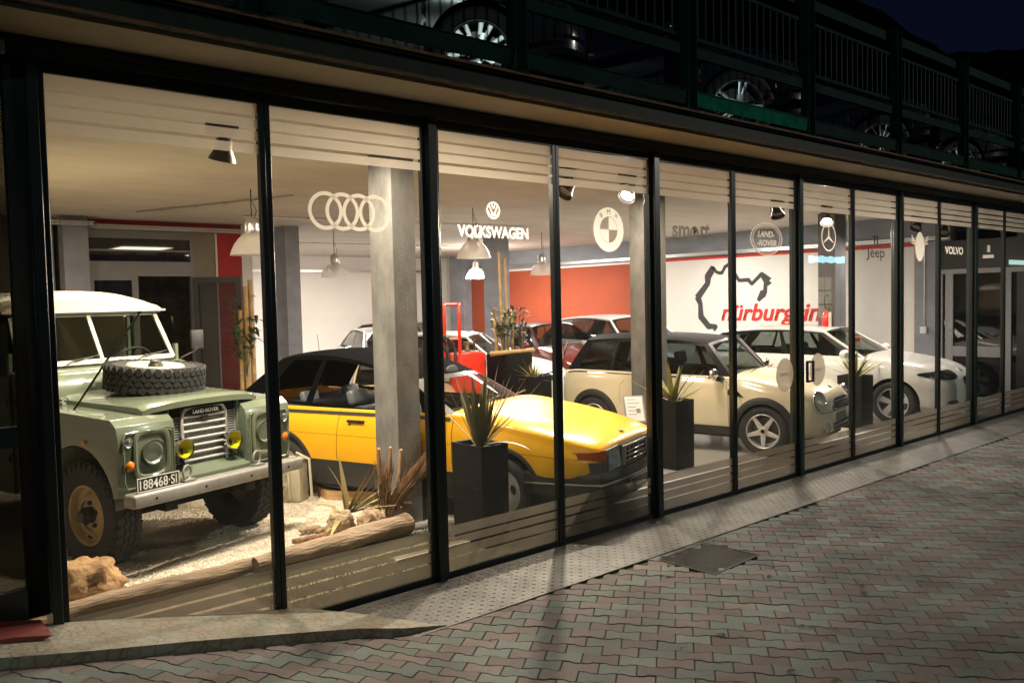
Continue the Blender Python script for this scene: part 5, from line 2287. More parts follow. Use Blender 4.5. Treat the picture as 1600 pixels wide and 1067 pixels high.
    interior(t, -.70, -2.75, .68, .28, wheel_y=.36, sx=-1.55, zdash=.90, hs=.58, mt=mat('slate_leather', (0.13, 0.145, 0.15), .35, bump=.15, bscale=60), rx=-2.25)
    bm = NB()
    box(bm, -2.95, -2.35, -.60, .60, .85, .955)
    obj('parcel_shelf', bm, M_matte, t, bevel=.02)
    bm = NB()
    for y0 in (.10, -.42):
        tube(bm, [(-.36, y0, 1.0), (-.42, y0 + .20, 1.03), (-.45, y0 + .42, 1.035)], .006, 6)
    obj('wipers', bm, M_black, t)
    bm = NB()
    lathe(bm, [(.0, -.02), (.05, -.01), (.055, .0), (.05, .01), (0, .02)], 20, 'z', M=Matrix.Translation((-1.0, 0, 1.27)) @ Matrix.Rotation(R(90), 4, 'Y') @ Matrix.Scale(2.0, 4, (0, 1, 0)))
    obj('rear_view_mirror', bm, M_matte, t)
    bm = NB()
    for sg in (-1,):
        lathe(bm, [(0, -.05), (.05, -.04), (.06, 0), (.055, .03), (0, .035)], 16, 'z', M=Matrix.Translation((-.60, sg * .90, .98)) @ Matrix.Rotation(R(90), 4, 'Y') @ Matrix.Scale(1.6, 4, (0, 1, 0)))
        tube(bm, [(-.62, sg * .80, .94), (-.60, sg * .87, .96)], .02, 8)
    obj('door_mirror', bm, M_matte, t)
    bm = NB()
    tube(bm, [(-3.2, .55, 1.0), (-3.28, .55, 1.6)], .003, 5)
    obj('aerial', bm, M_black, t)
    for x in (0, -2.517):
        for sg in (-1, 1):
            wheel(t, x, sg * .735, sg, R_=.305, W=.19, rr_=.205, style='disc3', rimmat=mat('worn_alloy', (0.52, 0.49, 0.44), .38, .6), spin=.25)
    return t


# ------------------------------------------------------------------ cream hatchback
def build_hatch():
    t = thing('estate_hatchback', 'cream hatchback with black roof, black wheel arches and chrome mirrors', 'car', (9.62, 1.14, 0.0), -1.35)
    C_ = mat('pepper_white_paint', (0.76, 0.66, 0.46), 0.20, coat=0.7)
    side = [(0, .90), (.10, .955), (.30, .985), (.55, 1.0), (.85, .985), (1.0, .955)]
    B = Body(w=[(-3.19, .60), (-3.15, .70), (-3.0, .79), (-2.6, .835), (-1.8, .842), (-.6, .842), (0, .838), (.35, .80), (.56, .715), (.68, .60), (.745, .46)],
             top=[(-3.19, .86), (-3.12, 1.0), (-2.6, 1.03), (-.9, 1.01), (-.45, 1.005), (-.1, .965), (.3, .90), (.55, .82), (.68, .745), (.745, .64)],
             sh=[(-3.19, .80), (-3.1, .92), (-2.8, .955), (-1.5, .935), (-.5, .925), (0, .85), (.35, .76), (.55, .67), (.68, .585), (.745, .52)],
             bot=[(-3.19, .40), (-3.0, .27), (-2.5, .22), (.3, .22), (.55, .24), (.68, .26), (.745, .30)],
             side=side, arches=[(0, .345), (-2.547, .345)], zc=.30, n=2.5, cabin=(-3.02, -.40), keep=2)
    B.build('body', C_, t)
    B.under(t)
    B.arch_trim('wheel_arch_trim', .075, .014, M_matte, t, z0=.22)
    B.patch('sill_trim', -2.13, -.42, .215, .335, .010, M_matte, t, nz=3)
    B.patch('chrome_beltline', -3.02, -.52, lambda x: interp(x, B.sh) - .012, lambda x: interp(x, B.sh) + .004, .006, M_chrome, t, nz=2)
    B.seam('door_seam', [(-.50, .90), (-.46, .70), (-.46, .34)], t)
    B.seam('door_seam', [(-1.62, .93), (-1.66, .60), (-1.72, .34)], t)
    B.seam('wing_seam', [(-.50, .90), (-.30, .70), (-.27, .62)], t, wd=.004)
    B.seam('tank_seam', [(-2.02, .86), (-2.09, .80), (-2.10, .66), (-2.08, .55)], t, wd=.004)
    B.door_cards(-3.0, -.42, t)
    # side scuttle grille
    bm = NB()
    for sg in (-1, 1):
        P = [(-.44, .755), (-.24, .735), (-.30, .685), (-.44, .70)]
        P = [(-.46, .80), (-.34, .79), (-.25, .71), (-.46, .73)]
        bm.faces.new([bm.verts.new((x, sg * (B.y(x, z) + .006), z)) for (x, z) in P])
    obj_split('side_scuttle', bm, M_gloss, t, smooth=False)
    bm = NB()
    for sg in (-1, 1):
        pts = [(-.46, .80), (-.34, .79), (-.25, .71), (-.46, .73), (-.46, .80)]
        tube(bm, [(x, sg * (B.y(x, z) + .006), z) for (x, z) in pts], .005, 6)
    obj_split('scuttle_frame', bm, M_chrome, t)
    # cabin
    K = Cabin((-.47, .705, .945), (-.86, .560, 1.345), (-3.07, .700, .96), (-2.80, .56, 1.375), bf=.17, bs=.035, br=.05, crown=.06, arch=.045)
    K.build(t, M_roofblack, M_gloss, mat_glass_dark(), [(.045, .385, .03, .90), (.42, .70, .03, .90), (.715, .93, .06, .90)], wind_win=(-.92, .92, .04, .93), rear_win=(-.8, .8, .15, .85), glass_wind=M_cglass_lt)
    interior(t, -.62, -2.9, .66, .28, wheel_y=.36, sx=-1.35, zdash=.93, rx=-2.15, hs=.66)
    # lamps
    for sg in (-1, 1):
        y, z = sg * .565, .665
        x = on_nose(B, y, z)
        d = Vector((.80, sg * .42, .30)).normalized()
        q = d.to_track_quat('Z', 'Y').to_matrix().to_4x4()
        Mx = Matrix.Translation((x - .025, y, z)) @ q @ Matrix.Scale(1.22, 4, (0, 1, 0))
        bm = NB()
        lathe(bm, [(.090, -.05), (.108, 0.0), (.106, .020), (.096, .026), (.090, .015)], 40, 'z', M=Mx)
        hl = obj('headlamp', bm, M_chrome, t)
        bm = NB()
        lathe(bm, [(.092, .010), (.07, -.02), (.045, -.03), (.040, -.005), (.028, .0), (0, .004)], 32, 'z', M=Mx)
        obj('reflector', bm, M_refl, hl)
        bm = NB()
        lathe(bm, [(.093, .018), (.075, .032), (.04, .042), (0, .046)], 32, 'z', M=Mx)
        obj('lens', bm, M_lens, hl)
        y, z = sg * .52, .355
        x = on_nose(B, y, z)
        lamp_round('fog_lamp', t, (x + .004, y, z), .058, (.9, sg * .35, 0), M_lens, M_chrome, .03)
    # grille
    def hexo(a):
        c, s_ = math.cos(a), math.sin(a)
        y = .325 * (abs(c) ** .55) * (1 if c > 0 else -1)
        z = .615 + .068 * (abs(s_) ** .55) * (1 if s_ > 0 else -1)
        y *= 1 + .12 * ((z - .615) / .068) * -1
        return (y, z)
    nose_patch(B, 'grille_opening', None, None, .006, M_well, t, outline=hexo)
    bm = NB()
    pts = []
    for k in range(41):
        y, z = hexo(2 * math.pi * k / 40)
        pts.append((on_nose(B, y, z) + .008, y, z))
    tube(bm, pts, .011, 8, cap=False)
    for z in (.585, .615, .645):
        tube(bm, [(on_nose(B, -.30 + .60 * k / 16, z) + .014, -.30 + .60 * k / 16, z) for k in range(17)], .010, 6)
    obj('grille_bars', bm, mat('blue_chrome', (0.35, 0.38, 0.48), .12, .95), t)
    nose_patch(B, 'lower_intake', (-.33, .33), (.305, .395), .006, M_well, t)
    nose_patch(B, 'number_plate_holder', (-.18, .18), (.40, .50), .012, mat('plate_grey', (0.12, 0.12, 0.12), .4), t)
    bm = NB()
    tube(bm, [(on_nose(B, -.33 + .66 * k / 12, .35) + .012, -.33 + .66 * k / 12, .35) for k in range(13)], .006, 6)
    tube(bm, [(on_nose(B, -.60 + 1.2 * k / 24, .535) + .002, -.60 + 1.2 * k / 24, .535) for k in range(25)], .0035, 6)
    obj('bumper_lines', bm, M_matte, t)
    bm = NB()
    lathe(bm, [(.030, 0), (.026, .005), (0, .007)], 20, 'z', M=Matrix.Translation((.60, 0, B.ztop(.60, 0) + .002)) @ Matrix.Rotation(R(30), 4, 'Y') @ Matrix.Scale(1.5, 4, (0, 1, 0)))
    obj('bonnet_badge', bm, M_matte, t)
    bm = NB()
    for sg in (-1, 1):
        Mx = Matrix.Translation((-.62, sg * .915, .985)) @ Matrix.Scale(.62, 4, (1, 0, 0)) @ Matrix.Scale(.80, 4, (0, 0, 1))
        lathe(bm, [(0, -.1), (.05, -.085), (.085, -.04), (.095, 0), (.085, .04), (.05, .085), (0, .1)], 24, 'y', M=Mx)
    mi = obj_split('door_mirror', bm, M_chrome, t)[0]
    bm = NB()
    for sg in (-1, 1):
        box(bm, -.62, -.54, min(sg * .80, sg * .88), max(sg * .80, sg * .88), .90, .955)
        box(bm, -.665, -.656, min(sg * .86, sg * .98), max(sg * .86, sg * .98), .94, 1.03)
    obj_split('mirror_foot', bm, M_matte, t)
    bm = NB()
    for y0 in (-.45, .12):
        tube(bm, [(-.30, y0, .985), (-.34, y0 + .25, 1.0), (-.40, y0 + .5, 1.0)], .007, 6)
    box(bm, -.42, -.30, -.5, .5, .965, .978)
    obj('wipers', bm, M_black, t)
    # tail chrome lamp ring and handles
    bm = NB()
    for sg in (-1, 1):
        y = sg * (B.y(-1.50, .80) + .004)
        box(bm, -1.56, -1.42, y - .012, y + .012, .80, .825)
    obj_split('door_handle', bm, M_chrome, t)
    bm = NB()
    for sg in (-1, 1):
        tube(bm, [(-3.06, sg * .70, 1.36), (-3.13, sg * .745, 1.1), (-3.16, sg * .75, .9), (-3.15, sg * .755, .6)], .016, 8)
    obj_split('tail_trim', bm, M_chrome, t)
    bm = NB()
    tube(bm, [(-2.2, 0, 1.475), (-2.3, 0, 1.50)], .012, 6)
    obj('roof_aerial', bm, M_black, t)
    t.scale = (.93, 1, 1)
    for x in (0, -2.547):
        for sg in (-1, 1):
            wh_ = wheel(t, x, sg * .745, sg, R_=.305, W=.19, rr_=.205, style='star5', spin=math.pi / 2 + .628)
            wh_.scale = (1 / .93, 1, 1)
    return t


def mat_glass_dark():
    return glassmat('hatch_glass', (0.22, 0.25, 0.24), ior=1.5)


# ------------------------------------------------------------------ white hatchback
def build_white():
    t = thing('white_hatchback', 'white hatchback with slanted dark headlamps, parked nose to the glass', 'car', (13.08, 1.06, 0.0), -1.433)
    Wp = mat('white_car_paint', (0.78, 0.75, 0.72), 0.22, coat=0.6)
    modern_hatch(t, Wp, nose=True)
    return t


def modern_hatch(t, paint, nose=True, wstyle='wide5', wspin=.3, suv=0.0, detail=True, wheelR=.315, rimmat=None, pillar=None, glass=None, roofmat=None):
    k = suv
    side = [(0, .90), (.10, .955), (.30, .975), (.52, .985), (.72, 1.0), (.90, .985), (1.0, .955)]
    B = Body(w=[(-3.53, .58), (-3.48, .68), (-3.3, .78), (-2.7, .865), (-1.6, .875), (-.4, .875), (.1, .868), (.45, .82), (.65, .73), (.77, .60), (.83, .44)],
             top=[(-3.53, .86 + k), (-3.42, 1.02 + k), (-2.7, 1.07 + k), (-.8, 1.05 + k), (-.45, 1.03 + k), (-.1, .985 + k), (.4, .90 + k), (.66, .80 + k), (.78, .70 + k), (.83, .60 + k)],
             sh=[(-3.53, .80 + k), (-3.4, .93 + k), (-2.9, .985 + k), (-1.5, .965 + k), (-.5, .945 + k), (0, .875 + k), (.4, .77 + k), (.64, .67 + k), (.78, .58 + k), (.83, .50 + k)],
             bot=[(-3.53, .42), (-3.3, .26), (-2.8, .21), (.4, .20), (.65, .21), (.78, .24), (.83, .30)],
             side=side, arches=[(0, .36), (-2.69, .36)], zc=wheelR + .01, n=2.7, cabin=(-3.3, -.42), keep=2)
    B.build('body', paint, t)
    B.under(t)
    K = Cabin((-.46, .72, .955 + k), (-1.12, .55, 1.345 + k), (-3.38, .66, 1.01 + k), (-2.86, .52, 1.33 + k), bf=.16, bs=.03, br=.08, crown=.05, arch=.05)
    K.build(t, roofmat or paint, pillar or M_gloss, glass or M_cglass, [(.07, .40, .06, .90), (.43, .70, .06, .88), (.72, .86, .10, .80)], wind_win=(-.92, .92, .04, .95), glass_wind=M_cglass_lt)
    B.door_cards(-3.28, -.44, t)
    # painted A pillar and roof rail strips
    bm = NB()
    for sg in (-1, 1):
        tube(bm, [K.side(0, v_ / 8, sg) + Vector((.0, sg * .004, .0)) for v_ in range(9)] + [K.side(u_ / 16, 1, sg) + Vector((0, sg * .004, .002)) for u_ in range(1, 17)], .022, 8)
    obj_split('roof_rail_strip', bm, roofmat or paint, t)
    interior(t, -.62, -3.0, .68, .28, wheel_y=.36, sx=-1.45, zdash=.93 + k, rx=-2.35)
    B.seam('door_seam', [(-.45, .92 + k), (-.42, .6), (-.46, .26)], t)
    B.seam('door_seam', [(-1.62, .95 + k), (-1.62, .26)], t)
    B.seam('door_seam', [(-2.45, .97 + k), (-2.40, .75), (-2.25, .6)], t)
    B.seam('swage_line', [(-3.2, .80 + k * .7), (-1.6, .78 + k * .7), (.15, .74 + k * .6)], t, wd=.006, mt=paint)
    bm = NB()
    for sg in (-1, 1):
        for x_ in (-1.45, -2.32):
            y = sg * (B.y(x_, .83 + k) + .008)
            box(bm, x_ - .09, x_ + .09, y - .012, y + .012, .825 + k, .85 + k)
    obj_split('door_handle', bm, paint, t, by='island')
    bm = NB()
    for sg in (-1, 1):
        Mx = Matrix.Translation((-.66, sg * .965, 1.03 + k)) @ Matrix.Scale(.75, 4, (1, 0, 0)) @ Matrix.Scale(.72, 4, (0, 0, 1))
        lathe(bm, [(0, -.12), (.06, -.10), (.09, -.04), (.095, 0), (.09, .05), (.06, .09), (0, .10)], 20, 'y', M=Mx)
        box(bm, -.66, -.58, min(sg * .80, sg * .90), max(sg * .80, sg * .90), .965 + k, 1.0 + k)
    obj_split('door_mirror', bm, paint, t)
    if nose:
        for sg in (-1, 1):
            def hl(a, sg=sg):
                c, s_ = math.cos(a), math.sin(a)
                y = .60 + .215 * c
                z = .735 + k + .062 * s_ * (1 - .35 * c) - .010 * c + .020 * max(0, c)
                return (sg * y, z)
            bm = NB()
            C = [hl(2 * math.pi * q / 40) for q in range(40)]
            cy_, cz = sg * .60, .735 + k
            rings = []
            for s_ in (1.0, .8, .55, .3):
                rg = []
                for (a, b) in C:
                    y, z = cy_ + (a - cy_) * s_, cz + (b - cz) * s_
                    # nearest body point: move along a line from inside the car outwards
                    p0, p1 = Vector((-.3, 0, z)), Vector((1.0 - .60 * max(0, (abs(y) - .45) / .4), y * 1.25, z))
                    lo, hi = 0.0, 1.0
                    for _ in range(26):
                        m_ = (lo + hi) / 2
                        p = p0.lerp(p1, m_)
                        ins = p.x < B.x0 and p.z <= B.ztop(p.x, p.y) and abs(p.y) <= B.y(p.x, min(p.z, interp(p.x, B.sh)))
                        if ins:
                            lo = m_
                        else:
                            hi = m_
                    p = p0.lerp(p1, lo) + Vector((.006, sg * .005, .003))
                    rg.append(bm.verts.new(p))
                rings.append(rg)
            for a, b in zip(rings, rings[1:]):
                for q in range(40):
                    bm.faces.new((a[q], a[(q + 1) % 40], b[(q + 1) % 40], b[q]))
            bm.faces.new(rings[-1])
            obj('headlamp', bm, mat('dark_headlamp', (0.03, 0.032, 0.035), .06, .3, coat=1.0, noise=.9, nscale=14), t)
            nose_patch(B, 'kidney_grille', None, None, .008, M_gloss, t, outline=(lambda a, sg=sg: (sg * (.145 + .125 * (abs(math.cos(a)) ** .6) * (1 if math.cos(a) > 0 else -1)), .625 + k + .066 * (abs(math.sin(a)) ** .6) * (1 if math.sin(a) > 0 else -1))))
            nose_patch(B, 'side_intake', None, None, .006, M_well, t, outline=(lambda a, sg=sg: (sg * (.60 + .085 * math.cos(a)), .35 + .032 * math.sin(a))))
        nose_patch(B, 'lower_intake', (-.30, .30), (.31, .36), .006, M_well, t)
        bm = NB()
        lathe(bm, [(.040, 0), (.036, .005), (0, .007)], 20, 'z', M=Matrix.Translation((.70, 0, B.ztop(.70, 0) + .002)) @ Matrix.Rotation(R(35), 4, 'Y'))
        obj('bonnet_badge', bm, M_chrome, t)
    for x in (0, -2.69):
        for sg in (-1, 1):
            wheel(t, x, sg * .775, sg, R_=wheelR, W=.205, rr_=wheelR * .685, style=wstyle, spin=wspin, rimmat=rimmat)
    return B, K
# ================================================================== PLACE THE CARS
build_offroader()
build_convertible()
build_hatch()
build_white()


def back_car(label, loc, th, paint, sc=(1, 1, 1), **kw):
    t = thing('parked_car', label, 'car', loc, th, 'used cars parked at the back of the showroom')
    modern_hatch(t, paint, **kw)
    t.scale = sc
    return t


P_silver = mat('silver_paint', (0.42, 0.43, 0.42), 0.25, 0.5, coat=0.5)
P_maroon = mat('maroon_paint', (0.14, 0.018, 0.014), 0.22, coat=0.7)
P_white = mat('off_white_paint', (0.70, 0.69, 0.66), 0.25, coat=0.5)
P_cream = mat('beige_paint', (0.58, 0.43, 0.25), 0.22, coat=0.6)
back_car('white small car whose nose shows behind the red workshop trolley', (9.2, 5.6, 0), -0.95, P_white, (.80, .95, 1.02))
back_car('silver car behind the black soft top, roof against the white wall', (9.3, 9.4, 0), -1.9, P_silver)
back_car('dark maroon car in the far corner by the orange wall', (13.3, 13.2, 0), -1.35, P_maroon, nose=False)
back_car('maroon car with pale mirror right of the bamboo planter', (11.5, 6.6, 0), -1.75, P_maroon, (.9, .95, 1.05), nose=False)
back_car('white high-roofed car behind the cream hatchback, aerial on its roof', (12.5, 5.2, 0), -1.72, P_white, (1, 1.02, 1.13), nose=True)
back_car('beige car seen through the side windows of the yellow convertible', (6.0, 4.5, 0), -2.0, P_cream, (.72, .85, .86))

# ------------------------------------------------------------------ cars on the deck
P_night = mat('dark_blue_paint', (0.010, 0.012, 0.020), 0.18, coat=0.9)
P_dark = mat('dark_grey_paint', (0.018, 0.018, 0.020), 0.2, coat=0.9)
capm = mat('wheel_cover_silver', (0.85, 0.88, 0.88), 0.36, 0.9)
DZ = 3.452


def deck_car(label, hub, th, paint, wstyle, spin, wr=.33, sc=1.0):
    # hub = world position of the outer face of the right front wheel
    t = thing('deck_car', label, 'car', (0, 0, 0), th, 'dark cars parked on the deck above')
    modern_hatch(t, paint, nose=True, wstyle=wstyle, wspin=spin, wheelR=wr, rimmat=capm, glass=mat('night_glass', (0.006, 0.007, 0.010), .04, spec=.7))
    off = Matrix.Rotation(th, 3, 'Z') @ Vector((0, -.88, 0)) * sc
    t.location = (hub[0] - off.x, hub[1] - off.y, DZ)
    t.scale = (sc, sc, sc)
    return t


def deck_pt(px, A):
    X = (px - 800) / 1300.0
    D = _f + _r2 * X + _u2 * ((533.5 - 130) / 1300.0)
    s = A / D.y
    return (D.x * s, A - 4.619)


TH = math.atan2(-.655, .756)
for (lb, px, A, pt, ws_, sp_, wr, th) in (
        ('dark car on the deck whose silver seven-spoke wheel cover shows at the top', 747, 4.86, P_dark, 'y7', .35, .33, TH),
        ('dark car on the deck with a silver split-spoke alloy wheel', 1155, 4.74, P_night, 'split5', .1, .345, TH),
        ('dark blue car on the deck with a thin many-spoked wheel', 1378, 4.80, P_night, 'multi', 0, .33, TH - .12),
        ('dark car on the deck farthest along the railing', 1500, 4.85, P_dark, 'multi', .1, .31, TH - .1)):
    x, y = deck_pt(px, A)
    deck_car(lb, (x, y), th, pt, ws_, sp_, wr, 1.04)


# ================================================================== GRAVEL BED AND WHAT STANDS ON IT
def blob(bm, c, r, seed, sub=3, amp=.22, sc=(1, 1, 1), fq=2.2):
    n0 = len(bm.verts)
    bmesh.ops.create_icosphere(bm, subdivisions=sub, radius=1.0)
    bm.verts.ensure_lookup_table()
    for v in bm.verts[n0:]:
        d = v.co.normalized()
        k = 1 + amp * noise3(d.x * fq + seed, d.y * fq, d.z * fq) + amp * .5 * noise3(d.x * fq * 2.6 + seed, d.y * fq * 2.6, d.z * fq * 2.6 + 5) + amp * .25 * noise3(d.x * fq * 6 + seed, d.y * fq * 6, d.z * fq * 6)
        v.co = Vector((d.x * sc[0], d.y * sc[1], d.z * sc[2])) * r * k + Vector(c)


def gravel_h(x, y):
    return 0.030 + 0.016 * noise3(x * 1.3, y * 1.3) + .012 * noise3(x * 4, y * 4) + .03 * max(0, 1 - abs(y - 1.45) / .25) * .5


def bed_in(x, y):
    yf = 1.12 + (x - 1.2) * .06
    xr = 3.80 + (y - 1.7) * .22
    return y > yf and x < xr and y < 7.2 and x > -2.5


def gravel():
    bm = NB()
    xs = [-2.5 + .12 * k for k in range(68)]
    ys = [1.0 + .12 * k for k in range(52)]
    V = {}
    for i, x in enumerate(xs):
        for j, y in enumerate(ys):
            if bed_in(x, y) or bed_in(x - .12, y + .12) or bed_in(x, y + .12) or bed_in(x - .12, y):
                V[i, j] = bm.verts.new((x, y, gravel_h(x, y)))
    for (i, j) in list(V):
        if all(k in V for k in ((i + 1, j), (i + 1, j + 1), (i, j + 1))):
            bm.faces.new((V[i, j], V[i + 1, j], V[i + 1, j + 1], V[i, j + 1]))
    rr = random.Random(5)
    n = 0
    while n < 21000:
        y = 1.25 + 4.4 * rr.random() ** 1.7
        x = .2 + (4.4) * rr.random()
        if not bed_in(x, y):
            continue
        n += 1
        s = rr.uniform(.006, .014) * (1.25 if y > 3 else 1)
        z = gravel_h(x, y) + s * .35
        a = rr.uniform(0, 3.14)
        ca, sa = math.cos(a), math.sin(a)
        pts = [(1, 0, 0), (-.2, .9, .1), (-.9, -.1, 0), (.1, -.85, .1), (.1, .05, .75), (-.1, 0, -.6)]
        q = [rr.uniform(.7, 1.25) for _ in pts]
        v = [bm.verts.new((x + (p[0] * ca - p[1] * sa) * s * k, y + (p[0] * sa + p[1] * ca) * s * k, z + p[2] * s * k)) for p, k in zip(pts, q)]
        for f in ((0, 1, 4), (1, 2, 4), (2, 3, 4), (3, 0, 4)):
            bm.faces.new([v[k] for k in f])
    o = obj('gravel', bm, mat('white_gravel', (0.84, 0.77, 0.64), .85, nscale=60, bump=.5, bscale=140, color2=(0.62, 0.53, 0.41)), smooth=False)
    tag(o, 'white crushed gravel spread under the green off-road car', kind='stuff')


gravel()
M_log = mat('driftwood_log', (0.34, 0.245, 0.16), .85, color2=(0.17, 0.115, 0.07), nscale=9, bump=.9, bscale=26, stretch=(.4, 2.2, 2.2))


def log(pts, rs, label, seed=0, mt=None, name='log', grp='logs edging the gravel bed'):
    bm = NB()
    P = []
    Rs = []
    n = 26
    for k in range(n + 1):
        t = k / n * (len(pts) - 1)
        i = min(int(t), len(pts) - 2)
        f = t - i
        p = Vector(pts[i]).lerp(Vector(pts[i + 1]), f)
        P.append(p)
        Rs.append((rs[i] * (1 - f) + rs[i + 1] * f))
    rg = tube(bm, P, Rs, 22)
    for r_, p in zip(rg, P):
        for v in r_:
            d = v.co - p
            v.co = p + d * (1 + .20 * noise3(v.co.x * 5 + seed, v.co.y * 12, v.co.z * 12) + .08 * noise3(v.co.x * 18, v.co.y * 30 + seed, v.co.z * 30))
    o = obj(name, bm, mt or M_log, angle=70)
    return tag(o, label, 'log', grp)


log([(.55, 1.10, .065), (1.8, 1.14, .065), (2.9, 1.22, .065)], [.055, .062, .058], 'long bark-stripped log along the glass, left of the dead agave')
log([(2.45, 1.10, .09), (3.2, 1.14, .095), (3.86, 1.24, .10)], [.060, .082, .090], 'thicker mossy log lying toward the nearest column')
log([(3.60, 1.46, .15), (3.80, 1.40, .17), (3.98, 1.36, .17)], [.05, .075, .07], 'short reddish log behind the pale rocks', 3)
log([(2.95, 1.52, .07), (3.2, 1.46, .075), (3.45, 1.40, .07)], [.018, .032, .022], 'split piece of bark lying on the gravel', 5, mat('bark_strip', (0.35, 0.19, 0.09), .8, color2=(0.10, 0.05, 0.03), nscale=12, bump=.8), 'bark_piece', None)
bm = NB()
for (a, b) in (((4.44, 5.6), (3.93, 2.75)), ((3.93, 2.75), (4.25, 2.35))):
    a, b = Vector(a), Vector(b)
    d = (b - a).normalized(); nrm = Vector((-d.y, d.x)) * .02
    prism(bm, [tuple(a + nrm), tuple(b + nrm), tuple(b - nrm), tuple(a - nrm)], 0.0, .125, 'z')
tag(obj('timber_edging', bm, mat('raw_timber', (0.50, 0.30, 0.14), .7, noise=.25, nscale=6, stretch=(1, .2, 4)), smooth=False), 'light raw timber edging between the gravel and the yellow convertible', 'edging board')
RK = mat('sandstone_rock', (0.46, 0.29, 0.13), .85, color2=(0.28, 0.15, 0.07), nscale=6, bump=1.0, bscale=20)
RK2 = mat('pale_rock', (0.55, 0.42, 0.27), .9, color2=(0.34, 0.22, 0.13), nscale=9, bump=1.0, bscale=24)
for (c, r_, sd, sc, mt_, lb) in (((1.43, 1.46, .12), .19, 2, (1.1, .85, .85), RK, 'large tawny rock on the gravel beside the corner post'), ((3.38, 1.50, .13), .115, 9, (1, .9, 1.15), RK2, 'pale rock under the dead agave leaves'), ((3.58, 1.34, .15), .11, 21, (1.15, .9, .95), RK2, 'knobbly cream rock below the dried reeds'), ((.45, 1.75, .16), .22, 33, (1, .9, .8), RK, 'brown rock seen through the panel left of the corner post')):
    bm = NB()
    blob(bm, c, r_, sd, 4, .30, sc, 1.9)
    tag(obj('rock', bm, mt_, angle=80), lb, 'rock', 'rocks in the gravel bed')
bm = NB()
for k in range(5):
    blob(bm, (3.20 + k * .045, 1.78 - k * .06, .07 + .01 * (k % 2)), .045, 40 + k, 2, .2, (1.5, .8, .6))
tag(obj('stone_rubble_pile', bm, RK2), 'little heap of pale stones left of the rocks', 'stones')
# turf and pale board between log and glass
bm = NB()
rr = random.Random(9)
for k in range(6500):
    x = rr.uniform(2.25, 4.3); y = rr.uniform(.20, 1.05 + (x - 2.2) * .12)
    h = rr.uniform(.010, .030); a = rr.uniform(0, 3.14)
    dx, dy = math.cos(a) * .003, math.sin(a) * .003
    bm.faces.new([bm.verts.new(q) for q in ((x - dx, y - dy, .005), (x + dx, y + dy, .005), (x + rr.uniform(-.01, .01), y + rr.uniform(-.01, .01), .005 + h))])
tag(obj('artificial_grass', bm, mat('turf_green', (0.055, 0.13, 0.025), .7, noise=.4, nscale=30), smooth=False), 'green artificial turf between the log and the glass', kind='stuff')
plain('turf_backing', mat('turf_back', (0.12, 0.09, 0.05), .9, noise=.3, nscale=14), [(-2.5, 4.35, .10, 1.22, .0, .0045)], label='brown backing mat in front of the logs', cat='mat')
plain('pale_board', mat('pale_board_mat', (0.62, 0.52, 0.38), .5), [(3.35, 4.05, .62, .70, .0, .03)], label='pale board lying on the floor near the agave planter', cat='board')


def leafmesh(bm, base, az, L, w_, lift, droop, seg=9, fold=.25, twist=0.0):
    """long pointed channelled leaf: azimuth az, start elevation lift, bending by droop (radians) over its length"""
    p = Vector(base)
    el = lift
    prev = None
    for k in range(seg + 1):
        t = k / seg
        wd = w_ * (1 - t) ** .7 * (.55 + .45 * min(1, t / .25)) if t < 1 else 0.0
        d = Vector((math.cos(az) * math.cos(el), math.sin(az) * math.cos(el), math.sin(el)))
        s_ = Vector((-math.sin(az + twist * t), math.cos(az + twist * t), 0))
        n = s_.cross(d).normalized() * -1
        c = p
        row = [bm.verts.new(c + s_ * wd + n * -wd * -fold * 1.0), bm.verts.new(c), bm.verts.new(c - s_ * wd + n * wd * fold)] if t < 1 else [bm.verts.new(c)]
        if prev:
            if len(row) == 3:
                bm.faces.new((prev[0], prev[1], row[1], row[0]))
                bm.faces.new((prev[1], prev[2], row[2], row[1]))
            else:
                bm.faces.new((prev[0], prev[1], row[0]))
                bm.faces.new((prev[1], prev[2], row[0]))
        prev = row
        p = p + d * (L / seg)
        el -= droop / seg
    return p


M_agave = mat('agave_green', (0.085, 0.105, 0.045), .5, color2=(0.16, 0.11, 0.05), nscale=7, detail=3)
M_agave2 = mat('agave_yellow', (0.30, 0.26, 0.06), .5, color2=(0.16, 0.17, 0.05), nscale=9, detail=3)
M_dry = mat('dry_leaf', (0.42, 0.29, 0.16), .75, color2=(0.22, 0.13, 0.07), nscale=9)
M_deadag = mat('dead_agave', (0.30, 0.28, 0.10), .65, color2=(0.38, 0.28, 0.12), nscale=6)
M_pot = mat('black_planter', (0.007, 0.0065, 0.0065), .6, noise=.3, nscale=3, spec=.12)
M_soil = mat('soil', (0.05, 0.035, 0.02), .95, noise=.4, nscale=30, bump=.8)


def agave(loc, n, L, seed, label, mt, w_=.028, dry=2, up_=(.5, 1.45)):
    rr = random.Random(seed)
    t = thing('agave_plant', label, 'plant', loc)
    bm, bd = NB(), NB()
    for k in range(n):
        az = 2.4 * k + rr.uniform(-.3, .3)
        q = k / n
        leafmesh(bm, (math.cos(az) * .02, math.sin(az) * .02, 0), az, L * rr.uniform(.7, 1.08), w_ * rr.uniform(.8, 1.2), up_[0] + (up_[1] - up_[0]) * q ** .7 + rr.uniform(-.1, .1), rr.uniform(-.1, .35))
    obj('leaves', bm, mt, t, angle=80)
    for k in range(dry):
        az = rr.uniform(0, 6.28)
        leafmesh(bd, (0, 0, .01), az, L * rr.uniform(.6, .9), w_ * .8, rr.uniform(.3, .8), rr.uniform(1.2, 2.2))
    if dry:
        obj('dry_leaves', bd, M_dry, t, angle=80)
    else:
        bd.free()
    return t


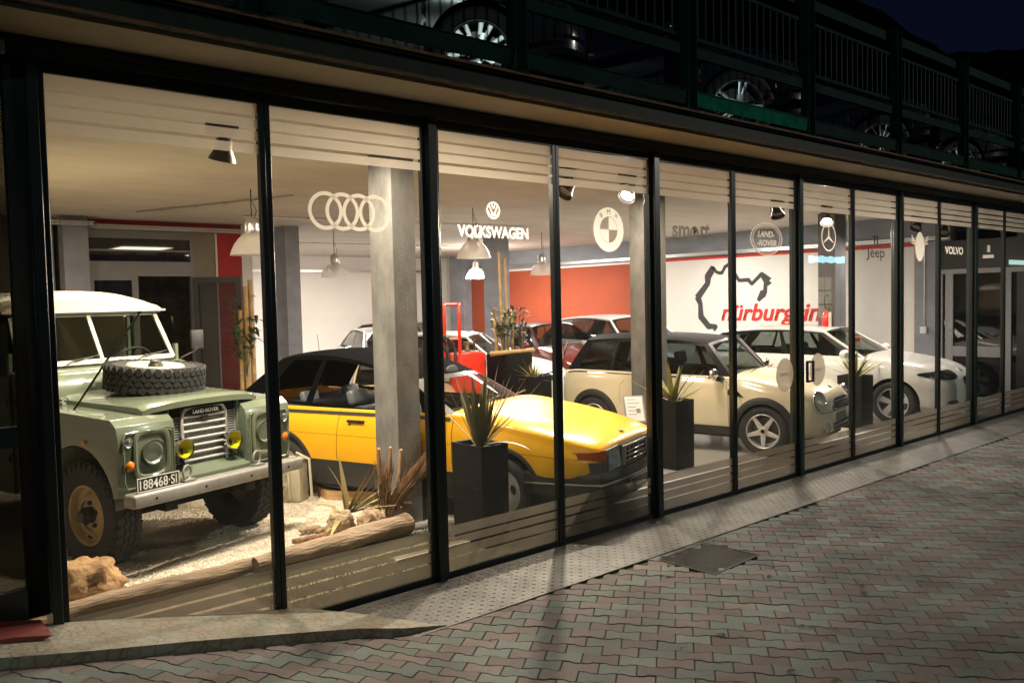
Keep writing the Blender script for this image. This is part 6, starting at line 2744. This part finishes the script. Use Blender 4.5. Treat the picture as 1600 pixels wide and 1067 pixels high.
def planter(x0, x1, y0, y1, z, label, taper=.02):
    t = thing('planter', label, 'planter', ((x0 + x1) / 2, (y0 + y1) / 2, 0), 0, 'tall black planters')
    hx, hy = (x1 - x0) / 2, (y1 - y0) / 2
    bm = NB()

    def rect(s, zz):
        return [bm.verts.new((sx * hx * s, sy * hy * s, zz)) for sx, sy in ((-1, -1), (1, -1), (1, 1), (-1, 1))]
    rs = [rect(1 - taper, 0), rect(1, z), rect(.90, z), rect(.88, z - .05)]
    for a, b in zip(rs, rs[1:]):
        for k in range(4):
            bm.faces.new((a[k], a[(k + 1) % 4], b[(k + 1) % 4], b[k]))
    bm.faces.new(rs[0][::-1])
    obj('pot', bm, M_pot, t, bevel=.006)
    bm = NB()
    box(bm, -hx * .87, hx * .87, -hy * .87, hy * .87, z - .09, z - .045)
    obj('soil', bm, M_soil, t, smooth=False)
    return t


planter(4.05, 4.33, .45, .84, .81, 'tall black planter in front of the yellow convertible')
planter(7.45, 7.79, 1.20, 1.55, .78, 'tall black planter in front of the cream hatchback')
planter(11.49, 11.85, 1.05, 1.42, .76, 'tall black planter in front of the white hatchback')
planter(7.34, 7.80, 3.95, 4.40, 1.22, 'large black planter carrying the bamboo canes')
planter(7.30, 7.64, 3.40, 3.74, .95, 'black planter with a small agave, in front of the bamboo planter')

# near agave: hand-placed leaves
t = thing('agave_plant', 'big agave with upright blades and pale dry leaves in front of the convertible', 'plant', (4.19, .64, .775))
bm = NB()
for (az, L, w_, el, dr) in ((2.9, .44, .020, 1.25, -.08), (3.3, .40, .030, 1.42, 0), (2.6, .46, .030, 1.50, .05), (.2, .50, .024, 1.50, 0), (5.9, .56, .030, 1.36, 0), (5.7, .52, .032, 1.18, 0), (5.5, .56, .028, 1.00, 0), (5.6, .60, .018, .80, -.05), (4.2, .38, .034, 1.40, .1), (1.2, .52, .026, 1.35, .1), (2.0, .50, .026, 1.30, .1), (5.0, .42, .034, 1.30, .1), (5.3, .34, .040, .35, .9), (4.6, .36, .030, 1.10, 0), (3.0, .52, .018, 1.38, 0), (.8, .46, .026, 1.15, .1), (6.1, .38, .026, 1.45, .1), (3.9, .44, .030, 1.25, .05), (2.3, .48, .030, 1.40, 0), (5.4, .46, .034, 1.42, 0), (4.8, .50, .028, 1.48, 0), (3.5, .46, .026, 1.15, -.1), (5.95, .46, .030, 1.10, .1), (.5, .50, .028, 1.30, 0), (5.2, .40, .030, .9, .3), (5.55, .50, .026, .95, 0), (5.65, .54, .022, .70, -.05), (2.5, .44, .026, 1.15, 0), (2.4, .46, .022, .90, .15), (5.6, .48, .03, 1.25, 0), (2.7, .5, .028, 1.35, 0)):
    leafmesh(bm, (math.cos(az) * .03, math.sin(az) * .03, 0), az, L * 1.22, w_ * 1.25, el, dr, 10)
obj('leaves', bm, M_agave, t, angle=80)
bm = NB()
for (az, L, w_, el, dr) in ((3.1, .48, .028, 1.12, -.25), (4.7, .22, .026, .2, 2.4), (3.4, .38, .016, 1.32, 0), (4.4, .36, .012, 1.5, .1)):
    leafmesh(bm, (math.cos(az) * .03, math.sin(az) * .03, 0.01), az, L, w_, el, dr, 10)
obj('dry_leaves', bm, M_dry, t, angle=80)
agave((7.62, 1.37, .735), 14, .56, 4, 'yellowing agave in the planter before the cream hatchback', M_agave2, .036, 1, (.3, 1.4))
agave((11.67, 1.23, .715), 20, .55, 8, 'spiky yellow-green agave in the planter before the white hatchback', M_agave2, .032, 1, (.25, 1.4))
agave((7.47, 3.57, .91), 26, .30, 12, 'small pale agave spilling over the front of the bamboo planter', M_agave2, .017, 2, (-.4, 1.4))
agave((9.25, 1.9, .0), 1, .01, 12, 'x', M_agave2) if False else None
# dead agave and reeds on the bed
t = thing('dead_agave', 'limp olive agave lying against the rocks on the gravel', 'plant', (3.48, 1.58, .18))
bm = NB()
for (az, L, w_, el, dr) in ((-.9, .50, .030, .85, .1), (-.6, .46, .032, .60, .1), (-.75, .48, .034, .45, -.1), (-.3, .40, .030, .35, .1), (2.6, .40, .028, 1.5, .6), (3.6, .36, .030, -.1, .5), (-1.2, .44, .026, 1.0, 0), (-.5, .44, .03, .2, 0), (-.8, .50, .034, .70, .0), (-1.0, .42, .03, .3, .2), (2.2, .42, .03, .5, 1.0), (3.9, .42, .03, .15, .7), (-.65, .52, .026, .95, -.1), (1.6, .45, .028, 1.45, .2)):
    leafmesh(bm, (0, 0, 0), az, L * 1.15, w_ * 1.35, el, dr, 10)
obj('leaves', bm, M_deadag, t, angle=80)
t = thing('dried_reeds', 'bundle of dried brown reeds leaning on the nearest column', 'plant', (3.74, 1.38, .13))
rr = random.Random(21)
bm = NB()
for k in range(150):
    a = rr.uniform(0, 6.28)
    b0 = Vector((rr.uniform(-.05, .05), rr.uniform(-.04, .04), 0))
    if k < 45:
        top = Vector((rr.uniform(-.08, .10), rr.uniform(-.05, .08), rr.uniform(.30, .52)))
    else:
        s_ = rr.random()
        top = Vector((.10 + .42 * s_, -.06 - .10 * s_ + rr.uniform(-.06, .06), .28 + .34 * s_ + rr.uniform(-.12, .06)))
    mid = b0.lerp(top, .5) + Vector((rr.uniform(-.02, .02), rr.uniform(-.02, .02), .02))
    tube(bm, [b0, mid, top], [.0055, .0048, .002], 5)
obj('stalks', bm, mat('reed_brown', (0.26, 0.135, 0.06), .8, noise=.5, nscale=20), t)
for (dx, dy, h) in ((-.03, .02, .60), (.05, .0, .60), (.12, -.02, .57)):
    bm = NB()
    tube(bm, [(dx * .3, dy, .0), (dx, dy, h - .22), (dx * 1.15, dy, h - .20), (dx * 1.3, dy, h), (dx * 1.32, dy, h + .01)], [.008, .010, .017, .016, .003], 9)
    obj('reed_head', bm, mat('reed_tan', (0.36, 0.20, 0.09), .8, noise=.3, nscale=30), t)

# ammunition-type box
t = thing('metal_field_box', 'cream painted metal field box with open lid frame on the gravel', 'box', (3.66, 3.02, .03), R(-52))
CM = mat('cream_box_paint', (0.50, 0.46, 0.33), .55, noise=.12, nscale=10)
bm = NB(); box(bm, -.16, .16, -.10, .10, 0, .40)
obj('body', bm, CM, t, bevel=.012)
bm = NB(); box(bm, -.17, .17, -.11, .11, .40, .425)
obj('lid', bm, CM, t, bevel=.008)
bm = NB()
for x in (-.10, .13):
    tube(bm, [(x, -.11, .40), (x + .03, -.14, .50), (x + .16, -.15, .44), (x + .18, -.155, .04)], .014, 8)
obj('lid_frame', bm, CM, t)
bm = NB()
for z in (.16, .30):
    box(bm, -.05, .05, -.125, -.102, z, z + .03)
    tube(bm, [(-.04, -.12, z), (0, -.15, z - .04), (.04, -.12, z)], .006, 6)
obj('latch', bm, CM, t)

# ------------------------------------------------------------------ bamboo, foliage plants
M_bam = mat('bamboo', (0.56, 0.36, 0.14), .45, noise=.2, nscale=6)


def cane(bm, a, b, r_):
    a, b = Vector(a), Vector(b)
    L = (b - a).length
    n = max(3, int(L / .22))
    P, Rr = [], []
    for k in range(n + 1):
        for dt, q in ((-.02, 1.0), (0, 1.22), (.02, 1.0)):
            t_ = min(1, max(0, (k + dt * 2) / n))
            P.append(a.lerp(b, t_)); Rr.append(r_ * (q if dt == 0 else 1.0))
    tube(bm, P, Rr, 10)


t = thing('bamboo_canes', 'tall bamboo canes standing in the large black planter', 'bamboo', (7.5, 4.2, 0))
for (a, b, r_) in (((-.03, 0, 1.15), (-.06, .0, 2.62), .019), ((.08, .0, 1.15), (.06, .02, 2.55), .019), ((.02, .05, 1.15), (.02, .05, 1.95), .022), ((-.09, .05, 1.15), (-.12, .05, 1.85), .024), ((.12, -.03, 1.15), (.14, -.03, 1.80), .020)):
    bm = NB(); cane(bm, a, b, r_)
    obj('cane', bm, M_bam, t)
bm = NB(); cane(bm, (-.38, -.18, 1.245), (.36, -.20, 1.25), .032)
obj('cross_cane', bm, M_bam, t)
M_leaf = mat('dark_leaf', (0.045, 0.085, 0.035), .4, color2=(0.09, 0.12, 0.05), nscale=8)


def foliage(loc, label, seed, n=70, H=.55, spread=.2, z0=.1, sz=.14, name='leafy_plant', mt=None):
    rr = random.Random(seed)
    t = thing(name, label, 'plant', loc)
    bm = NB()
    tips = []
    for k in range(9):
        a = rr.uniform(0, 6.28)
        e = Vector((math.cos(a) * spread * rr.uniform(.3, 1), math.sin(a) * spread * rr.uniform(.3, 1), z0 + H * rr.uniform(.45, 1)))
        tube(bm, [(0, 0, 0), Vector(e) * .5 + Vector((0, 0, .05)), e], [.006, .005, .002], 5)
        tips.append(e)
    obj('stems', bm, M_agave, t)
    bm = NB()
    for k in range(n):
        e = tips[rr.randrange(9)]
        p = e * rr.uniform(.45, 1.05) + Vector((rr.uniform(-.04, .04), rr.uniform(-.04, .04), rr.uniform(-.03, .05)))
        leafmesh(bm, p, rr.uniform(0, 6.28), sz * rr.uniform(.6, 1.2), sz * .17, rr.uniform(-.3, 1.1), rr.uniform(.4, 1.6), 5)
    obj('leaves', bm, mt or M_leaf, t, angle=80)
    return t


foliage((7.48, 4.15, 1.16), 'dark leafy plant around the bamboo canes', 3, 110, .55, .22, .12, .16)
foliage((7.72, 4.10, 1.16), 'wispy plant right of the bamboo canes', 5, 60, .62, .14, .1, .12, mt=mat('wispy_leaf', (0.12, 0.10, 0.06), .6))
t = thing('bamboo_stand', 'bamboo canes tied together in front of the red wall', 'bamboo', (5.15, 7.4, 0))
for (a, b, r_) in (((0, 0, 0), (.02, 0, 2.25), .035), ((.11, .02, 0), (.10, .02, 2.35), .033), ((-.08, .03, 0), (-.06, .03, 1.9), .03)):
    bm = NB(); cane(bm, a, b, r_)
    obj('cane', bm, M_bam, t)
bm = NB(); tube(bm, [(-.08, -.04, 1.45), (.14, -.03, 1.46), (.14, .06, 1.46), (-.09, .08, 1.45), (-.08, -.04, 1.45)], .012, 6)
obj('cord', bm, M_dry, t)
foliage((5.12, 7.35, .9), 'dark leafy plant on the tied bamboo by the red wall', 14, 130, 1.25, .26, .0, .22)
foliage((.35, 1.9, .1), 'green shrub behind the panel left of the corner post', 24, 120, .7, .35, .0, .2)

# ------------------------------------------------------------------ red workshop trolley
t = thing('workshop_trolley', 'red machine on a trolley with tubular handle and black hoses', 'trolley', (7.08, 4.50, 0), R(52))
RD = mat('machine_red', (0.75, 0.035, 0.015), .3, coat=.4)
bm = NB()
prism(bm, [(-.27, .18), (.30, .18), (.24, 1.20), (-.22, 1.27)], -.25, .25, 'y')
obj('tank_body', bm, RD, t, bevel=.035, bseg=3)
bm = NB()
for y in (.10, .30):
    tube(bm, [(-.18, y, .9), (-.22, y, 1.5), (-.25, y, 1.78), (-.20, y, 1.90), (-.12, y, 1.92)], .024, 10)
tube(bm, [(-.12, .10, 1.92), (-.12, .30, 1.92)], .024, 8)
tube(bm, [(-.21, .10, 1.45), (-.21, .30, 1.45)], .018, 8)
obj('handle', bm, RD, t)
bm = NB()
for (c, r_) in (((-.30, .36, 1.22), .20), ((-.34, .40, 1.14), .16), ((-.28, .44, 1.28), .17)):
    tube(bm, [(c[0] + .03 * math.sin(a * 3), c[1] + r_ * math.cos(a), c[2] + r_ * 1.4 * math.sin(a)) for a in [2 * math.pi * k / 24 for k in range(25)]], .020, 8, cap=False)
obj('hose_loop', bm, M_black, t)
bm = NB()
rr = random.Random(2)
box(bm, -.16, .14, -.16, .12, 1.22, 1.27)
tube(bm, [(-.1, 0, 1.27), (-.05, 0, 1.36), (.05, .02, 1.36)], .03, 8)
tube(bm, [(.05, -.1, 1.25), (.07, -.1, 1.42), (0, -.1, 1.42)], .018, 8)
box(bm, -.06, .03, -.08, .05, 1.36, 1.40)
obj('pump_fittings', bm, mat('brass_dull', (0.22, 0.17, 0.10), .5, .6, noise=.4, nscale=20), t, bevel=.006)
bm = NB()
tube(bm, [(.22, -.1, 1.0), (.30, -.12, 1.12), (.36, -.12, 1.0), (.31, -.12, .84), (.24, -.12, .8)], .007, 6)
obj('red_cable', bm, RD, t)
bm = NB()
for y in (-.25, .25):
    lathe(bm, [(0, -.03), (.12, -.03), (.13, 0), (.12, .03), (0, .03)], 24, 'y', M=Matrix.Translation((-.15, y, .13)))
    lathe(bm, [(0, -.02), (.06, -.02), (.06, .02), (0, .02)], 16, 'y', M=Matrix.Translation((.18, y, .07)))
obj('wheels', bm, M_tyre, t)

# ------------------------------------------------------------------ fire extinguisher
t = thing('fire_extinguisher', 'red fire extinguisher hung on the dark column', 'fire extinguisher', (12.87, 2.32, 1.15))
bm = NB(); lathe(bm, [(0, 0), (.07, .0), (.078, .02), (.078, .42), (.05, .49), (.025, .51), (.025, .54), (0, .54)], 28, 'z')
obj('cylinder', bm, mat('extinguisher_red', (0.62, 0.02, 0.02), .25, coat=.4), t)
bm = NB(); box(bm, -.02, .02, -.05, .02, .54, .58); tube(bm, [(0, -.02, .56), (0, -.10, .63), (0, -.06, .60)], .010, 6)
tube(bm, [(-.02, 0, .55), (-.10, -.02, .62), (-.13, -.03, .72), (-.06, -.03, .78), (.0, -.03, .76)], .011, 8)
obj('valve_and_hose', bm, M_black, t)
bm = NB(); box(bm, -.11, -.02, -.095, -.09, .26, .50)
obj('inspection_tag', bm, mat('tag_paper', (0.62, 0.50, 0.40), .8), t, smooth=False)

# ------------------------------------------------------------------ information sheet
t = thing('info_stand', 'white information sheet in a tilted frame beside the cream hatchback', 'sign', (7.62, 1.95, 0), R(-38))
bm = NB(); box(bm, -.012, .012, -.012, .012, 0, .5); box(bm, -.10, .10, -.1, .1, 0, .012)
obj('stand', bm, M_steel, t)
Mx = Matrix.Translation((0, 0, .62)) @ Matrix.Rotation(R(-35), 4, 'X')
bm = NB(); box(bm, -.125, .125, -.004, .004, -.18, .18, M=Mx)
obj('board', bm, mat('board_grey', (0.25, 0.27, 0.25), .3), t, smooth=False)
bm = NB(); box(bm, -.105, .105, -.006, -.0045, -.165, .165, M=Mx)
sh = obj('sheet', bm, mat('paper_white', (0.82, 0.80, 0.78), .7), t, smooth=False)
bm = NB()
for k in range(5):
    box(bm, -.08, .02 + .05 * (k % 2), -.0075, -.0065, .12 - k * .05, .128 - k * .05, M=Mx)
box(bm, .02, .07, -.0078, -.0065, -.06, .0, M=Mx)
obj('print', bm, mat('print_grey', (0.25, 0.25, 0.27), .7), sh, smooth=False)


# ================================================================== LAMPS
M_alu = mat('lamp_aluminium', (0.62, 0.60, 0.56), .3, .85)
M_shade = glassmat('ribbed_shade', (1, 1, 1), rough=.15, film=.62, filmcol=(0.82, 0.76, 0.68))
M_bulb = emis('lit_bulb', (1.0, 0.90, 0.76), 60)
M_bulbwarm = mat('spot_glass', (0.10, 0.09, 0.08), .2)


def pendant(loc, label, lit=0, col=WARM, glow=1):
    x, y, z = loc
    t = thing('pendant_lamp', label, 'lamp', (x, y, z), 0, 'ribbed glass pendant lamps')
    bm = NB()
    n = 96
    prof = [(.245, 0.0), (.240, .012), (.225, .06), (.195, .125), (.150, .185), (.105, .225), (.085, .245)]
    V = []
    for k in range(n):
        a = 2 * math.pi * k / n
        q = 1 + (.014 if k % 2 else -.004)
        V.append([bm.verts.new((r_ * q * math.cos(a), r_ * q * math.sin(a), h)) for r_, h in prof])
    for k in range(n):
        A, B_ = V[k], V[(k + 1) % n]
        for i in range(len(prof) - 1):
            bm.faces.new((A[i], A[i + 1], B_[i + 1], B_[i]))
    obj('shade', bm, M_shade, t, angle=80)
    bm = NB()
    lathe(bm, [(.088, .24), (.095, .25), (.095, .27), (.086, .275), (.086, .34), (.078, .375), (.05, .405), (.02, .415), (.012, .43), (0, .43)], 32, 'z')
    obj('housing', bm, M_alu, t)
    bm = NB()
    tube(bm, [(0, 0, .43), (0, 0, 3.268 - z)], .006, 6)
    tube(bm, [(.03, 0, .40), (.06, .0, .50), (0.01, 0, .62)], .004, 6)
    obj('cord', bm, M_matte, t)
    bm = NB()
    bmesh.ops.create_uvsphere(bm, u_segments=20, v_segments=12, radius=.075 if glow else .055)
    bmesh.ops.translate(bm, verts=bm.verts, vec=(0, 0, .16))
    obj('bulb', bm, M_bulb if (lit and glow) else emis('frosted_bulb', (1.0, .86, .66), 2.0) if lit else mat('dark_bulb', (0.6, 0.58, 0.52), .2), t)
    if lit:
        light('pendant_light', 'POINT', (x, y, z + .02), lit, col, shadow_soft_size=.09)


pendant((3.99, 4.42, 2.53), 'ribbed pendant lamp hanging by the thick black mullion, before the red wall')
pendant((7.37, 8.66, 2.43), 'ribbed pendant lamp in front of the far white wall')
pendant((7.34, 4.63, 2.56), 'ribbed pendant lamp under the VOLKSWAGEN lettering')
pendant((11.23, 7.38, 2.436), 'ribbed pendant lamp before the orange wall')
pendant((12.6, 11.2, 2.50), 'brightly lit pendant lamp beside the blue-grey column', 520, WHITE)


def spotlight(loc, aim, label, lit=False, power=120, col=WARM, size=70, blend=.7):
    x, y, z = loc
    t = thing('ceiling_spotlight', label, 'spotlight', loc, 0, 'black ceiling spotlights')
    d = (Vector(aim) - Vector(loc)).normalized()
    q = d.to_track_quat('Z', 'Y').to_matrix().to_4x4()
    bm = NB()
    lathe(bm, [(0, -.13), (.035, -.125), (.05, -.10), (.055, -.05), (.088, .02), (.098, .045), (.094, .048), (.086, .03)], 32, 'z', M=q)
    obj('lamp_head', bm, mat('spot_housing', (0.06, 0.05, 0.042), .35, .4), t)
    bm = NB()
    lathe(bm, [(.066, .012), (0, .008)], 32, 'z', M=q)
    obj('lamp_glass', bm, M_bulb if lit else M_bulbwarm, t)
    bm = NB()
    box(bm, -.012, .012, -.10, .10, .115, .13)
    tube(bm, [(0, -.09, .12), (0, -.10, .02)], .008, 6)
    tube(bm, [(0, .09, .12), (0, .10, .02)], .008, 6)
    box(bm, -.11, .11, -.035, .035, .13, 3.268 - z)
    obj('mount', bm, mat('spot_housing', (0.06, 0.05, 0.042), .35, .4), t, bevel=.004)
    light('spot_beam', 'SPOT', Vector(loc) + d * .07, power, col, aim=aim, spot_size=R(size), spot_blend=blend, shadow_soft_size=.05)


spotlight((2.391, 1.236, 3.04), (2.2, 2.0, .5), 'dark ceiling spotlight above the green off-road car', power=380, size=125)
spotlight((5.988, 1.40, 3.05), (3.2, 1.7, .3), 'dark ceiling spotlight at the edge of the BMW pane', power=1000, size=120)
spotlight((6.75, 1.25, 3.04), (4.9, .9, 1.0), 'lit ceiling spotlight left of the grey column', True, power=210, col=WHITE, size=120)
spotlight((10.19, 1.58, 3.05), (9.6, .7, .6), 'dark ceiling spotlight above the LAND ROVER oval', power=300, size=120)
spotlight((11.70, 1.68, 3.03), (10.2, 1.0, 1.2), 'lit ceiling spotlight above the three-pointed star', True, power=210, col=WHITE, size=120)
spotlight((14.1, 1.40, 3.02), (12.6, 1.8, .8), 'dark ceiling spotlight over the winged emblem', power=300, col=WHITE, size=115)
spotlight((14.5, 1.13, 2.93), (13.0, 1.0, .8), 'pale ceiling spotlight beside the VOLVO pane', power=120, col=WHITE, size=100)
# added fill lights facing down, no fitting seen, to brighten cars, gravel and walls
for (x, y, e, c, s_) in ((9.2, 5.4, 215, WHITE, 1.2), (13.0, 5.2, 155, WHITE, 1.2), (9.0, 12.2, 330, WHITE, 1.4), (12.8, 9.6, 170, WHITE, 1.2), (1.6, 6.0, 70, WARM, .8), (5.6, 3.4, 110, WARM, 1.0), (2.6, 3.3, 105, WARM, .6), (10.8, 1.9, 115, WARM, .7), (3.3, 1.3, 110, WARM, .5), (7.6, 1.7, 95, WARM, .7)):
    light('fill_light', 'AREA', (x, y, 3.20), e, c, aim=(x, y, 0), shape='SQUARE', size=s_)

# pale card behind the white hatchback's windscreen
t = thing('price_card', 'pale price card with red top behind the windscreen of the white hatchback', 'card', (12.72, 1.75, 1.06), R(-20))
bm = NB(); box(bm, -.10, .10, -.004, .004, 0, .20)
obj('sheet', bm, mat('paper_white', (0.82, 0.80, 0.78), .7), t, smooth=False)
bm = NB(); box(bm, -.09, .09, -.006, -.0045, .13, .19)
obj('red_header', bm, mat('card_red', (0.6, 0.04, 0.03), .7), t, smooth=False)
